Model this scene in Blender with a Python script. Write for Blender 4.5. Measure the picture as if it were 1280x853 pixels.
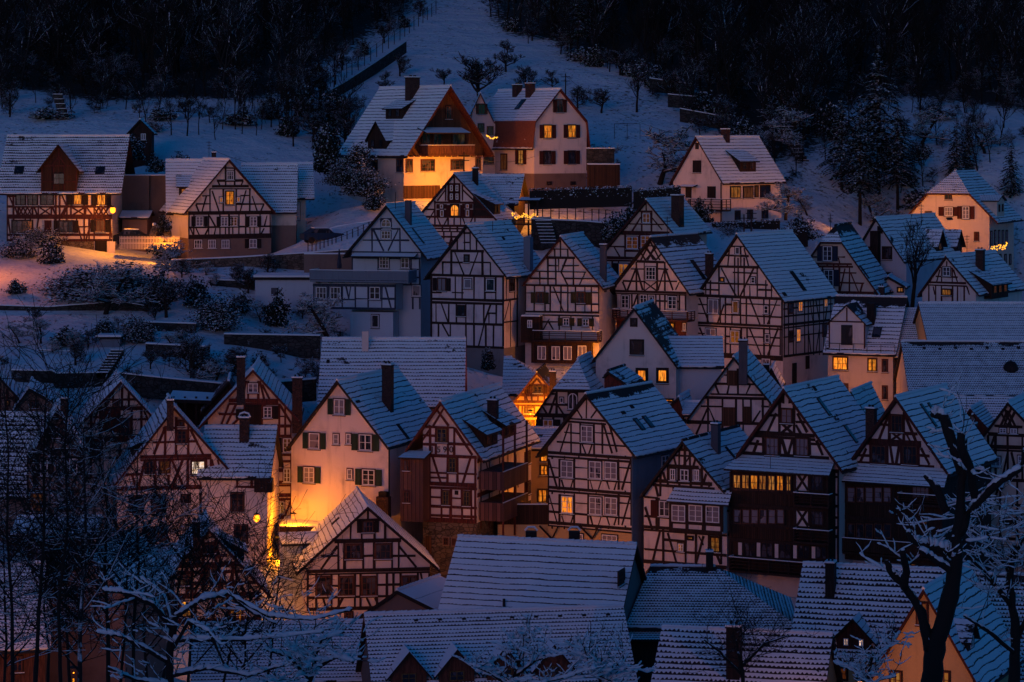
import bpy, math, random
import numpy as np
from mathutils import Vector, Matrix
R = math.radians
random.seed(7)
rng = np.random.default_rng(7)
for o in list(bpy.data.objects): bpy.data.objects.remove(o)
sc = bpy.context.scene
COL = sc.collection

# ------------------------------------------------------------ camera, sky, light, exposure
HC = 60.0            # eye height above datum
FP = 3364.0          # focal length in pixels of a 1280 px wide frame
HZ = 170.0           # row of the horizon in that frame
cam = bpy.data.objects.new('camera', bpy.data.cameras.new('camera'))
COL.objects.link(cam); sc.camera = cam
cam.location = (0, 0, HC); cam.rotation_euler = (R(90), 0, 0)
cam.data.sensor_width = 36; cam.data.lens = 36*FP/1280
cam.data.shift_y = -(426.5-HZ)/1280
cam.data.clip_start = 1; cam.data.clip_end = 3000

world = bpy.data.worlds.new('World'); sc.world = world; world.use_nodes = True
wn = world.node_tree; wn.nodes.clear()
sky = wn.nodes.new('ShaderNodeTexSky'); sky.sky_type = 'NISHITA'; sky.sun_disc = False
SUN_EL, SUN_ROT = 5.0, 200.0
sky.sun_elevation = R(SUN_EL); sky.sun_rotation = R(SUN_ROT)
sky.air_density = 1.0; sky.dust_density = 0.4; sky.ozone_density = 3.0
tint = wn.nodes.new('ShaderNodeMix'); tint.data_type = 'RGBA'; tint.blend_type = 'MULTIPLY'
tint.inputs[0].default_value = 1; tint.inputs[7].default_value = (0.06, 0.54, 1.0, 1)
bg = wn.nodes.new('ShaderNodeBackground'); bg.inputs['Strength'].default_value = 0.112
wo = wn.nodes.new('ShaderNodeOutputWorld')
wn.links.new(sky.outputs[0], tint.inputs[6]); wn.links.new(tint.outputs[2], bg.inputs[0]); wn.links.new(bg.outputs[0], wo.inputs[0])

sl = bpy.data.lights.new('sun', 'SUN'); sl.energy = 0.37; sl.angle = R(30); sl.color = (1.0, 0.36, 0.46)
so = bpy.data.objects.new('sun', sl); COL.objects.link(so)
# glow of the western sky behind the camera, low and a little to the left
az, el = R(SUN_ROT), R(5)
sd = Vector((math.sin(az)*math.cos(el), math.cos(az)*math.cos(el), math.sin(el)))
so.rotation_euler = (sd).to_track_quat('Z', 'Y').to_euler()
sc.view_settings.view_transform = 'Standard'; sc.view_settings.look = 'None'
sc.view_settings.exposure = 0.0; sc.view_settings.gamma = 1.0
sc.cycles.max_bounces = 5; sc.cycles.diffuse_bounces = 2; sc.cycles.glossy_bounces = 2
LAMP = 5.4

# ------------------------------------------------------------ materials
MATS = {}
def nm(name):
    m = bpy.data.materials.new(name); m.use_nodes = True
    t = m.node_tree; b = t.nodes['Principled BSDF']
    b.inputs['Roughness'].default_value = .85
    b.inputs['Specular IOR Level'].default_value = .25
    return m, t, b
def N(t, typ, **kw):
    n = t.nodes.new(typ)
    for k, v in kw.items(): setattr(n, k, v)
    return n
def math_(t, op, a, b=None, c=None, clamp=False):
    n = t.nodes.new('ShaderNodeMath'); n.operation = op; n.use_clamp = clamp
    for i, v in enumerate((a, b, c)):
        if v is None: continue
        if isinstance(v, (int, float)): n.inputs[i].default_value = v
        else: t.links.new(v, n.inputs[i])
    return n.outputs[0]
def sstep(t, v, a, b):
    n = t.nodes.new('ShaderNodeMapRange'); n.interpolation_type = 'SMOOTHSTEP'
    t.links.new(v, n.inputs[0]); n.inputs[1].default_value = a; n.inputs[2].default_value = b
    return n.outputs[0]
def mix(t, f, a, b):
    n = t.nodes.new('ShaderNodeMix'); n.data_type = 'RGBA'
    if isinstance(f, (int, float)): n.inputs[0].default_value = f
    else: t.links.new(f, n.inputs[0])
    for i, v in ((6, a), (7, b)):
        if isinstance(v, tuple): n.inputs[i].default_value = (*v, 1)
        else: t.links.new(v, n.inputs[i])
    return n.outputs[2]
def noise(t, vec, scale, detail=3, rough=.6):
    n = t.nodes.new('ShaderNodeTexNoise'); n.inputs['Scale'].default_value = scale
    n.inputs['Detail'].default_value = detail; n.inputs['Roughness'].default_value = rough
    if vec is not None: t.links.new(vec, n.inputs['Vector'])
    return n.outputs['Fac']
def objvec(t, sx=1, sy=1, sz=1, uv=False):
    tc = t.nodes.new('ShaderNodeTexCoord'); oi = t.nodes.new('ShaderNodeObjectInfo')
    mp = t.nodes.new('ShaderNodeMapping'); mp.inputs['Scale'].default_value = (sx, sy, sz)
    t.links.new(tc.outputs['UV' if uv else 'Object'], mp.inputs['Vector'])
    ad = t.nodes.new('ShaderNodeVectorMath'); ad.operation = 'ADD'
    m2 = t.nodes.new('ShaderNodeVectorMath'); m2.operation = 'SCALE'
    cx = t.nodes.new('ShaderNodeCombineXYZ')
    for i in range(3): t.links.new(oi.outputs['Random'], cx.inputs[i])
    t.links.new(cx.outputs[0], m2.inputs[0]); m2.inputs['Scale'].default_value = 57.3
    t.links.new(mp.outputs[0], ad.inputs[0]); t.links.new(m2.outputs[0], ad.inputs[1])
    return ad.outputs[0]
def bump(t, b, h, dist=.02, strength=.6):
    n = t.nodes.new('ShaderNodeBump'); n.inputs['Distance'].default_value = dist; n.inputs['Strength'].default_value = strength
    t.links.new(h, n.inputs['Height']); t.links.new(n.outputs[0], b.inputs['Normal'])

def plaster(name, col, dirt=.25, streak=.3):
    m, t, b = nm(name); v = objvec(t)
    n1 = noise(t, v, .5, 4); n2 = noise(t, objvec(t, 3, 3, .35), .8, 4); n3 = noise(t, v, 9, 3)
    dark = tuple(c*.45 for c in col)
    f = math_(t, 'MULTIPLY', sstep(t, n1, .5, .8), dirt*1.6)
    f2 = math_(t, 'MULTIPLY', sstep(t, n2, .52, .78), streak)
    f3 = math_(t, 'ADD', math_(t, 'ADD', f, f2), math_(t, 'MULTIPLY', math_(t, 'SUBTRACT', n3, .5), .25), clamp=True)
    t.links.new(mix(t, f3, col, dark), b.inputs['Base Color'])
    bump(t, b, n3, .02, .4)
    return m
def wood(name, col, sc_=(6, 6, .8), var=.5):
    m, t, b = nm(name); v = objvec(t, *sc_)
    n1 = noise(t, v, 2, 5)
    t.links.new(mix(t, sstep(t, n1, .35, .7), tuple(c*(1-var) for c in col), tuple(c*(1+var*.6) for c in col)), b.inputs['Base Color'])
    bump(t, b, n1, .01, .5); b.inputs['Roughness'].default_value = .75
    return m
def planks(name, col, pitch=.14):
    """vertical boarding: dark joints between boards, each board its own tone"""
    m, t, b = nm(name); tc = N(t, 'ShaderNodeTexCoord'); sp = N(t, 'ShaderNodeSeparateXYZ')
    t.links.new(tc.outputs['Object'], sp.inputs[0])
    s = math_(t, 'ADD', sp.outputs[0], sp.outputs[1]); k = math_(t, 'DIVIDE', s, pitch)
    fr = math_(t, 'FRACT', k); fl = math_(t, 'FLOOR', k)
    wn_ = N(t, 'ShaderNodeTexWhiteNoise', noise_dimensions='1D'); t.links.new(fl, wn_.inputs['W'])
    j = math_(t, 'MULTIPLY', sstep(t, fr, 0, .12), math_(t, 'SUBTRACT', 1, sstep(t, fr, .88, 1)))
    n1 = noise(t, objvec(t, 5, 5, .6), 2, 4)
    c1 = mix(t, wn_.outputs[0], tuple(c*.6 for c in col), tuple(c*1.35 for c in col))
    c2 = mix(t, math_(t, 'MULTIPLY', n1, .6), c1, tuple(c*.4 for c in col))
    t.links.new(mix(t, j, (.008, .006, .006), c2), b.inputs['Base Color']); bump(t, b, j, .02, .7)
    return m
def stone(name, c1, c2, scale=2.4, snowy=0.0):
    m, t, b = nm(name); v = objvec(t, 1, 1, 1.6)
    vo = N(t, 'ShaderNodeTexVoronoi'); vo.inputs['Scale'].default_value = scale; t.links.new(v, vo.inputs['Vector'])
    ve = N(t, 'ShaderNodeTexVoronoi', feature='DISTANCE_TO_EDGE'); ve.inputs['Scale'].default_value = scale; t.links.new(v, ve.inputs['Vector'])
    sp = N(t, 'ShaderNodeSeparateColor'); t.links.new(vo.outputs['Color'], sp.inputs[0])
    c = mix(t, sp.outputs[0], c1, c2); e = sstep(t, ve.outputs['Distance'], .01, .09)
    c = mix(t, e, tuple(x*.35 for x in c1), c)
    c = mix(t, math_(t, 'MULTIPLY', noise(t, v, 1.1, 4), .7), c, tuple(x*.5 for x in c1))
    if snowy:
        ge = N(t, 'ShaderNodeNewGeometry'); sz = N(t, 'ShaderNodeSeparateXYZ'); t.links.new(ge.outputs['Normal'], sz.inputs[0])
        f = sstep(t, math_(t, 'ADD', sz.outputs[2], math_(t, 'MULTIPLY', math_(t, 'SUBTRACT', noise(t, v, 3, 4), .5), 1.8)), .45, .6)
        c = mix(t, f, c, (.75, .78, .82))
    t.links.new(c, b.inputs['Base Color']); bump(t, b, e, .05, .8)
    return m
def snowmat(name, specks=0.0):
    m, t, b = nm(name); v = objvec(t)
    n1 = noise(t, v, .8, 4); n2 = noise(t, v, 6, 4)
    c = mix(t, n1, (.66, .70, .76), (.84, .86, .88))
    if specks: c = mix(t, sstep(t, n2, .66-specks*.1, .74), c, (.06, .05, .04))
    t.links.new(c, b.inputs['Base Color']); bump(t, b, n1, .25, .6); b.inputs['Roughness'].default_value = .7
    return m
def roofmat(name, pitch=.45, lw=.2, tile=(.030, .019, .019), melt=0.0, mscale=.35, fine=False, wob=.05, dots=.5, rid=0.0):
    """snow lying on tile courses: the bare lower edge of every course shows as a dark ragged line (UV = metres)"""
    m, t, b = nm(name)
    v = objvec(t, uv=True); tc = N(t, 'ShaderNodeTexCoord'); sp = N(t, 'ShaderNodeSeparateXYZ'); t.links.new(tc.outputs['UV'], sp.inputs[0])
    U, V = sp.outputs[0], sp.outputs[1]
    nl = noise(t, v, .45, 3); nf = noise(t, v, 5.0, 3); nm_ = noise(t, v, 1.4, 4)
    Vd = math_(t, 'ADD', V, math_(t, 'MULTIPLY', math_(t, 'SUBTRACT', nl, .5), wob*4))
    k = math_(t, 'DIVIDE', Vd, pitch); fr = math_(t, 'FRACT', k); fl = math_(t, 'FLOOR', k)
    # width of the bare edge: ragged, dotted by the tile waves, different on every course
    wn_ = N(t, 'ShaderNodeTexWhiteNoise', noise_dimensions='1D'); t.links.new(fl, wn_.inputs['W'])
    tw = .24 if not fine else .19
    uu = math_(t, 'ADD', math_(t, 'DIVIDE', U, tw), math_(t, 'MULTIPLY', fl, .5))
    wave = math_(t, 'SINE', math_(t, 'MULTIPLY', uu, 6.2832))
    w = math_(t, 'ADD', math_(t, 'MULTIPLY', wave, lw*dots*.5), lw)
    w = math_(t, 'ADD', w, math_(t, 'MULTIPLY', math_(t, 'SUBTRACT', nm_, .5), lw*2.2))
    w = math_(t, 'ADD', w, math_(t, 'MULTIPLY', math_(t, 'SUBTRACT', wn_.outputs[0], .5), lw*.7))
    w = math_(t, 'ADD', w, math_(t, 'MULTIPLY', math_(t, 'SUBTRACT', nf, .5), lw*1.4))
    d = math_(t, 'SUBTRACT', fr, math_(t, 'SUBTRACT', 1.0, w))
    line = sstep(t, d, -.03, .06)
    nmelt = noise(t, objvec(t, 1, 1.7, 1, uv=True), mscale, 5, .7)
    if rid:   # bare along the ridge
        nmelt = math_(t, 'ADD', nmelt, math_(t, 'MULTIPLY', math_(t, 'SUBTRACT', 1, sstep(t, V, 0.1, rid)), .35))
    mm = sstep(t, math_(t, 'ADD', nmelt, math_(t, 'MULTIPLY', math_(t, 'SUBTRACT', nf, .5), .25)), .80-melt*.4, .84-melt*.4)
    f = math_(t, 'MAXIMUM', line, mm)
    c = mix(t, nl, (.74, .78, .84), (.92, .94, .96))
    tc_ = mix(t, nf, tuple(x*.6 for x in tile), tuple(x*1.6 for x in tile))
    t.links.new(mix(t, f, c, tc_), b.inputs['Base Color'])
    bump(t, b, math_(t, 'SUBTRACT', math_(t, 'MULTIPLY', nm_, .5), f), .07, .8); b.inputs['Roughness'].default_value = .8
    return m
def branchmat(name, bark, amount=.5):
    m, t, b = nm(name); ge = N(t, 'ShaderNodeNewGeometry'); sz = N(t, 'ShaderNodeSeparateXYZ'); t.links.new(ge.outputs['Normal'], sz.inputs[0])
    n1 = noise(t, objvec(t), 3, 3)
    f = sstep(t, math_(t, 'ADD', sz.outputs[2], math_(t, 'MULTIPLY', math_(t, 'SUBTRACT', n1, .5), 1.5)), 1.0-amount, 1.25-amount)
    t.links.new(mix(t, f, bark, (.72, .76, .80)), b.inputs['Base Color'])
    return m
def emit(name, c1, c2, strength, scale=2.5, dark=.15):
    """a lit room behind the glass: bright and dim areas, curtains and things on the sill"""
    m, t, b = nm(name); v = objvec(t)
    n1 = noise(t, v, scale, 3); n2 = noise(t, objvec(t, 5, 5, .7), 2.0, 2)
    c = mix(t, sstep(t, n1, .3, .65), c1, c2)
    s = math_(t, 'MULTIPLY', math_(t, 'ADD', math_(t, 'MULTIPLY', sstep(t, n2, .35, .6), 1-dark), dark), strength)
    if dark < 1:
        oi = t.nodes.new('ShaderNodeObjectInfo'); s = math_(t, 'MULTIPLY', s, math_(t, 'ADD', math_(t, 'MULTIPLY', oi.outputs['Random'], .7), .55))
        c = mix(t, math_(t, 'MULTIPLY', math_(t, 'FRACT', math_(t, 'MULTIPLY', oi.outputs['Random'], 7.3)), .45), c, (1, .20, .02))
    t.links.new(c, b.inputs['Emission Color']); t.links.new(s, b.inputs['Emission Strength'])
    b.inputs['Base Color'].default_value = (.05, .03, .01, 1); b.inputs['Roughness'].default_value = .3
    return m
def glassmat(name, c1, c2, cur=.5):
    m, t, b = nm(name); v = objvec(t, 1, 1, .5)
    n1 = noise(t, v, 1.6, 2)
    t.links.new(mix(t, sstep(t, n1, .60-cur*.25, .66-cur*.25), c1, c2), b.inputs['Base Color'])
    b.inputs['Roughness'].default_value = .15; b.inputs['Specular IOR Level'].default_value = .5
    return m
M = {}
M['white'] = plaster('white_plaster', (.68, .57, .54), .4, .45)
M['cream'] = plaster('cream_plaster', (.62, .50, .42), .4, .4)
M['pale'] = plaster('pale_plaster', (.72, .59, .55), .42, .5)
M['old'] = plaster('weathered_plaster', (.62, .54, .56), .5, .7)
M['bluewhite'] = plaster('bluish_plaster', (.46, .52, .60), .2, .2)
M['ochre'] = plaster('ochre_plaster', (.50, .33, .16), .3, .3)
M['brownp'] = plaster('brown_plaster', (.20, .13, .11), .4, .3)
M['grey'] = plaster('grey_render', (.20, .18, .18), .4, .5)
M['greyblue'] = plaster('grey_blue_render', (.16, .19, .24), .3, .3)
M['darkred'] = wood('dark_red_timber', (.060, .014, .012))
M['redbrown'] = wood('red_brown_timber', (.095, .020, .016))
M['dark'] = wood('dark_timber', (.028, .013, .012))
M['bluewood'] = wood('blue_painted_timber', (.03, .045, .08))
M['slate'] = wood('dark_edge_board', (.020, .012, .012))
M['planks'] = planks('dark_plank_cladding', (.045, .020, .014), .16)
M['brplanks'] = planks('brown_plank_cladding', (.10, .045, .026), .20)
M['slats'] = planks('upright_slats', (.13, .06, .055), .30)
M['wframe'] = wood('white_painted_wood', (.72, .70, .72), var=.1)
M['brframe'] = wood('brown_painted_wood', (.11, .04, .025))
M['ocframe'] = wood('ochre_painted_wood', (.14, .09, .03))
M['greenshut'] = planks('green_shutter_paint', (.022, .05, .035), .09)
M['redshut'] = planks('oxblood_shutter_paint', (.075, .015, .012), .09)
M['darkshut'] = planks('dark_shutter_paint', (.022, .014, .016), .09)
M['oliveshut'] = planks('olive_shutter_paint', (.055, .050, .022), .09)
M['blueshut'] = planks('blue_shutter_paint', (.022, .035, .075), .09)
M['glass'] = glassmat('dark_window_glass', (.012, .014, .022), (.07, .065, .085), .3)
M['curtain'] = glassmat('curtained_window_glass', (.03, .028, .04), (.20, .17, .20), 1)
M['lit'] = emit('lit_window_glass', (1, .22, .010), (1, .36, .03), 1.2)
M['litdim'] = emit('dimly_lit_window_glass', (.9, .25, .03), (1, .45, .10), .35)
M['litfaint'] = emit('faintly_lit_window_glass', (.6, .12, .03), (.9, .30, .10), .09)
M['litwhite'] = emit('brightly_lit_window_glass', (1, .62, .30), (1, .9, .8), 1.3, 5)
M['bulb'] = emit('glowing_bulb', (1, .22, .01), (1, .26, .015), 3.2, dark=1)
M['fairy'] = emit('glowing_fairy_bulb', (1, .34, .02), (1, .45, .04), 2.2, dark=1)
M['snow'] = snowmat('fresh_snow')
M['stone'] = stone('rough_stone', (.10, .075, .06), (.24, .18, .14))
M['drystone'] = stone('dark_garden_stone', (.03, .028, .028), (.09, .08, .075), 2.0, 1)
M['brick'] = stone('sooty_brick', (.07, .035, .03), (.11, .055, .045), 5)
M['flue'] = plaster('chimney_render', (.10, .085, .10), .4, .5)
M['metal'] = wood('dark_metal', (.02, .02, .024), var=.1)
M['roofA'] = roofmat('snowy_coarse_tiles', .42, .16, melt=.46, wob=.10)
M['roofB'] = roofmat('snowy_thin_lined_tiles', .40, .12, dots=.35, melt=.34, wob=.06)
M['roofC'] = roofmat('snowy_dense_tiles', .40, .20, dots=.9, melt=.42)
M['roofD'] = roofmat('snowy_bold_lined_tiles', .43, .15, dots=.35, wob=.05, melt=.30)
M['roofF'] = roofmat('snowy_small_plain_tiles', .25, .24, fine=True, dots=1.2, wob=.02, melt=.05)
M['roofG'] = roofmat('snowy_worn_plain_tiles', .26, .36, fine=True, dots=1.2, wob=.02, melt=.12, rid=1.4)
M['roofM'] = roofmat('partly_melted_tiles', .46, .20, melt=.35, rid=2.0)
M['roofP'] = roofmat('snowy_tiles_bare_at_ridge', .42, .15, melt=.30, rid=1.3, wob=.07)
M['roofT'] = roofmat('thinly_snowed_tiles', .38, .34, dots=.9, melt=.40, wob=.05)
M['roofK'] = roofmat('mostly_bare_tiles', .40, .35, melt=.85)
M['roofR'] = roofmat('bare_red_hanging_tiles', .30, .5, tile=(.16, .05, .028), melt=1.2)
M['roofS'] = roofmat('deep_snow_on_sheet', 1.4, .03, dots=0)
M['bark'] = branchmat('snow_dusted_bark', (.018, .013, .012), .42)
M['twig'] = branchmat('snow_dusted_twigs', (.022, .016, .016), .35)
M['twigsnow'] = branchmat('snow_loaded_twigs', (.020, .016, .016), .95)
M['needle'] = branchmat('snow_dusted_needles', (.005, .010, .009), .12)
M['leaf'] = branchmat('snow_loaded_leaves', (.009, .013, .011), .50)
M['darktwig'] = branchmat('bare_dark_twigs', (.012, .010, .010), .08)
M['woodtwig'] = branchmat('frosted_wood_twigs', (.020, .018, .020), .50)
M['hedge'] = branchmat('snow_dusted_hedge', (.05, .035, .02), .8)

# ------------------------------------------------------------ geometry helpers
def P(px, py, D): return Vector(((px-640)/FP*D, D, HC-(py-HZ)/FP*D))
def tag(o, label=None, cat=None, group=None, kind=None):
    if label: o['label'] = label
    if cat: o['category'] = cat
    if group: o['group'] = group
    if kind: o['kind'] = kind
    return o
def root(name, label, cat, loc, a=0, group=None):
    o = bpy.data.objects.new(name, None); COL.objects.link(o)
    o.location = loc; o.rotation_euler = (0, 0, -a); o.empty_display_size = .5
    o['_o'] = tuple(loc); o['_a'] = a
    o['kind'] = 'thing'
    return tag(o, label, cat, group)
class MB:
    def __init__(s): s.v = []; s.f = []; s.m = []; s.uv = []
    def face(s, pts, mi=0, uv=None):
        b = len(s.v); s.v += [tuple(p) for p in pts]; s.f.append(tuple(range(b, b+len(pts)))); s.m.append(mi)
        s.uv += list(uv) if uv else [(0, 0)]*len(pts)
    def prism(s, poly, vec, mi=0, cap0=True):
        """poly (list of Vector) pushed along vec"""
        q = [p+vec for p in poly]; n = len(poly)
        if cap0: s.face(poly[::-1], mi)
        s.face(q, mi)
        for i in range(n):
            j = (i+1) % n; s.face([poly[i], poly[j], q[j], q[i]], mi)
    def box8(s, o, ax, ay, az, mi=0):
        s.prism([o, o+ax, o+ax+ay, o+ay], az, mi)
    def slab(s, q, t, uv, mt=0, ms=1):
        """roof slab: q = 4 (or 3) top points, thickness t measured straight down"""
        d = Vector((0, 0, -t)); lo = [p+d for p in q]; n = len(q)
        s.face(q, mt, uv); s.face(lo[::-1], ms)
        for i in range(n):
            j = (i+1) % n; s.face([q[j], q[i], lo[i], lo[j]], ms)
    def tube(s, pts, rad, n=5, mi=0):
        rings = []
        for i, p in enumerate(pts):
            a = pts[max(i-1, 0)]; b = pts[min(i+1, len(pts)-1)]
            d = (b-a).normalized() if (b-a).length > 1e-6 else Vector((0, 0, 1))
            x = d.cross(Vector((0, 0, 1)) if abs(d.z) < .9 else Vector((1, 0, 0))).normalized(); y = d.cross(x)
            r = rad[i] if hasattr(rad, '__len__') else rad
            base = len(s.v)
            for k in range(n):
                an = 2*math.pi*k/n; s.v.append(tuple(p+x*(r*math.cos(an))+y*(r*math.sin(an))))
            rings.append(base)
        for i in range(len(rings)-1):
            a, b = rings[i], rings[i+1]
            for k in range(n):
                k2 = (k+1) % n; s.f.append((a+k, b+k, b+k2, a+k2)); s.m.append(mi); s.uv += [(0, 0)]*4
        for r_, rev in ((rings[0], 0), (rings[-1], 1)):
            s.f.append(tuple(range(r_, r_+n))[::(-1 if rev else 1)]); s.m.append(mi); s.uv += [(0, 0)]*n
    def ball(s, c, r, mi=0, sq=1.0, nu=8, nv=5, jit=0):
        base = len(s.v)
        for i in range(nv+1):
            th = math.pi*i/nv
            for k in range(nu):
                ph = 2*math.pi*k/nu; rr = r*(1+random.uniform(-jit, jit))
                s.v.append((c[0]+rr*math.sin(th)*math.cos(ph), c[1]+rr*math.sin(th)*math.sin(ph), c[2]+rr*sq*math.cos(th)))
        for i in range(nv):
            for k in range(nu):
                k2 = (k+1) % nu; a = base+i*nu; b = a+nu
                s.f.append((a+k, b+k, b+k2, a+k2)); s.m.append(mi); s.uv += [(0, 0)]*4
    def build(s, name, mats, parent=None, smooth=False):
        if not isinstance(mats, (list, tuple)): mats = [mats]
        me = bpy.data.meshes.new(name)
        rt = parent
        while rt is not None and rt.parent is not None: rt = rt.parent
        V = np.array(s.v, dtype=float).reshape(-1, 3)
        if rt is not None and '_o' in rt:
            V = V-np.array(rt['_o'][:]); a = rt['_a']; ca, sa = math.cos(a), math.sin(a)
            V = np.stack([V[:, 0]*ca-V[:, 1]*sa, V[:, 0]*sa+V[:, 1]*ca, V[:, 2]], 1)
        me.from_pydata(V.tolist(), [], s.f)
        for m in mats: me.materials.append(m if not isinstance(m, str) else M[m])
        me.polygons.foreach_set('material_index', s.m)
        if smooth: me.polygons.foreach_set('use_smooth', [True]*len(s.f))
        ul = me.uv_layers.new(name='UVMap'); ul.data.foreach_set('uv', np.array(s.uv, dtype=float).ravel())
        me.update()
        o = bpy.data.objects.new(name, me); COL.objects.link(o)
        if parent is not None: o.parent = parent
        return o
def clip(poly, hull):
    """clip a 2D polygon to a convex 2D hull given counter-clockwise"""
    out = poly
    for i in range(len(hull)):
        a = hull[i]; b = hull[(i+1) % len(hull)]
        def side(p): return (b[0]-a[0])*(p[1]-a[1])-(b[1]-a[1])*(p[0]-a[0])
        inp = out; out = []
        for j in range(len(inp)):
            p, q = inp[j], inp[(j+1) % len(inp)]; sp, sq = side(p), side(q)
            if sp >= 0: out.append(p)
            if (sp >= 0) != (sq >= 0):
                t = sp/(sp-sq); out.append((p[0]+(q[0]-p[0])*t, p[1]+(q[1]-p[1])*t))
        if len(out) < 3: return []
    return out
UP = Vector((0, 0, 1))
class Pl:
    """a vertical facade plane: origin (at the base), e1 along it, nr outward"""
    def __init__(s, O, e1, nr, off=0): s.O = O+nr*off; s.e = e1; s.n = nr
    def pt(s, a, z, d=0): return s.O+s.e*a+UP*z+s.n*d
    def hit(s, px, py):
        r = Vector(((px-640)/FP, 1, -(py-HZ)/FP)); c = Vector((0, 0, HC))
        t = (s.O-c).dot(s.n)/r.dot(s.n); w = c+r*t-s.O
        return w.dot(s.e), w.z
    def at(s, off): return Pl(s.O, s.e, s.n, off)
    def box(s, mb, a0, a1, z0, z1, d0, d1, mi=0):
        mb.prism([s.pt(a0, z0, d0), s.pt(a1, z0, d0), s.pt(a1, z1, d0), s.pt(a0, z1, d0)], s.n*(d1-d0), mi)
def ray_plane(px, py, pt, nr):
    r = Vector(((px-640)/FP, 1, -(py-HZ)/FP)); c = Vector((0, 0, HC))
    return c+r*((pt-c).dot(nr)/r.dot(nr))
GROUND = []   # control points of the terrain

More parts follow.
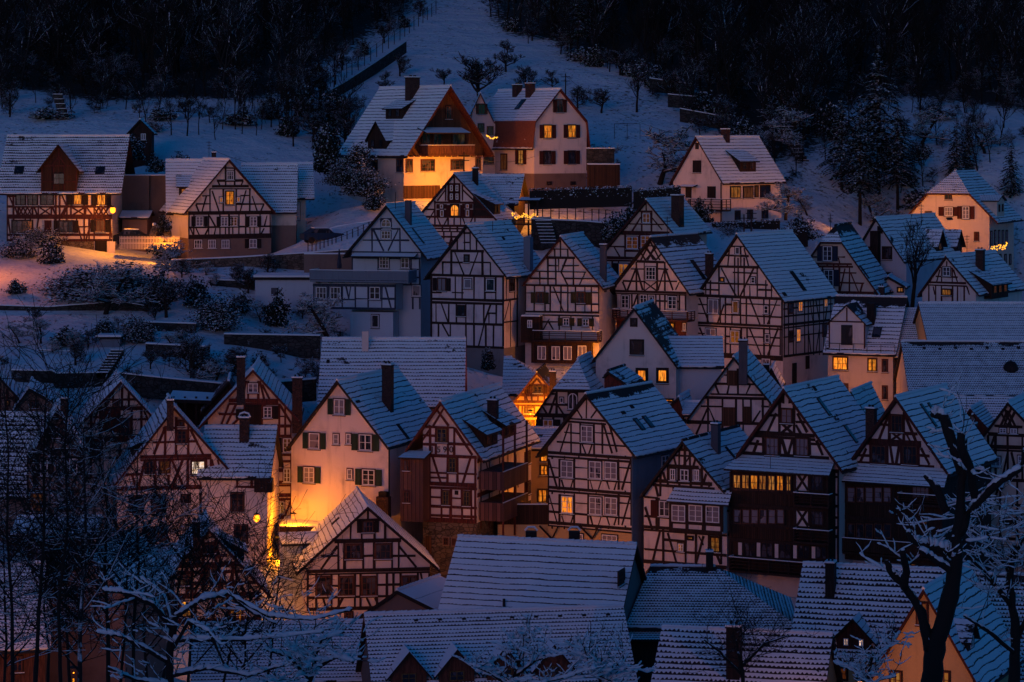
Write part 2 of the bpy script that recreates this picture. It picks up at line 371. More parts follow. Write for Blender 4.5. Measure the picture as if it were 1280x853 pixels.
class House:
    def __init__(s, name, label, Z, D, cat='house', parent=None):
        s.Z = Z; s.D = D; s.name = name; s.label = label; s.cat = cat; s.root = parent; s.pl = {}; s.hull = {}; s.roof = None; s.nt = 0
    def z(s, x, y): return s.Z[0]+x/s.Z[2], s.Z[1]+y/s.Z[2]
    def frame(s, O, a):
        s.O = O; s.a = a; s.u = Vector((math.cos(a), -math.sin(a), 0)); s.n = Vector((math.sin(a), math.cos(a), 0))
        if s.root is None: s.root = root(s.name, s.label, s.cat, tuple(O), a)
    def W(s, x, y, z): return s.O+s.u*x+s.n*y+UP*z
    # ---- gable towards the camera
    def gable(s, apex, L, Rr, walls, base, dx, Ln, wall='white', lower=None, split=None, roofm='roofA', ov=.45, hip=None, hipback=2.2, th=.24, edge='slate', ins=.0, yaw=None, gnd=True, ridge=True):
        ax, ay = s.z(*apex); D = s.D; ppm = FP/D
        if yaw is None:
            sn = (dx/s.Z[2]+(ax-640)*Ln*.93/D)/(ppm*Ln)*(1+Ln/D); a = math.asin(max(-.95, min(.95, sn)))
        else: a = R(yaw)
        xl, yb = s.z(walls[0], base); xr, _ = s.z(walls[1], base)
        # keep the middle of the gable at distance D
        u = Vector((math.cos(a), -math.sin(a), 0)); kl = (xl-640)/FP; kr = (xr-640)/FP
        xm = ((xl+xr)/2-640)/FP*D
        # corner points on the line through (xm, D) along u
        def ct(k): return (k*D-xm)/(u.x-k*u.y)
        tl, tr = ct(kl), ct(kr)
        O = Vector((xm+u.x*tl, D+u.y*tl, HC-(yb-HZ)/FP*D)); w = tr-tl
        s.frame(O, a); s.w = w; s.Ln = Ln
        F = Pl(O, s.u, -s.n); s.pl['f'] = F
        s.pl['r'] = Pl(s.O+s.u*w, s.n, s.u); s.pl['l'] = Pl(s.O, s.n, -s.u)
        Fo = F.at(ov)
        A = Fo.hit(ax, ay); Lp = [Fo.hit(*s.z(*p)) for p in L]; Rp = [Fo.hit(*s.z(*p)) for p in Rr]
        s.A = A; s.Lp = Lp; s.Rp = Rp
        prof = Lp[::-1]+[A]+Rp
        def zr(x):
            for p, q in zip(prof, prof[1:]):
                if p[0]-1e-6 <= x <= q[0]+1e-6: return p[1]+(q[1]-p[1])*(x-p[0])/max(q[0]-p[0], 1e-6)
            return prof[0][1] if x < prof[0][0] else prof[-1][1]
        s.zr = zr; t2 = th*.6
        inner = [(p[0], p[1]-t2) for p in prof if .05 < p[0] < w-.05]
        zl, zw = zr(0)-t2, zr(w)-t2
        top = [(w, zw)]+[p for p in inner[::-1]]+[(0, zl)]
        s.zl, s.zw = zl, zw
        zs = None
        if split is not None: zs = F.hit(s.z((walls[0]+walls[1])/2, 0)[0], s.z(0, split)[1])[1]
        if hip is not None:
            zh = F.hit(s.z(apex[0], 0)[0], s.z(0, hip)[1])[1]; s.zh = zh
            sl = (A[1]-Lp[0][1])/(A[0]-Lp[0][0]); xl_ = A[0]-(A[1]-zh)/sl
            sr = (A[1]-Rp[0][1])/(Rp[0][0]-A[0]); xr_ = A[0]+(A[1]-zh)/sr
            top = [(w, zw), (min(xr_, w), zh-t2), (max(xl_, 0), zh-t2), (0, zl)]
        mb = MB(); z0 = zs if zs is not None else -3
        Ly = Ln-.3
        if ins and zs is not None: pass
        mb.prism([F.pt(0, z0), F.pt(w, z0)]+[F.pt(*p) for p in top], s.n*Ly, 0)
        s.wall = mb.build('wall', wall, s.root)
        if zs is not None:
            mb = MB(); mb.prism([s.W(ins, ins, -3), s.W(w-ins, ins, -3), s.W(w-ins, ins, zs-.002), s.W(ins, ins, zs-.002)], s.n*(Ly-2*ins), 0)
            mb.build('ground_floor_wall', lower or wall, s.root)
        hull = [(0, -3), (w, -3), (w, zw), (A[0], A[1]-t2), (0, zl)]
        if hip is not None: hull = [(0, -3), (w, -3)]+top
        s.hull['f'] = hull
        s.hull['r'] = [(0, -3), (Ly, -3), (Ly, zw), (0, zw)]; s.hull['l'] = [(0, -3), (Ly, -3), (Ly, zl), (0, zl)]
        # roof slabs
        mb = MB(); y0, y1 = -ov, Ln
        rb = hipback if hip is not None else y0
        u0 = random.uniform(0, 30)
        for side, pts in ((0, [A]+Lp), (1, [A]+Rp)):
            vv = 0
            for i in range(len(pts)-1):
                p, q = pts[i], pts[i+1]; ln = math.hypot(q[0]-p[0], q[1]-p[1])
                e = .003*(side+1); steep = abs(p[1]-q[1]) > 3*abs(p[0]-q[0])
                if i == 0 and hip is not None:
                    xh = xl_ if side == 0 else xr_; vh = ln*(A[1]-zh)/(A[1]-q[1])
                    poly = [(p, rb, 0), ((xh, zh), y0, vh), (q, y0, ln), (q, y1, ln), (p, y1, 0)]
                    pts3 = [s.W(c[0], yy, c[1]) for c, yy, _ in poly]; uv = [(yy+u0, v) for _, yy, v in poly]
                else:
                    pts3 = [s.W(p[0], y0, p[1]), s.W(q[0], y0, q[1]), s.W(q[0], y1, q[1]), s.W(p[0], y1, p[1])]
                    uv = [(y0+u0, vv), (y0+u0, vv+ln), (y1+u0, vv+ln), (y1+u0, vv)]
                if side == 0: pass
                else: pts3 = pts3[::-1]; uv = uv[::-1]
                mb.slab(pts3, th+e, uv, 2 if steep else 0)
                vv += ln
        if hip is not None:
            pts3 = [s.W(A[0], rb, A[1]), s.W(xl_, y0, zh), s.W(xr_, y0, zh)]; h_ = math.hypot(rb-y0, A[1]-zh)
            mb.slab(pts3, th*.8, [(A[0]+u0, 0), (xl_+u0, h_), (xr_+u0, h_)])
        s.roof = mb.build('roof', [roofm, edge, 'roofR'], s.root)
        s.slope = {}
        for k, p in (('l', Lp[0]), ('r', Rp[0])):
            tan = abs((A[1]-p[1])/(p[0]-A[0])); out = -s.u if k == 'l' else s.u
            nr = (out*tan+UP).normalized(); s.slope[k] = (s.W(A[0], 0, A[1]), nr, out, s.n, tan)
        if ridge:
            mb = MB(); n_ = max(2, int((y1-rb)/.4))
            for i in range(n_):
                ya = rb+(y1-rb)*i/n_; yb_ = rb+(y1-rb)*(i+.93)/n_
                mb.tube([s.W(A[0], ya, A[1]+.01+random.uniform(-.01, .01)), s.W(A[0], yb_, A[1]+.03)], [.10, .125], 6)
            o = mb.build('ridge_tiles', 'snow' if random.random() < .85 else 'dark', s.roof)
        sn_ = MB(); rr_ = random.Random(int(abs(s.O.x)*100))
        for (px_, pz_, r_) in ((A[0], A[1]+.03, .09), (Lp[-1][0]+.02, Lp[-1][1]-.03, .075), (Rp[-1][0]-.02, Rp[-1][1]-.03, .075)):
            s.snowlip(sn_, s.W(px_, rb if pz_ > A[1] else y0, pz_), s.W(px_, y1, pz_), r_, rr_)
        sn_.build('snow_lip', 'snow', s.roof, True)['kind'] = 'stuff'
        # gutters along the eaves
        for k, p in (('l', Lp[-1]), ('r', Rp[-1])):
            mb = MB(); mb.tube([s.W(p[0]+(.05 if k == 'r' else -.05), -ov, p[1]-th*.8), s.W(p[0]+(.05 if k == 'r' else -.05), Ln, p[1]-th*.8)], .07, 5)
            mb.build('gutter', 'metal', s.roof)
        if gnd:
            for c in (s.W(w/2, -1, 0), s.W(w/2, Ln, 0)): GROUND.append((c.x, c.y, c.z))
        return s
    # ---- eaves towards the camera (ridge along local x)
    def eave(s, x0, x1, yeave, yridge, base, depth, yaw=0, wall='white', roofm='roofA', ov=.4, gov=.3, hipL=0, hipR=0, lower=None, split=None, th=.22, edge='slate', ridge=True, gnd=True, back=True):
        a = R(yaw); D = s.D
        xl, ye = s.z(x0, yeave); xr, _ = s.z(x1, yeave); _, yb = s.z(0, base)
        u = Vector((math.cos(a), -math.sin(a), 0)); kl = (xl-640)/FP; kr = (xr-640)/FP; xm = ((xl+xr)/2-640)/FP*D
        def ct(k): return (k*D-xm)/(u.x-k*u.y)
        tl, tr = ct(kl), ct(kr); w = tr-tl
        n = Vector((math.sin(a), math.cos(a), 0))
        # the eave line stands ov in front of the wall
        O = Vector((xm+u.x*tl, D+u.y*tl, HC-(yb-HZ)/FP*D))+n*ov
        s.frame_saved = True
        s.O = O; s.a = a; s.u = u; s.n = n
        if s.root is None: s.root = root(s.name, s.label, s.cat, tuple(O), a)
        s.w = w; F = Pl(O, u, -n); s.pl['f'] = F; s.pl['r'] = Pl(O+u*(w-gov), n, u); s.pl['l'] = Pl(O+u*gov, n, -u)
        ze = F.at(ov).hit((xl+xr)/2, ye)[1]
        rid = F.at(-depth/2).hit((xl+xr)/2, s.z(0, yridge)[1])[1]
        s.ze, s.zrid = ze, rid; hd = depth/2; s.hd = hd
        tan = (rid-ze)/(hd+ov); zw = ze+tan*ov-th*.6
        zs = F.hit((xl+xr)/2, s.z(0, split)[1])[1] if split is not None else -3
        mb = MB(); g0, g1 = gov, w-gov
        rz = rid-th*.6
        # walls as a prism along x
        pl = [s.W(g0, 0, zs), s.W(g0, 0, zw), s.W(g0, hd, rz), s.W(g0, depth, zw), s.W(g0, depth, zs)]
        if hipL or hipR: pl = [s.W(g0, 0, zs), s.W(g0, 0, zw), s.W(g0, depth, zw), s.W(g0, depth, zs)]
        mb.prism(pl[::-1], s.u*(g1-g0), 0); s.wall = mb.build('wall', wall, s.root)
        if split is not None:
            mb = MB(); mb.prism([s.W(g0, 0, -3), s.W(g1, 0, -3), s.W(g1, 0, zs-.002), s.W(g0, 0, zs-.002)], s.n*depth, 0); mb.build('ground_floor_wall', lower or wall, s.root)
        s.hull['f'] = [(g0, -3), (g1, -3), (g1, zw), (g0, zw)]
        s.hull['r'] = [(0, -3), (depth, -3), (depth, zw), (hd, rz), (0, zw)]; s.hull['l'] = s.hull['r']
        mb = MB(); ln = math.hypot(hd+ov, rid-ze); u0 = random.uniform(0, 30)
        a0, a1 = hipL, w-hipR
        q = [s.W(0, -ov, ze), s.W(w, -ov, ze), s.W(a1, hd, rid), s.W(a0, hd, rid)]
        mb.slab(q, th, [(u0, ln), (u0+w, ln), (u0+a1, 0), (u0+a0, 0)])
        if back:
            q = [s.W(w, depth+ov, ze), s.W(0, depth+ov, ze), s.W(a0, hd, rid), s.W(a1, hd, rid)]
            mb.slab(q, th+.003, [(u0+w, ln), (u0, ln), (u0+a0, 0), (u0+a1, 0)])
        for hp, xa, xb in ((hipL, 0, a0), (hipR, w, a1)):
            if hp:
                l2 = math.hypot(hp, rid-ze)
                q = [s.W(xa, depth+ov, ze), s.W(xa, -ov, ze), s.W(xb, hd, rid)]
                if xa > 0: q = q[::-1]
                mb.slab(q, th-.003, [(depth+ov, l2), (-ov, l2), (hd, 0)] if xa == 0 else [(hd, 0), (-ov, l2), (depth+ov, l2)])
        s.roof = mb.build('roof', [roofm, edge], s.root)
        nr = (-s.n*tan+UP).normalized(); s.slope = {'f': (s.W(0, -ov, ze), nr, -s.n, s.u, tan)}
        if ridge:
            mb = MB(); n_ = max(2, int((a1-a0)/.4))
            for i in range(n_):
                xa = a0+(a1-a0)*i/n_; xb = a0+(a1-a0)*(i+.93)/n_
                mb.tube([s.W(xa, hd, rid+.01), s.W(xb, hd, rid+.03+random.uniform(-.01, .01))], [.10, .125], 6)
            mb.build('ridge_tiles', 'snow', s.roof)
        sn_ = MB(); rr_ = random.Random(int(abs(s.O.x)*100)); s.snowlip(sn_, s.W(.05, -ov+.01, ze-.03), s.W(w-.05, -ov+.01, ze-.03), .08, rr_)
        if ridge: s.snowlip(sn_, s.W(a0, hd, rid+.03), s.W(a1, hd, rid+.03), .10, rr_)
        sn_.build('snow_lip', 'snow', s.roof, True)['kind'] = 'stuff'
        mb = MB(); mb.tube([s.W(0, -ov-.06, ze-th*.8), s.W(w, -ov-.06, ze-th*.8)], .07, 5); mb.build('gutter', 'metal', s.roof)
        if gnd:
            for c in (s.W(w/2, -1, 0), s.W(w/2, depth, 0)): GROUND.append((c.x, c.y, c.z))
        return s
    # ---- facade details, all in zoomed photo coordinates turned into points of the facade plane
    def snowlip(s, mb, a, b, r, rr_):
        n_ = max(3, int((b-a).length/.3)); run, rad = [], []
        for i in range(n_+1):
            if rr_.random() < .10 and len(run) > 1: rad[0] *= .4; rad[-1] *= .4; mb.tube(run, rad, 6); run, rad = [], []; continue
            run.append(a.lerp(b, i/n_)+UP*rr_.uniform(-.02, .02)); rad.append(r*rr_.uniform(.6, 1.35))
        if len(run) > 1: rad[-1] *= .5; mb.tube(run, rad, 6)
    def loc(s, p, x, y, off=0):
        return s.pl[p].at(off).hit(*s.z(x, y))
    def timber(s, spec, mat='dark', p='f', w=.17, off=0, hull=True, name='timber_frame'):
        mb = MB(); pl = s.pl[p].at(off); hu = s.hull[p] if hull else None; k = 0
        for line in spec.replace('\n', ';').split(';'):
            tk = line.split()
            if not tk: continue
            op = tk[0]; f = 1.0
            if op[-1] == '+': f = 1.6; op = op[:-1]
            if op[-1] == '-': f = .7; op = op[:-1]
            segs = []
            if op == 'H':
                for yy in tk[1].split(','):
                    x0, x1 = float(tk[2]), float(tk[3]); zc = s.loc(p, (x0+x1)/2, float(yy), off)[1]
                    segs.append(((s.loc(p, x0, float(yy), off)[0], zc), (s.loc(p, x1, float(yy), off)[0], zc), .040))
            elif op == 'V':
                for xx in tk[1].split(','):
                    y0, y1 = float(tk[2]), float(tk[3]); xc = s.loc(p, float(xx), (y0+y1)/2, off)[0]
                    segs.append(((xc, s.loc(p, float(xx), y1, off)[1]), (xc, s.loc(p, float(xx), y0, off)[1]), .034))
            elif op in 'DX':
                x0, y0, x1, y1 = map(float, tk[1:5]); segs.append((s.loc(p, x0, y0, off), s.loc(p, x1, y1, off), .028))
                if op == 'X': segs.append((s.loc(p, x1, y0, off), s.loc(p, x0, y1, off), .0265))
            for a, b, dep in segs:
                k += 1; ww = w*f*random.uniform(.85, 1.12)/2
                dx_, dz = b[0]-a[0], b[1]-a[1]; L_ = math.hypot(dx_, dz)
                if L_ < .05: continue
                nx, nz = -dz/L_*ww, dx_/L_*ww; jt = lambda: random.uniform(-.028, .028)
                poly = [(a[0]-nx+jt(), a[1]-nz+jt()), (b[0]-nx+jt(), b[1]-nz+jt()), (b[0]+nx+jt(), b[1]+nz+jt()), (a[0]+nx+jt(), a[1]+nz+jt())]
                if hu:
                    poly = clip(poly, hu)
                    if len(poly) < 3: continue
                dd = dep+.0004*(k % 13)
                mb.prism([pl.pt(q[0], q[1], .001) for q in poly], pl.n*dd, 0, cap0=False)
        return mb.build(name, mat, s.root)
    def win(s, rects, nx=2, ny=3, pane='glass', frame='wframe', case=None, shut=None, sw=.5, p='f', off=0, arch=False, sill=True, fw=.065, label=None, cw=.07):
        for rc in rects:
            cx, cy, w_, h_ = rc[:4]
            a0, z0 = s.loc(p, cx-w_/2, cy+h_/2, off); a1, z1 = s.loc(p, cx+w_/2, cy-h_/2, off)
            if a1 < a0: a0, a1 = a1, a0
            pl = s.pl[p].at(off)
            W_, H_ = a1-a0, z1-z0; fr = MB()
            if arch:
                n_ = 9; poly = [(a0, z0), (a1, z0)]
                am = (a0+a1)/2; r_ = W_/2; zc = z1-r_
                for i in range(n_+1):
                    an = math.pi*i/n_; poly.append((am+r_*math.cos(an), zc+r_*math.sin(an)))
                inn = [(am+(x-am)*(1-2*fw/W_), (z0+H_/2)+(z-(z0+H_/2))*(1-2*fw/H_)) for x, z in poly]
                m_ = len(poly)
                for i in range(m_):
                    j = (i+1) % m_
                    fr.prism([pl.pt(*poly[i], .05), pl.pt(*poly[j], .05), pl.pt(*inn[j], .05), pl.pt(*inn[i], .05)], pl.n*.035, 0)
            else:
                pl.box(fr, a0, a0+fw, z0, z1, .05, .085); pl.box(fr, a1-fw, a1, z0, z1, .05, .085)
                pl.box(fr, a0+fw, a1-fw, z0, z0+fw, .05, .083); pl.box(fr, a0+fw, a1-fw, z1-fw, z1, .05, .083)
            for i in range(1, nx):
                xm = a0+W_*i/nx; t_ = .035 if nx == 2 else .022; pl.box(fr, xm-t_, xm+t_, z0+fw, z1-fw, .052, .080)
            for i in range(1, ny):
                zm = z0+H_*i/ny; pl.box(fr, a0+fw, a1-fw, zm-.016, zm+.016, .053, .076)
            o = fr.build('window', frame, s.root)
            if label: o['label'] = label
            pm = MB()
            if arch: pm.face([pl.pt(*q, .06) for q in inn])
            else: pm.face([pl.pt(a0+.02, z0+.02, .06), pl.pt(a1-.02, z0+.02, .06), pl.pt(a1-.02, z1-.02, .06), pl.pt(a0+.02, z1-.02, .06)])
            pn = pane if isinstance(pane, str) else random.choice(pane)
            pm.build('pane', pn, o)
            cm = MB(); c = case or 'dark'
            pl.box(cm, a0-cw, a1+cw, z0-cw, z1+cw, .001, .047)
            cm.build('casing', c, o)
            if sill:
                cm = MB(); pl.box(cm, a0-cw-.03, a1+cw+.03, z0-cw-.05, z0-cw+.01, .002, .15, 0)
                pl.box(cm, a0-cw-.03, a1+cw+.03, z0-cw+.012, z0-cw+.045, .002, .14, 1); cm.build('sill', [c, 'snow'], o)
            if shut:
                sides = (-1, 1) if len(rc) < 5 else rc[4]
                for sd_ in sides:
                    b0 = (a0-cw-W_*sw-.02 if sd_ < 0 else a1+cw+.02); b1 = b0+W_*sw
                    cm = MB(); pl.box(cm, b0, b1, z0-.03, z1+.03, .0485, .085)
                    for zz in (z0+.12*H_, z0+.8*H_): pl.box(cm, b0+.02, b1-.02, zz, zz+.07, .086, .10)
                    cm.build('shutter', shut, o)
        return s
    def box(s, name, x0, y0, x1, y1, d0, d1, mat, p='f', snow=0, inset=0, rail=False):
        """block standing off the facade; (x0,y0)-(x1,y1) is its outer face as seen"""
        b0, zb = s.loc(p, x0, y1, d1); b1, zt = s.loc(p, x1, y0, d1); mb = MB(); pl = s.pl[p]
        if b1 < b0: b0, b1 = b1, b0
        zb = s.loc(p, (x0+x1)/2, y1, d1)[1]; zt = s.loc(p, (x0+x1)/2, y0, d1)[1]
        pl.box(mb, b0, b1, zb, zt, d0, d1, 0)
        if snow: pl.box(mb, b0+.02, b1-.02, zt+.002, zt+snow, d0, d1-.02, 1)
        return mb.build(name, [mat, 'snow'], s.root)
    def railing(s, x0, y0, x1, y1, d0, d1, mat='dark', p='f', board=False, n=None):
        """balcony: floor slab, posts, rails (or boards), snow on the handrail"""
        b0 = s.loc(p, x0, y1, d1)[0]; b1 = s.loc(p, x1, y1, d1)[0]; pl = s.pl[p]
        zb = s.loc(p, (x0+x1)/2, y1, d1)[1]; zt = s.loc(p, (x0+x1)/2, y0, d1)[1]; mb = MB()
        pl.box(mb, b0, b1, zb-.14, zb+.02, d0, d1, 0)
        sn = MB(); hh = zt-zb
        runs = [((b0, d1), (b1, d1)), ((b0, d0), (b0, d1)), ((b1, d0), (b1, d1))]
        for (xa, da), (xb, db) in runs:
            L_ = math.hypot(xb-xa, db-da); e = (pl.e*(xb-xa)+pl.n*(db-da)).normalized(); nn = e.cross(UP)
            o = pl.pt(xa, 0, da)
            def bx(t0, t1, z0, z1, h, mm=0, m_=mb): m_.box8(o+e*t0-nn*h+UP*z0, e*(t1-t0), nn*2*h, UP*(z1-z0), mm)
            bx(0, L_, zt-.07, zt, .04); bx(0, L_, zt+.002, zt+.05, .038, 1)
            if board: bx(0, L_, zb+.08, zt-.09, .015)
            else:
                for k in (.25, .5, .75): bx(0, L_, zb+hh*k-.03, zb+hh*k+.03, .018)
            k_ = max(2, int(L_/1.3))
            for i in range(k_+1):
                t = (L_-.08)*i/k_; bx(t, t+.08, zb+.021, zt-.072, .036)
        return mb.build('balcony', [mat, 'snow'], s.root)
    def pent(s, x0, y0, x1, y1, d, roofm='roofA', p='f', slant=.0, t=.12, d0=.02):
        """lean-to roof: top edge on the wall at row y0, outer edge at row y1 standing d out"""
        pl = s.pl[p]; xm = (x0+x1)/2
        a0 = s.loc(p, x0, y1, d)[0]; a1 = s.loc(p, x1, y1, d)[0]; zt = s.loc(p, xm, y0, d0)[1]; zb = s.loc(p, xm, y1, d)[1]
        ln = math.hypot(d, zt-zb); mb = MB()
        q = [pl.pt(a0, zb, d), pl.pt(a1, zb, d), pl.pt(a1-slant, zt, d0), pl.pt(a0+slant, zt, d0)]
        mb.slab(q, t, [(a0, ln), (a1, ln), (a1, 0), (a0, 0)])
        return mb.build('lean_to_roof', [roofm, 'slate'], s.root)
    def on_slope(s, k, x, y): return ray_plane(*s.z(x, y), s.slope[k][0], s.slope[k][1])
    def chimney(s, k, cx, ytop, ybot, wz, mat='brick', dep=.55, cap=True):
        """wz = width in zoomed pixels; stands where (cx, ybot) meets the slope"""
        p = s.on_slope(k, cx, ybot); ppm = FP/p.y; w_ = wz/s.Z[2]/ppm; h_ = (ybot-ytop)/s.Z[2]/ppm
        ew, ed = s.u*w_/(abs(s.u.x)+.35*abs(s.u.y)), s.n*dep
        o = p-ew/2; mb = MB(); mb.box8(o-UP*1.2, ew, ed, UP*(h_+1.2), 0)
        if cap:
            c0 = o-ew*.07-ed*.07+UP*h_; mb.box8(c0+UP*.001, ew*1.14, ed*1.14, UP*.09, 2)
            mb.box8(c0+UP*.091, ew*1.12, ed*1.12, UP*.10, 1)
            for q in (.22, .62): mb.box8(o+ew*q+ed*.3+UP*(h_+.15), ew*.16, ed*.3, UP*.18, 2)
        return mb.build('chimney', [mat, 'snow', 'slate'], s.roof)
    def skylight(s, k, x, y, w_=.7, h_=1.0, mat='glass'):
        p = s.on_slope(k, x, y); _, nr, out, al, tan = s.slope[k]; dn = (out-UP*tan).normalized(); mb = MB()
        o = p-al*w_/2-dn*h_/2
        mb.box8(o+nr*.003, al*w_, dn*h_, nr*.07, 0); mb.box8(o+al*.07+dn*.07+nr*.075, al*(w_-.14), dn*(h_-.14), nr*.006, 1)
        return mb.build('skylight', ['metal', mat], s.roof)
    def hole(s, k, x, y, w_, h_): return s.skylight(k, x, y, w_, h_, 'slate')
    def dormer(s, k, x, y, width, h, kind='shed', gh=.8, wall='planks', roofm='roofA', n=2, pane='glass', frame='wframe', ww=.6, wh=.8, s2=.35, timber=None, ov=.3):
        """(x, y): foot of the middle of the dormer front on slope k"""
        p = s.on_slope(k, x, y); _, nr, out, al, tan = s.slope[k]; mb = MB(); hw = width/2
        def q(a, b, c): return p+al*a-out*b+UP*c       # along, back into the roof, up
        if kind == 'shed':
            sl = s2*tan; d = h/(tan-sl)
            mb.prism([q(-hw, 0, -.3), q(-hw, 0, h-.1), q(-hw, d, h+sl*d-.1), q(-hw, d, sl*0-.3)], al*width, 0)
            rf = MB(); o_ = ov
            qq = [q(-hw-o_, -o_, h-sl*o_), q(hw+o_, -o_, h-sl*o_), q(hw+o_, d+.05, h+sl*(d+.05)), q(-hw-o_, d+.05, h+sl*(d+.05))]
            ln = d+.3; rf.slab(qq, .14, [(0, ln), (width+.4, ln), (width+.4, 0), (0, 0)])
        else:
            d1 = (h+gh)/tan; d2 = h/tan
            mb.prism([q(-hw, 0, -.3), q(hw, 0, -.3), q(hw, 0, h-.1), q(0, 0, h+gh-.12), q(-hw, 0, h-.1)][::-1], -out*max(d2*.9, .4), 0)
            rf = MB(); sg = gh/hw; o_ = ov*.8
            for sd_ in (-1, 1):
                qq = [q(sd_*(hw+o_), -o_, h-sg*o_), q(0, -o_, h+gh), q(0, d1+.05, h+gh), q(sd_*(hw+o_), max(d2-sg*o_/tan, .1), h-sg*o_)]
                ln = math.hypot(hw+o_, gh+sg*o_); uv = [(0, ln), (0, 0), (d1, 0), (d2, ln)]
                if sd_ > 0: qq = qq[::-1]; uv = uv[::-1]
                rf.slab(qq, .13+.002*sd_, uv)
        dm = mb.build('dormer', wall, s.roof); rf.build('dormer_roof', [roofm, 'slate'], s.roof)
        # windows of the dormer front
        pl = Pl(p-UP*p.z+UP*s.O.z, al if al.cross(UP).dot(out) > 0 else -al, out)
        key = '_d'; s.pl[key] = pl
        for i in range(n):
            a = (i-(n-1)/2)*(width*.9/n); zc = p.z-s.O.z+h*(.52 if kind == 'shed' else .5)
            w2, h2 = min(ww, width*.8/n), min(wh, h*.75)
            fr = MB(); fw = .05
            pl.box(fr, a-w2/2, a-w2/2+fw, zc-h2/2, zc+h2/2, .03, .07); pl.box(fr, a+w2/2-fw, a+w2/2, zc-h2/2, zc+h2/2, .03, .07)
            pl.box(fr, a-w2/2+fw, a+w2/2-fw, zc-h2/2, zc-h2/2+fw, .03, .068); pl.box(fr, a-w2/2+fw, a+w2/2-fw, zc+h2/2-fw, zc+h2/2, .03, .068)
            pl.box(fr, a-.02, a+.02, zc-h2/2+fw, zc+h2/2-fw, .03, .066); pl.box(fr, a-w2/2+fw, a+w2/2-fw, zc-.015, zc+.015, .03, .064)
            o = fr.build('window', frame, s.root); pm = MB()
            pm.face([pl.pt(a-w2/2+.02, zc-h2/2+.02, .04), pl.pt(a+w2/2-.02, zc-h2/2+.02, .04), pl.pt(a+w2/2-.02, zc+h2/2-.02, .04), pl.pt(a-w2/2+.02, zc+h2/2-.02, .04)])
            pm.build('pane', pane, o)
        if timber and kind != 'shed':
            mb = MB()
            for (a0, z0, a1, z1) in timber:
                b = p.z-s.O.z; A0 = (a0*hw, b+z0); A1 = (a1*hw, b+z1); L_ = math.hypot(A1[0]-A0[0], A1[1]-A0[1]); nx, nz = -(A1[1]-A0[1])/L_*.06, (A1[0]-A0[0])/L_*.06
                mb.prism([pl.pt(A0[0]-nx, A0[1]-nz, .001), pl.pt(A1[0]-nx, A1[1]-nz, .001), pl.pt(A1[0]+nx, A1[1]+nz, .001), pl.pt(A0[0]+nx, A0[1]+nz, .001)], pl.n*(.03+random.uniform(0, .006)), 0, cap0=False)
            mb.build('dormer_timber', 'darkred', s.roof)
        return dm
    def pole(s, k, x, ytop, ybot, arms=3):
        p = s.on_slope(k, x, ybot); h_ = (ybot-ytop)/s.Z[2]/(FP/p.y); mb = MB()
        mb.tube([p-UP*.3, p+UP*h_], .03, 5)
        for i in range(arms): mb.tube([p+UP*(h_-.15-.3*i)-Vector((.28-.05*i, 0, 0)), p+UP*(h_-.15-.3*i)+Vector((.28-.05*i, 0, 0))], .022, 4)
        return mb.build('antenna', 'metal', s.roof)
    def flank(s, mat, k='r', y1=None, name='flank_shade_sheet'):  # thin darker sheet over a side wall, standing in for its shade
        mb = MB(); pl = s.pl[k]; zt = (s.zw if k == 'r' else s.zl)-.06; pl.box(mb, .02, s.Ln-.32, -3, zt, .003, .045); return mb.build(name, mat, s.root)
    def wing(s, Z, D): return House('', None, Z or s.Z, D, parent=s.root)
# ============================================================ the houses, front row
def bay(h, name, x0, y0, x1, y1, d, mat, p='f'):
    return h.box(name, x0, y0, x1, y1, .05, d, mat, p)

# ---- tall gable house with patchy ridge, middle of the front row
Zd = (660, 460, 3.281)
h = House('half_timbered_house', 'tall half-timbered house, white double windows with one lit yellow, ochre ground floor, bare-patched roof ridge', Zd, 190)
h.gable((235, 105), [(35, 355)], [(440, 360)], (82, 425), 860, 255, 9.5, wall='white', lower='ochre', split=662, roofm='roofP', ov=.5)
h.timber('''H+ 358 80 428; H 374 80 428; H+ 503 80 428; H 517 80 428; H+ 648 80 428; H 661 80 428; H 213 160 320; H 226 160 320; H 312 120 400; H- 268 150 215; H- 268 275 350
V 178 226 352; V 215,272 226 352; V 305 226 352; V- 240 120 207; D 197 165 222 207; D 288 165 258 207; D 130 350 170 228; D 345 350 308 228; D 365 345 332 228
D- 222 312 236 352; D- 264 312 250 312; D- 264 312 250 352
V 83,424 374 648; V 130,190,247,372 374 500; H- 410 82 130; H- 410 190 247; H- 410 372 425; H 458 82 425; D 86 376 122 500; D 421 376 386 500
D- 138 460 150 500; D- 186 460 174 500; D- 255 460 266 500; D- 302 460 290 500; D- 322 460 334 500; D- 366 460 354 500; V- 100,150,210,280,330,400 360 374
V 130,190,247,372 517 645; H- 556 82 130; H- 556 190 247; H- 556 372 425; H 603 82 425; D 86 519 122 645; D 421 519 386 645
D- 138 605 150 645; D- 186 605 174 645; D- 255 605 266 645; D- 302 605 290 645; D- 322 605 334 645; D- 366 605 354 645; V- 100,150,210,280,330,400 503 517; V- 100,150,210,280,330,400 648 661''', w=.135)
h.win([(243, 271, 48, 64)], 2, 3, 'curtain'); h.win([(161, 415, 50, 66), (277, 419, 50, 68), (341, 421, 50, 68)], 2, 3, 'curtain')
h.win([(162, 561, 48, 66)], 2, 3, 'lit', label='window lit yellow'); h.win([(278, 566, 50, 68), (342, 567, 50, 68)], 2, 3, 'curtain')
h.win([(336, 706, 62, 36)], 3, 2, 'curtain'); h.win([(205, 700, 44, 36)], 2, 2, 'curtain')
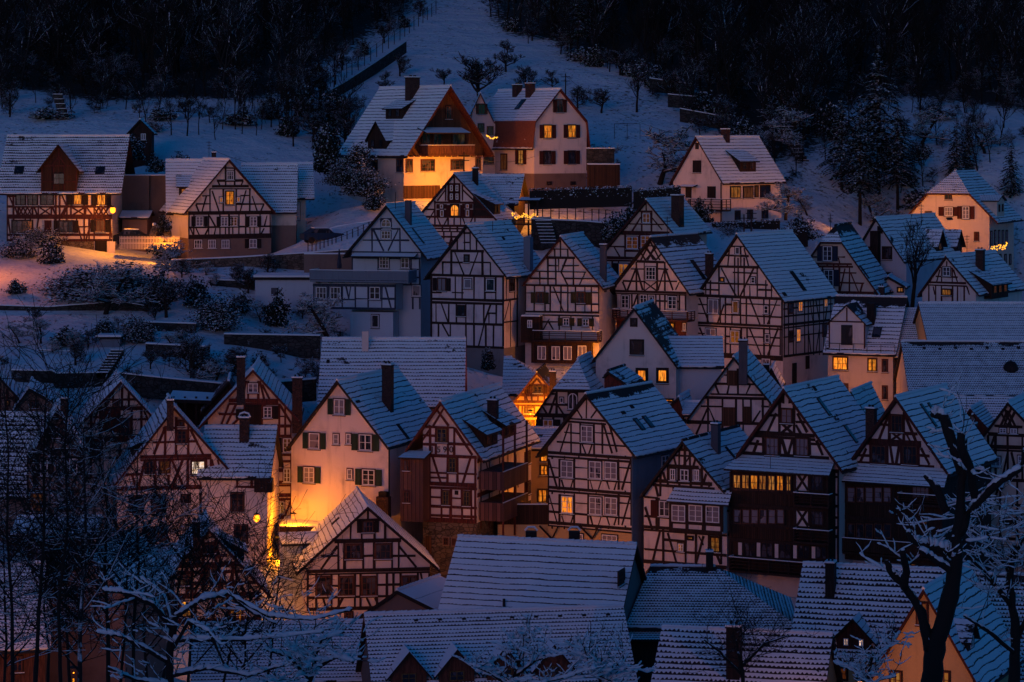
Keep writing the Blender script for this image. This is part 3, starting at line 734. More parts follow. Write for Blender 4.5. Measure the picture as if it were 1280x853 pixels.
for x in (100, 265):
    mb = MB(); pl = h.pl['f']
    for dx in (-.75, .75):
        a, z = h.loc('f', x, 690); mb.tube([pl.pt(a, z-.2, .06), pl.pt(a+dx, z+.75, .55)], .07, 4)
    mb.build('bracket', 'dark', h.root)
h.flank('greyblue'); h.skylight('r', 455, 232, .6, 1.1); h.skylight('r', 492, 222, .6, 1.1)  # grey-blue sheet puts the shade of this white side wall into its colour
h.win([(560, 380, 30, 50)], 2, 2, 'glass', p='r')
h.hole('r', 390, 185, .5, .25); h.hole('r', 425, 160, .4, .3)

# ---- the 1590 house
Zc = (490, 480, 3.875)
h = House('half_timbered_house', 'red-brown half-timbered house with 1590 written on its gable, beside the plain cream house', Zc, 190)
h.gable((232, 82), [(62, 322)], [(440, 368)], (150, 412), 850, 278, 13, wall='white', lower='stone', split=668, roofm='roofA', ov=.55, edge='redbrown')
h.timber('''H+ 350 60 412; H 433 150 412; H+ 487 150 412; H 505 150 412; H 552 150 340; H 596 150 412; H 640 150 412; H+ 662 150 412; H 210 165 300; H 250 150 215; H 292 120 215; H 292 272 390
V 185 200 345; V 212,272 210 345; V 302 210 345; D 200 204 250 120; D 276 204 212 120; D 305 215 388 345; D 183 225 122 310
V 152 350 662; V 182,270,318 350 487; V 405 350 662; D 197 352 240 487; D 382 352 342 487
V 184,240,285,340,385 505 662; H- 455 185 270''', 'redbrown')
h.win([(242, 250, 46, 64)], 2, 3, 'glass', 'ocframe', 'redbrown'); h.win([(163, 392, 26, 66), (293, 393, 34, 68)], 2, 3, 'glass', 'ocframe', 'redbrown')
h.win([(165, 548, 24, 66), (262, 552, 30, 66), (362, 556, 30, 68)], 2, 3, 'glass', 'ocframe', 'redbrown'); h.win([(313, 527, 8, 10)], 1, 1, 'glass', 'dark', sill=False)
# date on the gable
pl = h.pl['f']
for i, c in enumerate('1590'):
    cu = bpy.data.curves.new('numeral', 'FONT'); cu.body = c; cu.align_x = 'CENTER'; cu.size = .62; cu.extrude = .012
    o = bpy.data.objects.new('numeral', cu); a, z = h.loc('f', 197+i*30.5, 332)
    o.matrix_world = Matrix.Translation(pl.pt(a, z, .075)) @ Matrix.Rotation(-h.a, 4, 'Z') @ Matrix.Rotation(R(90), 4, 'X')
    bpy.context.view_layer.update() if False else None
    COL.objects.link(o); dg = bpy.context.evaluated_depsgraph_get()
    me = bpy.data.meshes.new_from_object(o.evaluated_get(dg)); mw = o.matrix_world.copy(); bpy.data.objects.remove(o)
    me.materials.clear(); me.materials.append(M['dark'])
    mb = MB()
    for p_ in me.polygons: mb.face([mw @ me.vertices[v].co for v in p_.vertices])
    mb.build('date_numeral', 'dark', h.root)
# stair tower with slats
h.box('stair_tower', 40, 352, 150, 668, .05, 1.5, 'slats')
h.pent(28, 322, 156, 358, 1.8, 'roofS', slant=.1)
h.win([(70, 394, 26, 50), (70, 548, 26, 52)], 2, 2, 'glass', 'brframe', 'redbrown', off=1.5)
# balconies on the right flank
P_ = h.pl['r']
for z0, nm__ in ((505, 'b1'), (655, 'b2')):
    za = h.loc('f', 412, z0)[1]
    mb = MB(); P_.box(mb, .3, 6.0, za-.15, za+1.15, .05, 1.9, 0); P_.box(mb, .32, 5.98, za+1.152, za+1.2, 1.8, 1.88, 1); mb.build('balcony', ['slats', 'snow'], h.root)
for yy in (.4, 3.1, 5.9):
    mb = MB(); za = h.loc('f', 412, 655)[1]; mb.tube([P_.pt(yy, za-1.5, 1.8), P_.pt(yy, za+6.4, 1.8)], .08, 4)
    mb.build('balcony_post', 'redbrown', h.root)
h.timber('H+ 350 412 560; H 430 412 560; H+ 500 412 620; V 430,470,520,560,600 340 700; D 450 352 480 500; D 590 340 610 500; D 590 520 615 660', 'redbrown', p='r')
h.win([(655, 358, 26, 66), (655, 505, 26, 70)], 2, 3, 'glass', 'ocframe', 'redbrown', p='r')
h.chimney('r', 483, 85, 190, 50, 'brick'); 
h.dormer('r', 480, 300, 3.0, 1.15, 'shed', n=2, frame='brframe', s2=.45); h.dormer('r', 572, 255, 3.0, 1.15, 'shed', n=2, frame='brframe', s2=.45)
h.win([(262, 762, 24, 34), (302, 766, 20, 34)], 2, 2, 'glass', 'brframe', 'brownp', sill=False); h.box('door', 160, 738, 190, 840, .01, .08, 'brplanks')

# ---- white plain house
Zb = (350, 440, 3.552)
h = House('gable_house', 'plain cream gable house with dark green shutters and tall chimney, wall lit orange low down', Zb, 192)
h.gable((252, 125), [(25, 428)], [(478, 420)], (50, 488), 860, 262, 10.5, wall='pale', roofm='roofA', ov=.45)
G = 'greenshut'
h.win([(264, 244, 46, 66)], 2, 2, 'curtain', shut=G, case='redbrown'); h.win([(153, 395, 46, 66)], 1, 2, 'curtain', shut=G, case='redbrown')
h.win([(380, 402, 56, 68)], 2, 2, 'glass', shut=G, case='redbrown'); h.win([(250, 387, 24, 44), (305, 386, 20, 44)], 1, 2, 'curtain', case='redbrown')
h.win([(130, 546, 46, 66)], 2, 3, 'curtain', shut=G, case='redbrown'); h.win([(394, 557, 54, 66)], 2, 3, 'glass', shut=G, case='redbrown'); h.win([(311, 543, 22, 44)], 1, 2, 'curtain', case='redbrown')
h.win([(420, 705, 18, 22), (288, 690, 12, 14)], 1, 1, 'glass', 'brframe', sill=False)
h.chimney('r', 472, 64, 245, 46, 'brick'); h.hole('r', 545, 355, .35, 1.4); h.hole('r', 345, 222, .6, .2)
mb = MB(); a, z = h.loc('f', 468, 790); pl = h.pl['f']; a2, z2 = h.loc('f', 468, 640); mb.box8(pl.pt(a-.45, z, .02), pl.e*.9, pl.n*.6, UP*(z2-z)); mb.box8(pl.pt(a-.3, z2, .1), pl.e*.6, pl.n*.45, UP*.35, 1); mb.build('flue', ['brick', 'slate'], h.root)
mb = MB(); a, z = h.loc('f', 487, 430); mb.tube([pl.pt(a, z+.2, .1), pl.pt(a, -2, .1)], .06, 5); mb.build('downpipe', 'metal', h.root)

# ---- lamp-lit ochre half-timbered house behind the plain one
Za = (240, 440, 3.28)
h = House('half_timbered_house', 'half-timbered house lit by lane lamps, big dark loading shutters in its gable', Za, 206)
h.gable((250, 72), [(30, 305)], [(440, 280)], (65, 408), 800, 22, 10, wall='cream', roofm='roofB', ov=.55, edge='redbrown')
h.timber('''H+ 200 150 355; H 213 150 355; H+ 305 60 415; H 345 60 415; H+ 412 60 415; H 424 60 415; H 450 60 415; H+ 486 60 415; H+ 536 60 415; H 548 60 415; H+ 588 60 415; H 604 60 415; H+ 680 60 415; H 255 110 210; H- 265 290 380
V 215,285,358,382 213 345; V 230,272 120 200; V 80,115,150,185,220,262,290,320,352,408 305 680; D 180 198 212 135; D 320 198 288 135; D 205 198 222 120; D 296 198 278 120
D 140 300 180 215; D 120 300 150 215; D 165 300 200 265; D 300 215 285 250; D 358 215 410 300; D 285 345 310 305; D 330 604 352 680; D 408 604 380 680; D 262 610 290 680''', 'redbrown')
h.win([(250, 148, 40, 38)], 2, 2, 'curtain', case='redbrown'); h.win([(310, 248, 34, 46)], 2, 3, 'glass', case='redbrown')
h.win([(325, 385, 30, 58), (390, 383, 34, 58), (389, 506, 28, 56)], 2, 3, 'litfaint', case='redbrown'); h.win([(362, 638, 34, 50)], 2, 3, 'litdim', case='redbrown')
for r_ in ((218, 218, 284, 302), (180, 235, 214, 275), (330, 222, 354, 276), (344, 352, 368, 418), (334, 490, 350, 534)): h.box('loading_shutter', *r_, .045, .10, 'darkshut')
h.chimney('l', 200, 28, 150, 34); h.chimney('r', 431, 112, 270, 42)
w = h.wing(Za, 212); w.gable((150, 118), [(38, 240)], [(230, 240)], (50, 220), 700, 5, 6, wall='planks', roofm='roofK', gnd=False)

# ---- the white half-timbered house with the television lit window
Zi = (80, 440, 3.556)
h = House('half_timbered_house', 'broad half-timbered house with one brilliantly lit window and a snowy side wing with round-capped chimney', Zi, 188)
h.gable((490, 245), [(212, 605)], [(772, 562)], (235, 755), 900, -28, 8.5, wall='white', roofm='roofC', ov=.5, edge='darkred')
h.timber('''H+ 465 340 655; H 478 340 655; H+ 603 205 840; H 400 395 590; H 340 440 500
V 450 330 465; V 498,552 290 465; V 405,465,550,632,655 478 600; D 445 345 400 455; D 560 345 618 455; D 480 478 530 600; D 528 478 482 600; D- 575 565 588 600; D- 600 565 612 600; D 360 480 330 600; D 655 478 690 600; D 682 478 716 600; D 300 540 320 600; H 545 250 340; V 735 520 600''', 'redbrown')
h.win([(524, 378, 40, 58)], 2, 3, 'glass', 'brframe', 'redbrown'); h.win([(520, 318, 24, 24)], 1, 1, 'glass', 'brframe', 'redbrown')
h.win([(447, 512, 46, 58)], 2, 2, 'litfaint', 'brframe', 'redbrown'); h.win([(596, 515, 60, 62)], 2, 2, 'litwhite', 'brframe', 'redbrown', label='brightly lit window'); h.win([(380, 513, 36, 58)], 2, 2, 'glass', 'brframe')
h.win([(323, 678, 60, 76), (420, 675, 60, 78), (633, 672, 54, 82)], 2, 3, 'glass', 'brframe'); h.win([(541, 654, 38, 38)], 2, 2, 'glass', 'brframe')
h.win([(405, 812, 100, 68)], 4, 2, 'glass', 'brframe'); h.win([(590, 800, 36, 76), (705, 797, 60, 56)], 2, 3, 'glass', 'brframe')
w = h.wing(Zi, 187.6); w.eave(590, 920, 556, 332, 900, 6.5, yaw=2, wall='white', roofm='roofC', ridge='snow')
w.win([(771, 668, 56, 82), (787, 812, 56, 84)], 2, 3, 'glass', 'brframe'); w.chimney('f', 800, 300, 402, 42, 'brick')
w.box('balcony', 845, 565, 925, 625, .02, .9, 'planks')
w.timber('V 770,835 562 600; H 600 760 845', 'redbrown')
h.chimney('l', 473, 222, 275, 30); h.dormer('l', 300, 455, 3.4, .8, 'shed', n=2, frame='brframe')
mb = MB(); p_ = w.on_slope('f', 800, 402)
for i in range(9):
    an = math.pi*i/8
mb.tube([p_+Vector((-.42, .25, 1.75)), p_+Vector((-.3, .25, 2.0)), p_+Vector((0, .25, 2.1)), p_+Vector((.3, .25, 2.0)), p_+Vector((.42, .25, 1.75))], .07, 6); mb.build('chimney_cap', 'snow', w.roof)

# ---- red timbered gable left
h = House('half_timbered_house', 'half-timbered gable with large dark-red barn shutters, behind the house with the brilliantly lit window', Zi, 203)
h.gable((252, 130), [(42, 352)], [(395, 285)], (65, 392), 760, -18, 9, wall='cream', roofm='roofB', ov=.6, edge='darkred')
h.timber('''H 212 160 320; H+ 252 140 350; H+ 382 65 400; H 396 65 400; H 470 65 400; H 560 65 400; H 290 130 160; H 320 100 160; H 300 300 370; H 340 85 160
V 185 212 252; V 218,258,288 150 252; V 160,248,300,345,120,385 252 560; D 115 380 150 262; D 355 262 385 330; D 85 400 120 470; D 300 400 330 470; D 190 245 215 160''', 'darkred')
h.win([(232, 230, 24, 26)], 2, 1, 'glass', 'brframe', sill=False); h.win([(272, 330, 46, 68), (150, 440, 40, 60), (320, 445, 40, 60)], 2, 3, 'glass', 'brframe')
for r_ in ((164, 262, 204, 358), (206, 262, 244, 358)): h.box('barn_shutter', *r_, .045, .11, 'redshut')
h.chimney('r', 428, 168, 262, 50)

# ---- dark narrow gable far left
Zk = (0, 440, 3.279)
h = House('half_timbered_house', 'narrow dark half-timbered gable house behind the bare trees at the left, shuttered attic window', Zk, 184)
h.gable((235, 225), [(130, 425)], [(345, 402)], (110, 350), 860, 4, 9, wall='brownp', roofm='roofC', ov=.5, edge='dark')
h.timber('H+ 403 120 350; H 417 120 350; H+ 572 110 350; H 440 110 350; H 350 165 300; V 200,262 290 400; V 235 245 290; V 112,150,205,240,280,345 417 690; D 120 420 150 560; D 330 420 345 560; H+ 690 110 350; D 175 395 200 320; D 290 395 265 320', 'dark')
h.win([(233, 325, 34, 54)], 2, 2, 'glass', 'brframe', shut='darkshut'); h.win([(180, 475, 30, 66), (300, 470, 34, 66)], 2, 3, 'glass', shut='darkshut', sw=.7); h.win([(155, 618, 62, 76)], 2, 2, 'litfaint', 'brframe', label='dimly lit window'); h.win([(270, 620, 60, 70)], 2, 2, 'glass', 'brframe')
h.chimney('r', 263, 198, 300, 30, 'brick')
h = House('tiled_house', 'low house at the left edge whose snow-dusted tile slope faces the viewer', Zk, 190)
h.eave(-120, 165, 590, 250, 800, 8, yaw=6, wall='brownp', roofm='roofT')
h = House('gable_house', 'small dark gable at the left edge just above the snowy tile slope', Zk, 202)
h.gable((118, 148), [(55, 235)], [(235, 212)], (65, 225), 500, 12, 8, wall='brownp', roofm='roofC', ov=.4); h.win([(140, 215, 30, 30)], 2, 2, 'glass', 'brframe')
h = House('gable_house', 'house cut by the left edge with a small red light under its snowy roof', Zk, 205)
h.gable((-60, 40), [(-190, 180)], [(80, 190)], (-170, 62), 460, 10, 8, wall='brownp', roofm='roofC', ov=.6); h.timber('H 190 -170 62; V 0,30,60 150 400; H 260 -170 62', 'darkred'); h.win([(32, 210, 12, 20)], 1, 1, 'litdim', 'redshut', sill=False)
h = House('lean_to_house', 'long low snow-roofed building with dark boarded wall behind the thicket at the left', Zk, 172)
h.eave(40, 400, 745, 675, 920, 4, yaw=0, wall='planks', roofm='roofS', back=False); h.win([(60, 830, 40, 90), (150, 830, 40, 90), (320, 830, 40, 90)], 2, 4, 'glass', 'brframe')

# ---- small red gable lower left
Zl = (180, 630, 3.825)
h = House('half_timbered_house', 'small dark-red half-timbered gable house below the broad white one, fairy lights glowing at its foot', Zl, 166)
h.gable((312, 122), [(125, 330)], [(600, 432)], (150, 562), 640, -22, 8, wall='cream', roofm='roofB', ov=.5, edge='darkred')
h.timber('''H+ 292 150 460; H 325 150 500; H 380 150 540; H+ 437 140 575; H 248 205 400; H 190 260 360; H+ 560 150 562
V 285,345 150 292; V 205,230,285,362,425 292 437; V 160,245,330,400,470,540 437 600; D 255 290 285 200; D 372 290 345 200; D 230 292 210 250; D 240 435 280 330; D 385 330 365 430; D 425 300 480 430; D 430 300 400 430; D 290 130 300 170;D 210 430 235 330''', 'darkred', w=.19)
h.win([(315, 212, 44, 46)], 2, 2, 'glass', 'brframe', 'darkred'); h.win([(322, 342, 46, 76)], 2, 3, 'glass', 'brframe', 'darkred', shut='redshut', sw=.3); h.win([(190, 362, 46, 56)], 2, 2, 'glass', 'brframe', 'darkred')
h.win([(440, 500, 60, 60), (200, 510, 50, 60)], 3, 2, 'litdim', 'brframe', 'darkred')
h.dormer('r', 470, 265, 3.2, .9, 'shed', n=2, frame='brframe', wall='redshut', s2=.5)
w = h.wing(Zl, 168); w.eave(-20, 235, 290, 205, 560, 5, wall='brownp', roofm='roofA', gnd=False)
h.chimney('l', 252, 95, 190, 36)

# ---- brown windowed house in the front centre
Zm = (340, 610, 4.741)
h = House('half_timbered_house', 'wide low half-timbered gable with big brown window frames, in front of the orange-lit cream wall', Zm, 180)
h.gable((568, 110), [(150, 498)], [(990, 478)], (205, 935), 930, -63, 9, wall='white', roofm='roofB', ov=.5, edge='dark')
h.timber('''H 190 490 640; H+ 312 370 765; H 403 290 395; H 403 540 605; H 403 715 850; H+ 488 190 945; H 506 200 935; H 580 205 262; H 580 352 395; H 580 490 525; H 575 620 765; H 575 862 935; H 645 205 930; H+ 712 205 930
V 568 128 190; V 465,530,608,672 200 312; V 393,430,540,605,712,750 312 482; V 210,262,352,395,490,525,622,680,720,762,865,930 506 712; D 388 345 290 485; D 752 345 855 472; D 880 506 902 600; D 420 650 390 712; D 300 650 320 712; D 560 650 590 712; D 640 712 610 650; D 820 650 850 712''', 'dark', w=.15)
h.win([(568, 230, 62, 66)], 3, 2, 'glass', 'brframe', shut='darkshut', sw=.42); h.win([(483, 378, 92, 88), (658, 376, 92, 88)], 3, 2, 'glass', 'brframe', 'brframe')
h.win([(305, 582, 84, 112), (440, 582, 84, 112), (575, 582, 84, 112)], 3, 3, 'glass', 'brframe', 'brframe'); h.win([(812, 562, 84, 78)], 2, 2, 'glass', 'brframe', 'brframe'); h.win([(455, 757, 44, 44)], 2, 2, 'glass', 'brframe')
h.hole('l', 378, 198, .4, .7)
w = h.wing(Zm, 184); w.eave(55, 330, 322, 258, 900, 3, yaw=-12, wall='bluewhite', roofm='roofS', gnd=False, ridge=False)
w2 = h.wing(Zm, 190); w2.box if False else None
mb = MB(); q = Pl(P(349, 700, 190)-UP*2, Vector((1, 0, 0)), Vector((0, -1, 0))); a0, z0 = q.hit(349, 675); a1, z1 = q.hit(405, 659)
q.box(mb, a0, a1, z0-4, z1, -5, 0, 0); q.box(mb, a0, a1, z1+.002, z1+.08, -5, 0, 1); mb.build('flat_roof_annexe', ['planks', 'snow'], h.root)

# ---- small snow roof between
h = House('shed', 'small outbuilding with a pinkish snowy ridge roof tucked behind the long dormered roof', (0, 0, 1), 171)
h.gable((496, 738), [(446, 772)], [(548, 764)], (452, 538), 820, 26, 6, wall='brownp', roofm='roofS', ov=.3, yaw=24)

# ---- narrow house with bay
Ze = (795, 520, 4.267)
h = House('half_timbered_house', 'narrow half-timbered house with three small attic windows and a roofed bay of three windows', Ze, 187)
h.gable((245, 132), [(25, 420)], [(462, 392)], (42, 485), 900, 285, 10, wall='white', roofm='roofA', ov=.5)
h.timber('''H 212 200 300; H 180 225 275; H+ 272 165 335; H+ 354 100 405; H 380 90 420; H 436 45 120; H 540 45 190; H+ 606 40 485; H 622 40 485; H 665 145 270; H 728 45 485; H+ 792 40 485
V 230,262,288 160 272; V 245 150 180; V 172,228,292,352 272 354; V 130 300 430; V 120,112 436 606; V 145 606 792; V 265,320,390,455 622 792; D 200 218 215 272; D 286 218 248 272; D 318 225 305 272; D 145 300 160 354; D 100 360 118 430; D 375 310 360 354; D 48 485 88 606; D 128 612 85 790; D 168 625 218 790; D 362 640 318 790; D- 335 640 360 690; D 430 735 452 792; D 475 400 440 380; V 170,232,292,350,392 354 380; V 200,265 380 400''', 'dark')
h.win([(197, 313, 28, 58), (260, 316, 44, 58), (324, 316, 30, 58)], 2, 2, ['curtain', 'glass'])
h.win([(153, 495, 56, 78)], 2, 2, 'glass'); h.box('shutter', 78, 450, 116, 540, .046, .09, 'redshut')
h.box('bay', 185, 455, 462, 622, .05, .8, 'white'); h.pent(162, 388, 492, 465, 1.1, 'roofC', slant=.15)
h.timber('H+ 572 185 460; H+ 616 185 460; V+ 187,272,362,458 462 620; H 472 185 460', 'dark', off=.8, hull=False)
h.win([(228, 520, 72, 84), (319, 520, 72, 84), (410, 525, 72, 84)], 2, 3, 'curtain', off=.8, case='dark', sill=False)
h.win([(240, 702, 30, 40)], 2, 2, 'litdim', 'wframe'); h.win([(291, 652, 26, 14)], 1, 1, 'litdim', 'dark', sill=False); h.win([(424, 686, 48, 76)], 2, 3, 'litdim', 'dark')
h.chimney('r', 418, 50, 185, 42, 'flue'); h.hole('r', 500, 195, .3, 1.0)
h.timber('H 500 485 540; V 500,530 400 790; D 490 640 530 520', 'dark', p='r')

# ---- pair of houses with enclosed dark verandas
def veranda(Z, label, apex, L, Rr, walls, dx, first):
    h = House('half_timbered_house', label, Z, 185 if first else 184)
    h.gable(apex, L, Rr, walls, 900, dx, 9.5, wall='white', roofm='roofA' if first else 'roofD', ov=.7, edge='darkred', th=.3)
    return h
Zf = (900, 460, 3.158)
h = veranda(Zf, 'tall gable house whose dark glazed veranda has a row of yellow-lit panes', (250, 80), [(62, 345)], [(482, 402)], (62, 470), 195, True)
h.timber('''H+ 262 130 375; H 276 130 375; H+ 347 60 430; V 235,292 140 262; X 240 218 288 260; H 214 235 292; H 188 190 235; H 214 300 345; D 188 255 222 180; D 305 180 345 255; D 300 225 320 262; V 172,238,293,355 276 345; D 245 280 262 345; D 286 280 268 345; H 300 110 172; H 300 355 400; D 130 340 150 285; D 380 285 405 345; V 430,468 400 820; H 430,500,545,590,630,665 428 470; H+ 408 425 480; V 250,275 100 140; D 235 145 252 108; D 292 145 262 100''', 'dark', w=.19)
h.win([(264, 190, 42, 54)], 2, 2, 'curtain', 'brframe', 'dark'); h.win([(207, 310, 50, 66), (325, 312, 50, 66)], 3, 2, 'curtain', 'brframe', 'dark')
h.box('veranda', 40, 400, 425, 818, .05, 1.5, 'planks'); h.pent(14, 350, 430, 412, 2.0, 'roofD', slant=.35)
h.box('wall_panel', 297, 412, 352, 485, 1.501, 1.53, 'white'); h.box('wall_panel', 297, 555, 352, 625, 1.501, 1.53, 'white')
h.timber('X 302 412 348 485; X 302 556 348 625; V 297,352 412 485; V 297,352 555 625; H+ 490 40 425; H+ 552 40 425; H+ 628 40 425; H 690 40 425; H+ 758 40 425; V 42,423 410 818', 'dark', off=1.53, hull=False)
h.win([(68, 452, 30, 60), (102, 452, 30, 60)], 2, 2, 'litdim', 'brframe', off=1.5, sill=False); h.win([(136, 453, 30, 60), (238, 455, 28, 60)], 2, 2, 'lit', 'brframe', off=1.5, sill=False, label='brightest lit veranda pane'); h.win([(170, 454, 30, 60), (204, 455, 30, 60), (272, 456, 20, 60)], 2, 2, 'litdim', 'brframe', off=1.5, sill=False)
h.win([(384, 455, 50, 58), (384, 590, 50, 58)], 3, 2, 'glass', 'dark', off=1.5, sill=False)
h.win([(70+i*34, 587, 30, 56) for i in range(6)], 1, 2, 'curtain', 'brframe', off=1.5, sill=False)
h.win([(118, 720, 48, 60), (186, 721, 48, 60), (258, 722, 48, 60), (332, 723, 48, 60), (400, 723, 44, 60)], 2, 2, 'glass', 'dark', off=1.5, sill=False)
for x in (78, 151, 222, 295, 368): h.box('wall_panel', x-6, 690, x+8, 752, 1.501, 1.56, 'pale')
h.railing(36, 762, 430, 815, 1.5, 2.3, 'dark'); h.railing(290, 497, 430, 545, 1.5, 2.1, 'dark'); h.railing(290, 640, 430, 690, 1.5, 2.1, 'dark')
h.skylight('r', 410, 155, .5, 1.5); h.skylight('r', 515, 262, .45, 1.5); h.hole('r', 372, 82, .35, .4)
mb = MB(); a, z = h.loc('f', 235, 400); mb.tube([h.pl['f'].pt(a, z, 1.6), h.pl['f'].pt(a, z+1, 1.6)], .02, 4); mb.build('vent_pipe', 'metal', h.root)

Zg = (1040, 460, 3.279)
h = veranda(Zg, 'tall gable house with unlit dark veranda, a snow-laden branch in front of its roof', (260, 117), [(28, 440)], [(478, 432)], (45, 470), 185, False)
h.timber('''H+ 312 145 365; H 300 145 365; H+ 398 80 420; V 236,295 180 300; X 240 262 291 300; H 262 236 295; H 232 185 236; H 270 300 350; D 190 300 232 190; D 298 190 345 300; D 305 270 320 300; V 158,228,285,355 312 398; D 238 314 252 398; D 276 314 262 398; H 360 110 158; H 360 355 400; D 110 398 140 330; D 365 330 400 398; V 450 400 820''', 'darkred', w=.19)
h.win([(267, 228, 46, 66)], 3, 2, 'glass', 'brframe', 'darkred'); h.win([(192, 356, 58, 70), (320, 358, 58, 72)], 3, 2, 'glass', 'brframe', 'darkred')
h.box('veranda', 38, 468, 450, 800, .05, 1.5, 'planks'); h.pent(18, 398, 460, 475, 2.1, 'roofD', slant=.4)
h.timber('H+ 560 38 450; H+ 625 38 450; H+ 706 38 450; V 40,252,285,320,410,448 475 800; H 480 38 450', 'dark', off=1.5, hull=False)
h.win([(80+i*37, 520, 33, 60) for i in range(5)], 1, 3, 'curtain', 'brframe', off=1.5, sill=False); h.win([(365, 507, 70, 50)], 4, 2, 'curtain', 'brframe', off=1.5, sill=False)
h.win([(80+i*37, 668, 33, 58) for i in range(5)], 1, 2, 'glass', 'brframe', off=1.5, sill=False); h.win([(380, 635, 28, 10)], 1, 1, 'litfaint', 'dark', off=1.5, sill=False)
h.win([(335, 798, 22, 26), (362, 798, 22, 26)], 1, 2, 'litdim', 'brframe', off=1.2, sill=False, label='small lit window')
h.railing(270, 520, 455, 560, 1.5, 2.3, 'dark'); h.railing(40, 712, 455, 770, 1.5, 2.0, 'planks', board=True)
h.flank('planks'); h.skylight('r', 395, 195, .4, 1.9); h.skylight('r', 425, 190, .4, 1.9); h.chimney('l', 155, 172, 285, 40, 'brick')  # dark sheet darkens the right side wall as if in shade

# ---- right edge half timbered
h = House('half_timbered_house', 'half-timbered house at the right edge with a diamond lattice gable and four small white windows', Zg, 196)
h.gable((720, 140), [(598, 302)], [(865, 292)], (608, 855), 860, 90, 9, wall='cream', roofm='roofB', ov=.5, edge='dark')
h.timber('''H+ 275 640 800; H 240 665 780; H+ 325 610 855; H 340 610 855; H+ 460 610 855; H 405 610 640; X 690 175 720 240; X 720 175 752 240; X 705 160 736 240; V 640,670,720,780,835 275 460; D 650 325 668 280; D 640 450 665 345; D 700 450 720 345; D 735 345 760 450; D 800 345 830 450; D 820 450 790 345; V 610,625,690,760,853 460 700; D 610 540 640 470; D 660 560 690 470; H 560 610 855; H 700 610 855''', 'dark')
h.win([(701, 257, 28, 20), (745, 259, 28, 20)], 2, 2, 'curtain'); h.win([(663, 383, 56, 38), (782, 380, 40, 38)], 3, 2, 'curtain'); h.win([(560+30, 508, 40, 70)], 2, 3, 'glass', 'brframe'); h.pent(585, 460, 700, 488, 1.0, 'roofS')
h.railing(700, 590, 855, 640, .05, 1.6, 'dark'); h.railing(560+50, 745, 855, 800, .05, 1.6, 'dark')

# ---- roofs at the bottom of the picture
Z1 = (0, 0, 1)
h = House('tiled_house', 'big snowy roof with bold dark tile lines and a grey gable end with one shutter', Z1, 163)
h.eave(541, 771, 792, 674, 900, 9, yaw=17, wall='grey', roofm='roofD', gov=.35, edge='dark')
h.win([(776, 722, 8, 22)], 2, 2, 'slate', 'brframe', 'brframe', p='r')
p_ = h.on_slope('f', 630, 760); mb = MB(); mb.tube([p_-UP*.2, p_+UP*.55], .10, 6); mb.build('vent_pipe', 'metal', h.roof)
for x, nm_ in ((664, 0), (718, 1)):
    p_ = P(x, 674, 170); mb = MB(); mb.box8(p_+Vector((-.35, 0, -1.5)), Vector((.7, 0, 0)), Vector((0, .6, 0)), UP*1.95, 0); mb.tube([p_+Vector((-.4, .3, .5)), p_+Vector((-.2, .3, .72)), p_+Vector((.2, .3, .72)), p_+Vector((.4, .3, .5))], .07, 5, 1); mb.build('chimney', ['slate', 'snow'], h.roof)
h = House('dormered_house', 'long finely tiled snowy roof with four small gabled dormers along the bottom edge', Z1, 145)
h.eave(470, 806, 905, 762, 990, 10, yaw=-10, wall='brownp', roofm='roofF', gov=.3, edge='dark')
for x, y in ((511, 856), (571, 853), (631, 850), (692, 847)): h.dormer('f', x, y, 1.95, .7, 'gable', gh=1.15, wall='brframe', roofm='roofS', n=1, frame='ocframe', ww=.8, wh=.9, ov=.35)
for i in range(9): h.hole('f', 520+i*30, 776-i*.9, .22, .10)
h = House('hipped_house', 'fine-tiled hipped roof with a bare dark patch under its ridge, lower right of centre', Z1, 164)
h.eave(782, 1000, 784, 708, 900, 10, yaw=3, wall='redbrown', roofm='roofG', hipR=5.0, hipL=1.5, edge='dark', ridge='snow')
h.pent(784, 788, 900, 800, 1.2, 'roofF'); h.chimney('f', 887, 692, 714, 9, 'slate')
mb = MB(); F_ = h.pl['f']; a0, z0 = h.loc('f', 775, 815, 1.3); a1, _ = h.loc('f', 870, 815, 1.3)
h = House('lined_roof_house', 'snowy roof with dark course lines and broad dark chimney, behind a bare tree', Z1, 142)
h.eave(808, 1028, 885, 787, 980, 8, yaw=14, wall='ochre', roofm='roofT', gov=.3, edge='dark'); h.chimney('f', 916, 786, 850, 18, 'slate', .9)
h = House('tiled_house', 'blue-snow tiled roof whose small gabled dormer has two white-lit panes, lower right', Z1, 158)
h.eave(984, 1168, 822, 707, 900, 9, yaw=17, wall='ochre', roofm='roofT', gov=.3, edge='dark')
h.dormer('f', 1067, 812, 2.0, .85, 'gable', gh=1.05, wall='darkred', roofm='roofB', n=2, pane='litwhite', ww=.28, wh=.42, ov=.5, frame='wframe')
h.chimney('f', 1037, 706, 748, 12, 'slate', .8)
h.win([(1050, 842, 18, 14), (1080, 843, 18, 14)], 2, 2, 'litfaint', 'brframe', sill=False)
h = House('gable_house', 'ochre gable house half hidden by the forked tree, a candle in its attic window', Z1, 141)
h.gable((1154, 736), [(1078, 862)], [(1226, 862)], (1084, 1216), 960, 52, 9, wall='ochre', roofm='roofA', ov=.35, edge='darkred'); h.win([(1153, 767, 13, 26)], 2, 2, 'litfaint', 'brframe', 'darkred')
h.win([(1120, 850, 14, 20), (1180, 850, 14, 20)], 2, 2, 'litdim', 'brframe'); h.dormer('r', 1214, 812, 1.4, .8, 'gable', gh=.8, wall='darkred', n=1)
h = House('tiled_house', 'dark snowy roof cut by the lower right corner behind the dense twigs', Z1, 150)
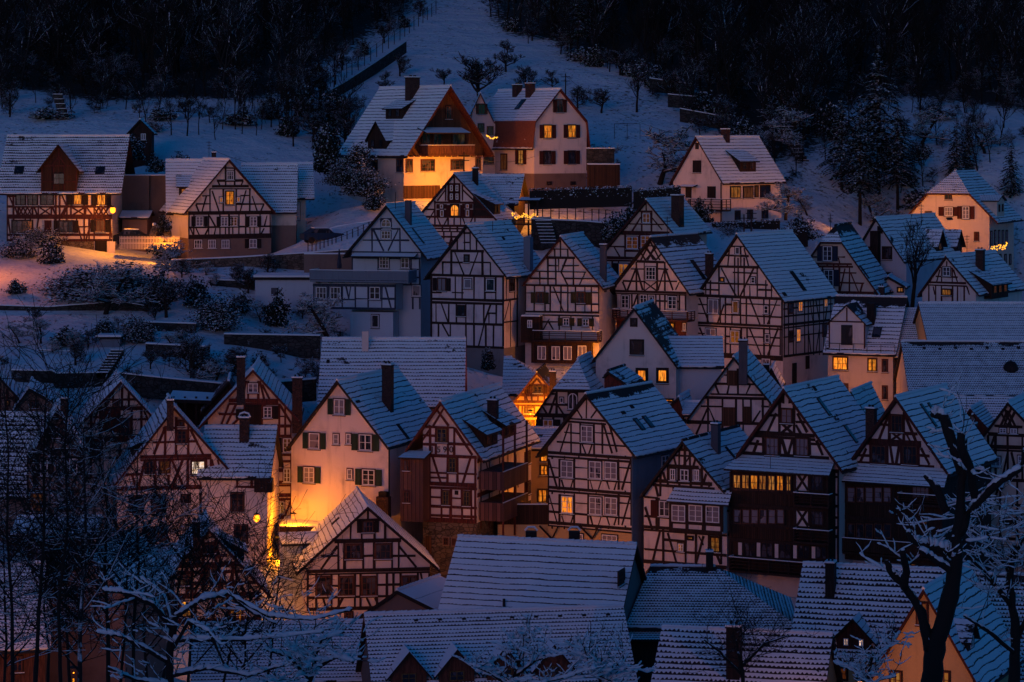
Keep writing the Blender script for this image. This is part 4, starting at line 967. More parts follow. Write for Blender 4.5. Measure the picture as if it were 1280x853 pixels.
h.eave(1205, 1330, 870, 718, 980, 9, yaw=8, wall='brownp', roofm='roofG', edge='dark')
h = House('tiled_house', 'pinkish fine-tiled roof cut by the lower left edge, over a brown wall', Z1, 134)
h.eave(-60, 64, 812, 705, 930, 9, yaw=-12, wall='brframe', roofm='roofF', edge='dark'); h.win([(22, 830, 12, 20)], 2, 2, 'glass', 'brframe')
h = House('gable_house', 'low gable with an orange-lit wall deep in the thicket at lower left', Z1, 140)
h.gable((108, 690), [(44, 752)], [(164, 748)], (54, 156), 930, 30, 8, wall='brownp', roofm='roofF', ov=.4, edge='dark', yaw=9); h.win([(92, 745, 12, 20)], 2, 2, 'glass', 'brframe')
h = House('shed_house', 'finely tiled snowy roof between the small red gable and the long dormered roof', Z1, 152)
h.eave(238, 462, 852, 778, 940, 7, yaw=-6, wall='ochre', roofm='roofF', edge='dark')
# ============================================================ middle rows
Zt = (730, 370, 4.738)
h = House('half_timbered_house', 'half-timbered gable with brown loading shutters and a pale chimney, rising behind the narrow bay house', Zt, 207)
h.gable((885, 360), [(590, 752)], [(1112, 636)], (612, 1095), 980, 80, 9, wall='pale', roofm='roofA', ov=.45)
h.timber('''H 522 780 1020; H+ 604 700 1090; H 584 750 1060; H+ 752 610 1100; H 655 690 820; H 655 1050 1100; H- 470 830 850
V 850,910 430 522; V 735,820,900,942,990,1058 604 752; D 775 522 800 580; D 988 522 962 580; D 735 662 665 820; D- 740 665 780 760; V 735,820,942,1058 752 900; D 1045 680 1000 752; V 910 522 580; D 860 522 850 580''', 'dark', w=.15)
h.box('loading_shutter', 848, 442, 906, 532, .05, .1, 'brplanks'); h.box('loading_shutter', 820, 660, 898, 772, .05, .1, 'brplanks'); h.box('loading_shutter', 944, 656, 992, 754, .05, .1, 'brplanks')
h.chimney('r', 940, 272, 432, 50, 'flue')
h = House('outbuilding', 'small outbuilding with snowy roof and dark chimney behind the pale-chimney gable', Zt, 222)
h.gable((1110, 425), [(1060, 500)], [(1170, 540)], (1070, 1160), 700, 20, 5, wall='redbrown', roofm='roofB', ov=.2); h.chimney('l', 1080, 415, 470, 34, 'slate')

h = House('white_gable_house', 'plain white gable house with two small yellow windows and a lower snow-roofed wing running right', Zt, 217)
h.gable((295, 70), [(45, 385)], [(552, 418)], (70, 545), 760, 110, 9, wall='pale', roofm='roofK', ov=.4)
h.win([(295, 157, 34, 42)], 2, 2, 'glass', 'dark', sill=False); h.win([(313, 305, 76, 84)], 3, 3, 'glass', 'dark'); h.win([(343, 472, 52, 66)], 1, 1, 'lit', 'dark', 'slate', cw=.16); h.win([(465, 473, 52, 70)], 1, 1, 'lit', 'dark', 'slate', cw=.16)
h.win([(498, 619, 58, 12)], 1, 1, 'lit', 'dark', sill=False)
w = h.wing(Zt, 217.3); w.eave(462, 832, 415, 236, 760, 6.5, yaw=2, wall='bluewhite', roofm='roofD', gov=.2, ridge=False)
h.hole('r', 500, 190, .3, .3)
h = House('roof_annexe', 'small tangle of snowy roofs tucked between the patchy-ridged house and the white wing', Zt, 210)
h.gable((560, 598), [(500, 650)], [(600, 720)], (520, 585), 860, 60, 5, wall='redbrown', roofm='roofA', ov=.2); w = h.wing(Zt, 209); w.eave(580, 690, 700, 625, 860, 4, yaw=5, roofm='roofB', gnd=False)
h = House('roof_annexe', 'low roof with a bold dark gable board just right of the hipped roof', Zt, 208)
h.gable((140, 445), [(115, 470)], [(250, 520)], (120, 240), 760, 95, 5, wall='redbrown', roofm='roofA', ov=.3)

Zv = (620, 430, 6.559)
h = House('hipped_half_timbered_house', 'half-hipped half-timbered house with a pointed arch attic window, half hidden behind the tall patchy-ridged gable', Zv, 213)
h.gable((618, 150), [(320, 575)], [(905, 560)], (335, 880), 1260, 150, 9, wall='cream', lower='ochre', split=830, roofm='roofA', ov=.4, hip=368, hipback=2.6)
h.timber('''H+ 384 430 760; H 498 370 760; H+ 582 330 760; H 598 330 760; H+ 738 330 700; H 410 430 500
V 497 384 582; V 500 384 498; D 495 410 435 580; D 380 510 420 582; D 505 505 555 582; V 335,350,378,470 600 860; V 560,600 582 738; D 385 745 400 800; D 410 745 440 800; D 340 740 350 850''', 'dark')
h.win([(630, 470, 74, 130)], 2, 1, 'glass', arch=True); h.win([(538, 462, 30, 44)], 1, 1, 'glass'); h.win([(428, 668, 80, 92)], 2, 2, 'litfaint', shut='darkshut', sw=.65)
h.win([(395, 905, 40, 70), (392, 1010, 50, 70)], 2, 2, 'litdim', 'brframe', off=.02)
h.win([(398, 1240, 50, 60)], 2, 2, 'lit', 'brframe', off=.02)
h = House('lamplit_house', 'small orange-lit half-timbered gable with a snowy hipped roof behind it', Zv, 221)
h.gable((335, 228), [(122, 498)], [(450, 360)], (150, 460), 980, 60, 6, wall='ochre', roofm='roofM', ov=.55, edge='brframe')
h.timber('H+ 418 180 450; H+ 475 150 450; H 342 270 400; H 505 150 450; V 240,294,345,395 342 475; D 240 418 262 475; V 180,215 505 600; D 300 330 335 285; D 372 330 338 285; H+ 590 150 450', 'brframe')
h.win([(343, 375, 66, 56)], 2, 2, 'glass', 'ocframe', 'ocframe', shut='brplanks', sw=.75); h.win([(275, 545, 80, 50)], 3, 2, 'litdim', 'brframe', 'ocframe'); h.win([(275, 668, 76, 76)], 3, 2, 'lit', 'brframe', 'ocframe')
h.chimney('r', 463, 238, 385, 52, 'brick')
w = h.wing(Zv, 226); w.eave(48, 560, 408, 110, 700, 7, yaw=2, wall='cream', roofm='roofA', hipR=4.5, hipL=.01, ridge='snow')
h = House('ochre_house', 'ochre house glimpsed in the lit gap beside the house dated 1590', Z1, 204)
h.eave(654, 735, 560, 535, 730, 6, yaw=0, wall='ochre', roofm='roofA'); h.win([(680, 571, 9, 12), (680, 588, 9, 12)], 2, 2, 'lit', 'brframe', 'ocframe'); h.win([(678, 620, 11, 16)], 2, 2, 'lit', 'brframe', 'ocframe', label='lit window with a small green tree')
mb = MB(); q = Pl(P(621, 700, 192)-UP*3, Vector((1, 0, 0)), Vector((0, -1, 0)))
rt = root('roof_terrace', 'brown boarded roof terrace over an ochre storey beside the house dated 1590', 'terrace', tuple(P(655, 700, 192)-UP*3))
a0, z0 = q.hit(621, 656); a1, z1 = q.hit(686, 631)
q.box(mb, a0, a1, z0, z1, -.15, 0); q.box(mb, a1-.15, a1, z0, z1, -5, -.151); q.box(mb, a0, a0+.15, z0, z1, -5, -.151); mb.build('parapet', 'planks', rt)
mb = MB(); q.box(mb, a0, a1, z1+.002, z1+.06, -.2, .05); mb.build('snowy_rail', 'snow', rt)
mb = MB(); q.box(mb, a0+.05, a1-.05, -4, z0-.003, -5, -.03); mb.build('wall', 'ochre', rt); GROUND.append((P(655, 700, 192).x, 190, (P(655, 700, 192)-UP*4).z))

Zw = (360, 230, 3.553)
h = House('long_roof_house', 'long low roof of evenly lined snow with a pink chimney, broadest in the village centre', Zw, 214)
h.eave(128, 785, 985, 686, 1150, 11, yaw=0, wall='brownp', roofm='roofC', gov=.3, edge='redbrown', ridge='snow')
h.chimney('f', 343, 655, 745, 28, 'pale', cap=False); h.hole('f', 178, 790, .25, .35); h.hole('f', 490, 925, .5, .7)
h.chimney('f', 436, 805, 860, 44, 'brick')

# second row
Zj = (645, 285, 5.014)
h = House('half_timbered_house', 'narrow half-timbered gable with olive shutters and snowy balcony over a dark boarded ground floor', Zj, 240)
h.gable((278, 53), [(42, 348)], [(545, 376)], (58, 522), 850, 134, 8.5, wall='white', roofm='roofA', ov=.5, edge='darkred')
h.timber('''H 134 215 325; H+ 187 190 372; H 238 200 265; H 238 290 395; H 275 120 440; H 318 90 250; H 318 300 480; H+ 362 55 525; H 408 58 115; H 405 215 350; H 408 460 525; H 475 110 220; H 478 370 520; H+ 528 55 525; H 548 55 525
V 278 80 185; V 244,325 134 185; V 200,360 187 362; V 250 187 362; V- 268 187 275; V 150 275 362; D 318 190 285 275; D 283 278 325 360; D 435 278 400 358; V 60,115,182,215,282,325,372,432,473,518 362 528; D 235 370 298 525; V 160,270,345,480 548 640; D 170 640 210 570; D 200 580 235 640; H 590 160 270''', 'dark', w=.13)
h.win([(150, 438, 40, 64), (408, 437, 46, 66)], 2, 2, 'glass', 'brframe', 'brframe', shut='oliveshut', sw=.75)
h.box('ground_floor', 60, 548, 520, 850, .042, .06, 'planks') if False else None
h.win([(315, 589, 38, 46), (437, 592, 38, 46)], 2, 2, 'glass', 'wframe', 'brframe', shut='oliveshut', sw=.7)
h.box('boarded_storey', 95, 705, 470, 850, .05, .9, 'planks'); h.railing(105, 648, 515, 708, .05, 1.5, 'dark')
h.win([(162, 783, 52, 84), (250, 785, 52, 84), (324, 785, 52, 84), (415, 775, 54, 72)], 2, 1, 'curtain', off=.9, sill=False)
h.box('annexe', 30, 556, 148, 720, .05, 1.2, 'planks', snow=.12); h.win([(87, 602, 30, 48)], 2, 2, 'curtain', off=1.2, sill=False)
h.chimney('r', 543, 112, 320, 40, 'flue')
Zi2 = (525, 265, 4.738)
h = House('half_timbered_house', 'weathered half-timbered gable with stained walls and a grey-blue chimney low on its roof', Zi2, 240)
h.gable((272, 73), [(25, 388)], [(515, 384)], (62, 498), 900, 253, 9, wall='old', lower='grey', split=800, roofm='roofA', ov=.45)
h.timber('''H+ 232 180 378; H 300 130 262; H 300 297 420; H+ 378 50 505; H 125 258 300; H 182 258 300; H+ 521 60 500; H+ 541 60 500; H+ 662 60 500; H+ 797 60 500; H 478 60 130; H 478 190 260; H 478 385 450
V 264,297 105 232; V 222 160 232; V 335 160 232; V+ 187,370 232 378; V 135,418 300 378; D 205 236 262 378; D 345 236 292 378; V+ 65 378 797; V 210,250,320,385,450 378 521; V+ 495 378 797; V 95,170,215,272,320,378,452 541 662; D 125 541 170 662; D 420 545 378 662; V 110,180,272,320,390,436 662 797; D 380 665 345 797; D 132 665 172 740; H 600 400 450; V- 408 600 660''', 'dark', w=.14)
h.win([(277, 277, 28, 42)], 1, 2, 'glass', 'dark'); h.win([(130, 430, 48, 72)], 2, 1, 'curtain', 'brframe', shut='darkshut', sw=.5); h.win([(285, 425, 42, 54)], 1, 1, 'curtain'); h.win([(418, 432, 50, 70)], 1, 1, 'glass'); h.win([(245, 586, 46, 60)], 2, 2, 'glass', 'dark')
h.timber('H+ 520 498 580; H 650 498 580; V+ 575 380 800; V 535 520 800; D 500 640 530 525; V 510,560 380 520', 'dark', p='r', w=.13); h.win([(542, 430, 26, 80)], 2, 2, 'glass', 'dark', p='r')
h.chimney('r', 632, 150, 330, 44, 'greyblue', .7, cap=False); h.hole('r', 493, 158, .35, .3); h.pole('r', 430, 55, 115, 0)
Zh = (380, 240, 4.489)
h = House('blue_timbered_house', 'half-timbered house with blue-painted frames, arched attic window and a broad roof terrace in front', Zh, 247)
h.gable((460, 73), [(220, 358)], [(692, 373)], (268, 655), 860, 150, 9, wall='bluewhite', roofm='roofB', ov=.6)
h.timber('''V 382,538 205 338; H 272 330 590; H 338 268 655; D 388 210 447 332; D 530 210 472 332; H 208 380 432; H 208 490 540; D 430 150 436 208; D 492 208 488 150; H 372 268 655; V 270,415,600,650 372 520; H 435 600 655; H 480 600 655; H 520 268 655; V 610,650 520 660; H 590 600 655''', 'bluewood', w=.14)
h.win([(461, 174, 54, 44)], 2, 2, 'glass', case='bluewood', arch=True); h.win([(461, 241, 52, 46)], 3, 2, 'glass', case='bluewood')
h.pent(262, 342, 618, 362, 1.2, 'roofS'); h.win([(450, 396, 54, 66)], 3, 3, 'glass', case='bluewood'); h.win([(567, 398, 46, 58)], 2, 2, 'glass', case='bluewood')
h.box('extension', 50, 512, 515, 660, .05, 2.4, 'bluewhite'); h.railing(33, 442, 585, 500, .3, 3.0, 'greyblue', board=True)
h.timber('V 56,68,137,215,288,360,437,512 520 658; H+ 524 50 515; H 600 288 360; H+ 655 50 515; H 600 430 515; H 605 215 288; D 236 530 252 604; D 262 530 250 604; D 455 530 490 655', 'bluewood', off=2.4, hull=False, w=.13)
h.win([(98, 568, 58, 68), (178, 568, 58, 68)], 3, 2, 'glass', off=2.4, case='bluewood'); h.win([(398, 568, 58, 68)], 2, 2, 'glass', off=2.4, case='bluewood')
h.box('ground_storey', 260, 675, 500, 860, .05, 1.9, 'bluewhite'); h.win([(400, 725, 40, 70)], 1, 1, 'glass', off=1.9); h.win([(632, 555, 46, 60)], 1, 1, 'curtain', case='bluewood')
for i in range(7): h.box('joist', 65+i*68, 503, 85+i*68, 511, 2.4, 2.85, 'dark')
h.chimney('r', 581, 48, 168, 34, 'flue', cap=False); h.skylight('r', 640, 248, .35, 1.8); h.pole('r', 514, 0, 95, 0)
p_ = h.loc('f', 193, 435, 2.0); pl = h.pl['f']; mb = MB()
mb.tube([pl.pt(p_[0], p_[1], 2.0), pl.pt(p_[0], p_[1]+.3, 2.0), pl.pt(p_[0], p_[1]+2.2, 2.0)], [.05, .22, .04], 8)
Zm2 = (860, 280, 4.263)
h = House('half_timbered_house', 'largest half-timbered house of the right middle, pinkish snow roof, long flank with two lit windows', Zm2, 240)
h.gable((258, 53), [(33, 388)], [(512, 410)], (46, 506), 850, 277, 9.6, wall='white', lower='pale', split=712, roofm='roofB', ov=.4)
h.timber('''H+ 229 155 375; H 120 222 300; H 170 190 325; H- 262 240 372; H 320 88 425; H 352 70 165; H 352 375 450; H+ 390 45 508; H 430 46 105; H 430 200 232; H 430 280 492; H 487 50 500; H+ 538 45 508; H 552 46 506; H 585 46 90; H 600 200 230; H 605 315 492; H 645 200 492; H+ 700 45 508; H+ 712 45 508
V 165,370 229 390; V 268,248,300 180 390; V 95,120,415,445 300 390; V 250,282 120 229; D 178 235 258 388; D 352 235 278 388; D 222 130 213 225; D 300 130 322 225; V 48,502 390 712; V 105,172,200,235,280,312,405,435 390 535; D 62 395 115 535; D 192 430 156 535; D 328 396 385 535; D 478 398 425 535; V 200,225,285,315,405,435,492 552 700; D 328 555 390 700; D 482 555 425 700; D 62 552 86 610; D 100 700 86 620; V- 60,330 330 390''', 'dark', w=.14)
h.win([(265, 143, 24, 38)], 1, 1, 'glass'); h.win([(183, 298, 18, 20)], 1, 1, 'litdim', 'dark'); h.win([(348, 300, 22, 32)], 1, 2, 'glass'); h.win([(136, 440, 54, 72)], 2, 1, 'curtain'); h.win([(255, 443, 32, 64)], 1, 1, 'litfaint'); h.win([(418, 457, 24, 42)], 1, 2, 'glass')
h.win([(122, 577, 54, 36)], 2, 1, 'curtain'); h.win([(252, 602, 48, 64)], 2, 2, 'litfaint'); h.win([(424, 610, 24, 44)], 1, 2, 'glass'); h.win([(417, 743, 44, 46)], 2, 2, 'curtain')
h.timber('''H+ 400 508 770; H 440 508 770; H 480 508 770; H+ 525 508 770; H 540 508 770; H 590 508 770; H+ 690 508 770; V 512,535,560,575,620,640,668,700,722,760 380 700; D 648 400 665 520; D 700 520 680 400; D 640 560 655 690; D 700 560 680 690; D 745 400 730 520''', 'dark', p='r', w=.13)
h.win([(597, 440, 22, 54)], 2, 3, 'lit', 'wframe', p='r', sill=False); h.win([(732, 418, 18, 50)], 2, 3, 'litdim', 'wframe', p='r', sill=False); h.win([(586, 594, 20, 70)], 2, 3, 'lit', 'wframe', p='r', sill=False); h.win([(545, 450, 26, 56), (727, 565, 20, 70), (548, 600, 26, 60)], 2, 2, 'glass', 'brframe', p='r', sill=False)
h.win([(636, 738, 16, 64)], 1, 1, 'slate', 'redshut', p='r', sill=False); h.box('door', 558, 742, 580, 850, .02, .08, 'slate', p='r')
h.hole('r', 585, 305, .6, 2.2); h.hole('r', 513, 376, .5, .4)
Zkl = (745, 240, 5.331)
h = House('half_timbered_house', 'half-timbered gable with diamond lattice at its peak and white windows over a balcony', Zkl, 242)
h.gable((362, 298), [(68, 674)], [(622, 674)], (130, 602), 1010, 290, 9.5, wall='white', roofm='roofM', ov=.6)
h.timber('''H+ 467 270 455; H 515 235 322; H 515 410 480; H 595 180 330; H 595 410 540; H+ 667 120 610; H 682 120 610; H- 360 345 385
X 330 372 400 455; D 300 455 362 330; D 425 455 362 330; D 345 455 395 360; D 385 455 330 360; D 295 400 330 455; D 440 410 400 455
V 270,322,408,460 467 660; D 268 510 210 655; D 272 510 312 655; D 458 510 412 655; D 462 510 515 655; D 178 600 200 655; D 555 600 530 655; X 325 600 403 658; V 135,240,280,400,460,555,598 682 800; H 730 400 560; D 275 690 240 790; V 425 682 800''', 'dark', w=.15)
h.win([(366, 543, 66, 84)], 3, 3, 'glass'); h.win([(196, 732, 50, 84), (318, 724, 46, 76), (510, 738, 58, 84)], 2, 3, 'glass'); h.win([(370, 735, 24, 74)], 1, 2, 'glass')
h.box('lower_wall', 135, 840, 600, 1010, .05, .08, 'redbrown'); h.railing(110, 790, 610, 850, .05, 1.6, 'darkred'); h.win([(500, 900, 44, 50)], 2, 2, 'lit', 'dark', off=.1, label='lit window under the balcony'); h.win([(590, 900, 20, 50)], 1, 2, 'curtain', off=.1)
h.chimney('r', 747, 420, 580, 46, 'brick'); h.skylight('r', 680, 520, .7, 2.2, 'slate'); h.pole('r', 475, 165, 320)
h = House('half_timbered_house', 'half-timbered gable with reddish-lit windows and a big square chimney, peeking up behind the lattice gable', Zkl, 256)
h.gable((332, 50), [(58, 378)], [(525, 282)], (72, 512), 860, 235, 9, wall='cream', roofm='roofB', ov=.5, edge='darkred')
h.timber('''V 335 75 130; H 131 285 375; H 215 215 455; H+ 270 170 490; H 285 160 500; H 365 75 200; H+ 443 70 500; H 460 70 500; V 305,370 131 265; D 300 168 240 262; D 370 168 440 252; V 195,290 285 440; D 120 368 165 440; V 110,150 460 600; H 395 200 290; V 235,265,300,340,380,420 270 285''', 'darkred', w=.15)
h.win([(337, 175, 50, 62)], 2, 2, 'litfaint', case='redbrown'); h.win([(243, 339, 76, 80), (330, 331, 60, 78)], 2, 3, 'litfaint', case='redbrown'); h.win([(185, 522, 64, 86)], 2, 3, 'litdim', case='redbrown', shut='darkshut', sw=.5)
h.chimney('r', 528, 30, 205, 62, 'brick', 1.2)
Zn = (1000, 280, 7.106)
h = House('blue_shuttered_house', 'half-timbered house with blue shutters and a snow-capped half hip, behind the largest house', Zn, 253)
h.gable((272, 20), [(82, 300)], [(520, 375), (700, 625)], (92, 655), 1100, 170, 9, wall='cream', roofm='roofM', ov=.4, hip=158, hipback=1.6, edge='darkred')
h.timber('H 295 88 150; H 295 335 400; H+ 355 120 460; H+ 380 120 470; H 435 350 500; H 525 350 570; H+ 608 130 660; V 440,350 380 608; D 402 395 352 605; D 450 440 518 605; D 555 530 535 605; D 340 300 350 350; V 200,300 380 608; V 160,240,300,340,420 355 380; H+ 720 100 700; V 300,380,420 608 900', 'redbrown', w=.14)
h.win([(245, 264, 80, 128)], 2, 3, 'glass', shut='blueshut', sw=.55); h.win([(255, 480, 84, 140)], 2, 3, 'glass', shut='blueshut', sw=.5); h.win([(285, 710, 40, 110)], 2, 4, 'curtain', shut='blueshut', sw=.8)
h.pole('l', 270, -90, 60); h.chimney('r', 720, 570, 640, 50, 'brick'); h.hole('r', 570, 430, .5, 1.5)
Zo = (1060, 200, 4.741)
h = House('white_gable_house', 'white gable house with twin gabled dormers and a tall dark chimney up its front', Zo, 264)
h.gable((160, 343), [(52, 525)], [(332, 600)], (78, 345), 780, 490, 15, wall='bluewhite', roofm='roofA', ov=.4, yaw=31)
h.win([(232, 553, 54, 72)], 3, 2, 'glass', 'dark'); h.win([(135, 553, 24, 70)], 2, 2, 'glass', 'dark'); h.win([(230, 690, 64, 40)], 2, 1, 'glass', 'dark'); h.win([(190, 415, 24, 36)], 1, 1, 'glass', 'dark', sill=False)
mb = MB(); pl = h.pl['f']; a, z = h.loc('f', 152, 715, .8); a2, z2 = h.loc('f', 152, 422, .8); mb.box8(pl.pt(a-.42, z, .03), pl.e*.84, pl.n*.7, UP*(z2-z)); mb.build('chimney_stack', 'slate', h.root)
for x in (545, 655): h.dormer('r', x, 540, 1.9, .9, 'gable', gh=1.3, wall='dark', n=1, frame='dark', ov=.4)
h.hole('r', 600, 350, 1.5, .3); h.pole('r', 434, 265, 390); h.pole('r', 705, 445, 560); h.pole('r', 446, 445, 530)
w = h.wing(Zo, 258); w.gable((238, 690), [(205, 715)], [(345, 752)], (215, 335), 900, 20, 4, wall='pale', roofm='roofS', gnd=False); w.win([(310, 770, 34, 26)], 2, 1, 'litdim', 'dark', sill=False)
h = House('half_timbered_house', 'small half-timbered gable with one lit window, long shed dormer and chimney, by the twin-dormered house', Zo, 251)
h.gable((578, 567), [(412, 800)], [(775, 795)], (440, 758), 1000, 270, 12, wall='pale', roofm='roofA', ov=.4, edge='darkred')
h.timber('H 640 545 620; H 693 520 650; H+ 728 480 700; H 745 475 705; V 556,618 640 728; D 525 728 545 650; D 650 728 625 650; V 480,520,555,620,650,690 745 900; D 505 750 515 800; D 705 750 720 800; H+ 850 440 760; V 585 600 630', 'darkred', w=.14)
h.win([(585, 661, 44, 52)], 2, 2, 'glass'); h.win([(585, 785, 54, 34)], 3, 1, 'litdim', 'brframe')
h.chimney('r', 777, 540, 650, 48, 'brick'); h.dormer('r', 900, 800, 4.2, 1.2, 'shed', n=3, frame='ocframe', s2=.5, pane='litfaint')
Zq = (1020, 360, 4.923)
h = House('house', 'apricot-walled house with two bright yellow windows, a white dormer and bare ridge tiles', Zq, 232)
h.eave(42, 492, 402, 50, 860, 9, yaw=20, wall='cream', roofm='roofM', gov=.35, edge='dark')
h.win([(150, 465, 88, 76)], 3, 2, 'lit', 'ocframe', 'redbrown'); h.win([(347, 474, 52, 74)], 2, 3, 'lit', 'ocframe', 'redbrown'); h.win([(424, 480, 30, 74), (424, 645, 28, 80), (175, 610, 40, 36)], 1, 2, 'glass', 'brframe', 'redbrown')
h.dormer('f', 190, 372, 3.1, 2.3, 'gable', gh=1.5, wall='bluewhite', roofm='roofM', n=1, frame='darkshut', ww=1.0, wh=2.2, timber=[(-1, 2.3, 1, 2.3), (0, 2.3, 0, 3.5), (-1, 0, -1, 2.3), (1, 0, 1, 2.3)])
h.skylight('f', 375, 275, .75, 1.2); h.chimney('f', 335, 95, 230, 50, 'slate', .9, cap=False)
mb = MB(); pl = h.pl['f']
a0, zz = h.loc('f', 60, 372, .3); a1, _ = h.loc('f', 485, 372, .3)
mb.tube([pl.pt(a0, zz+.45, .3), pl.pt(a1, zz+.45, .3)], .03, 4)
for i in range(6): t_ = a0+(a1-a0)*i/5; mb.tube([pl.pt(t_, zz-.3, .3), pl.pt(t_, zz+.45, .3)], .025, 4)
mb.build('snow_guard_rail', 'metal', h.root)
w = h.wing(Zq, 231); w.eave(482, 612, 425, 120, 860, 9, yaw=20, wall='ochre', roofm='roofF', gnd=False, ridge=False)
w.win([(548, 475, 70, 60)], 2, 1, 'litfaint', 'brframe', 'redbrown', off=.02); w.box('balcony_screen', 505, 515, 590, 600, .05, .12, 'brplanks'); w.win([(543, 625, 56, 50)], 1, 1, 'litdim', 'ocframe', off=.02)
h = House('tiled_house', 'plain fine-tiled snowy roof at the right edge, the upper of the two stacked there', Zq, 226)
h.eave(684, 1420, 322, 92, 700, 9, yaw=0, wall='ochre', roofm='roofF', gov=.2)
h = House('church_like_hall', 'large finely tiled snowy roof with a dark oval dormer at the right edge', Zq, 215, 'hall')
h.eave(572, 1450, 660, 330, 1000, 13, yaw=3, wall='cream', roofm='roofG', gov=.2)
p_ = h.on_slope('f', 1198, 495); mb = MB(); mb.ball(p_-UP*.1, .62, 0, 1.15, 14, 8); mb.build('oval_dormer', 'slate', h.roof)
for i in range(7): h.hole('f', 665+i*97, 372+(i % 2)*6, .25, .25)
w = h.wing(Zq, 208); w.eave(640, 1450, 840, 668, 1100, 3.0, yaw=3, wall='cream', roofm='roofF', gnd=False, back=False, ridge=False)
h = House('small_gable_house', 'tiny dark gable with a round-arched window between the unlit veranda house and lattice gable', Zg, 205)
h.gable((565, 165), [(538, 205)], [(640, 248)], (545, 632), 600, 55, 6, wall='redbrown', roofm='roofF', ov=.35, edge='redbrown'); h.win([(570, 215, 30, 40)], 2, 2, 'curtain', 'ocframe', arch=True); h.chimney('r', 578, 235, 330, 26, 'slate')
h = House('gable_house', 'pinkish snowy roof slope rising between the two veranda houses from behind', Zg, 206)
h.gable((78, 95), [(20, 180)], [(160, 260)], (28, 150), 600, 78, 7, wall='redbrown', roofm='roofA', ov=.3)

# ============================================================ top row
ZA = (0, 160, 5.02)
h = House('farmhouse', 'long half-timbered farmhouse with central gabled dormer and a bright lamp on its corner', ZA, 272)
h.eave(-25, 762, 408, 48, 720, 11, yaw=0, wall='cream', roofm='roofT', gov=1.0, edge='darkred', ridge='snow')
h.timber('''H+ 495 40 725; H+ 550 40 725; H+ 565 40 725; H+ 672 40 725; H+ 705 40 725; H 430 40 100; V 45,85,350,375,420,530,590,720 410 700; V 115,205,240,322,445,538 495 550; X 250 500 320 548; X 455 500 530 548; D 385 545 410 500; D 420 500 400 548; D 50 410 85 490; D 95 500 110 548; D 215 500 235 548; D 330 500 350 548; D 545 500 580 548; D 385 415 420 490; V 160,190,345,560,690 565 705; D 480 570 510 700; D 540 700 580 570; D 50 570 70 700; D 225 690 240 570; D 690 570 700 690; D 345 690 370 640; H 620 480 590
X 120 500 145 550; X 145 500 172 550; X 172 500 200 550; X 592 500 620 550; X 620 500 648 550; X 648 500 680 550''', 'darkred', w=.16)
h.win([(130, 452, 60, 68), (205, 452, 60, 68), (295, 452, 80, 68)], 2, 2, 'glass', 'dark'); h.win([(488, 450, 50, 64)], 1, 1, 'lit', 'brframe', shut='darkshut', sw=.7, label='lit window with a star'); h.win([(636, 452, 52, 66)], 2, 1, 'lit', 'brframe', shut='darkshut', sw=.6)
h.win([(140, 620, 130, 78)], 4, 2, 'glass', 'dark'); h.win([(415, 620, 90, 74)], 3, 2, 'glass', 'dark', shut='darkshut', sw=.3); h.win([(630, 615, 56, 74)], 2, 2, 'litfaint', 'brframe', shut='darkshut', sw=.5)
h.box('door', 278, 580, 322, 722, .02, .09, 'darkred'); h.box('garage_door', 595, 708, 670, 812, .02, .09, 'darkshut')
h.box('stone_footing', 20, 712, 270, 830, .01, .04, 'stone'); h.box('stone_footing', 335, 712, 590, 830, .01, .04, 'stone'); h.box('stone_footing', 672, 712, 722, 812, .01, .05, 'pale')
h.dormer('f', 370, 400, 3.5, 2.6, 'gable', gh=2.2, wall='planks', roofm='roofC', n=1, frame='dark', ww=1.1, wh=1.1, ov=.6, timber=[(-1, 2.6, 1, 2.6), (0, 2.6, 0, 4.4), (-.4, 2.6, 0, 3.6), (.4, 2.6, 0, 3.6), (-1, 0, -1, 2.6), (1, 0, 1, 2.6), (-.3, 0, -.3, 2.6), (.3, 0, .3, 2.6), (-1, 1.0, 1, 1.0)])
h.skylight('f', 120, 265, .95, 1.1); h.skylight('f', 628, 268, .95, 1.1)
h = House('annexe', 'dark windowless annexe with a snowy ledge right of the lamp-lit farmhouse', ZA, 276)
h.eave(745, 938, 560, 518, 760, 4, yaw=0, wall='brownp', roofm='roofS', gnd=False, ridge=False); 
mb = MB(); q = h.pl['f'].at(-3); a0, z0 = q.hit(*h.z(765, 520)); a1, z1 = q.hit(*h.z(935, 300)); q.box(mb, a0, a1, 0, z1, -4, 0, 0); q.box(mb, a0-.1, a1+2.5, z1+.002, z1+.12, -4, .1, 1); q.box(mb, a1+.002, a1+2.4, 0, z1-.01, -4, -.6, 0); mb.build('upper_wall', ['brownp', 'snow'], h.root)
ZA2 = (0, 0, 2.584)
h = House('hillside_hut', 'dark little gabled hut among snowy shrubs on the slope behind the farmhouse annexe', ZA2, 292)
h.gable((452, 385), [(408, 432)], [(498, 430)], (418, 490), 520, 8, 5, wall='dark', roofm='roofB', ov=.3); h.win([(463, 442, 16, 20)], 2, 1, 'curtain')

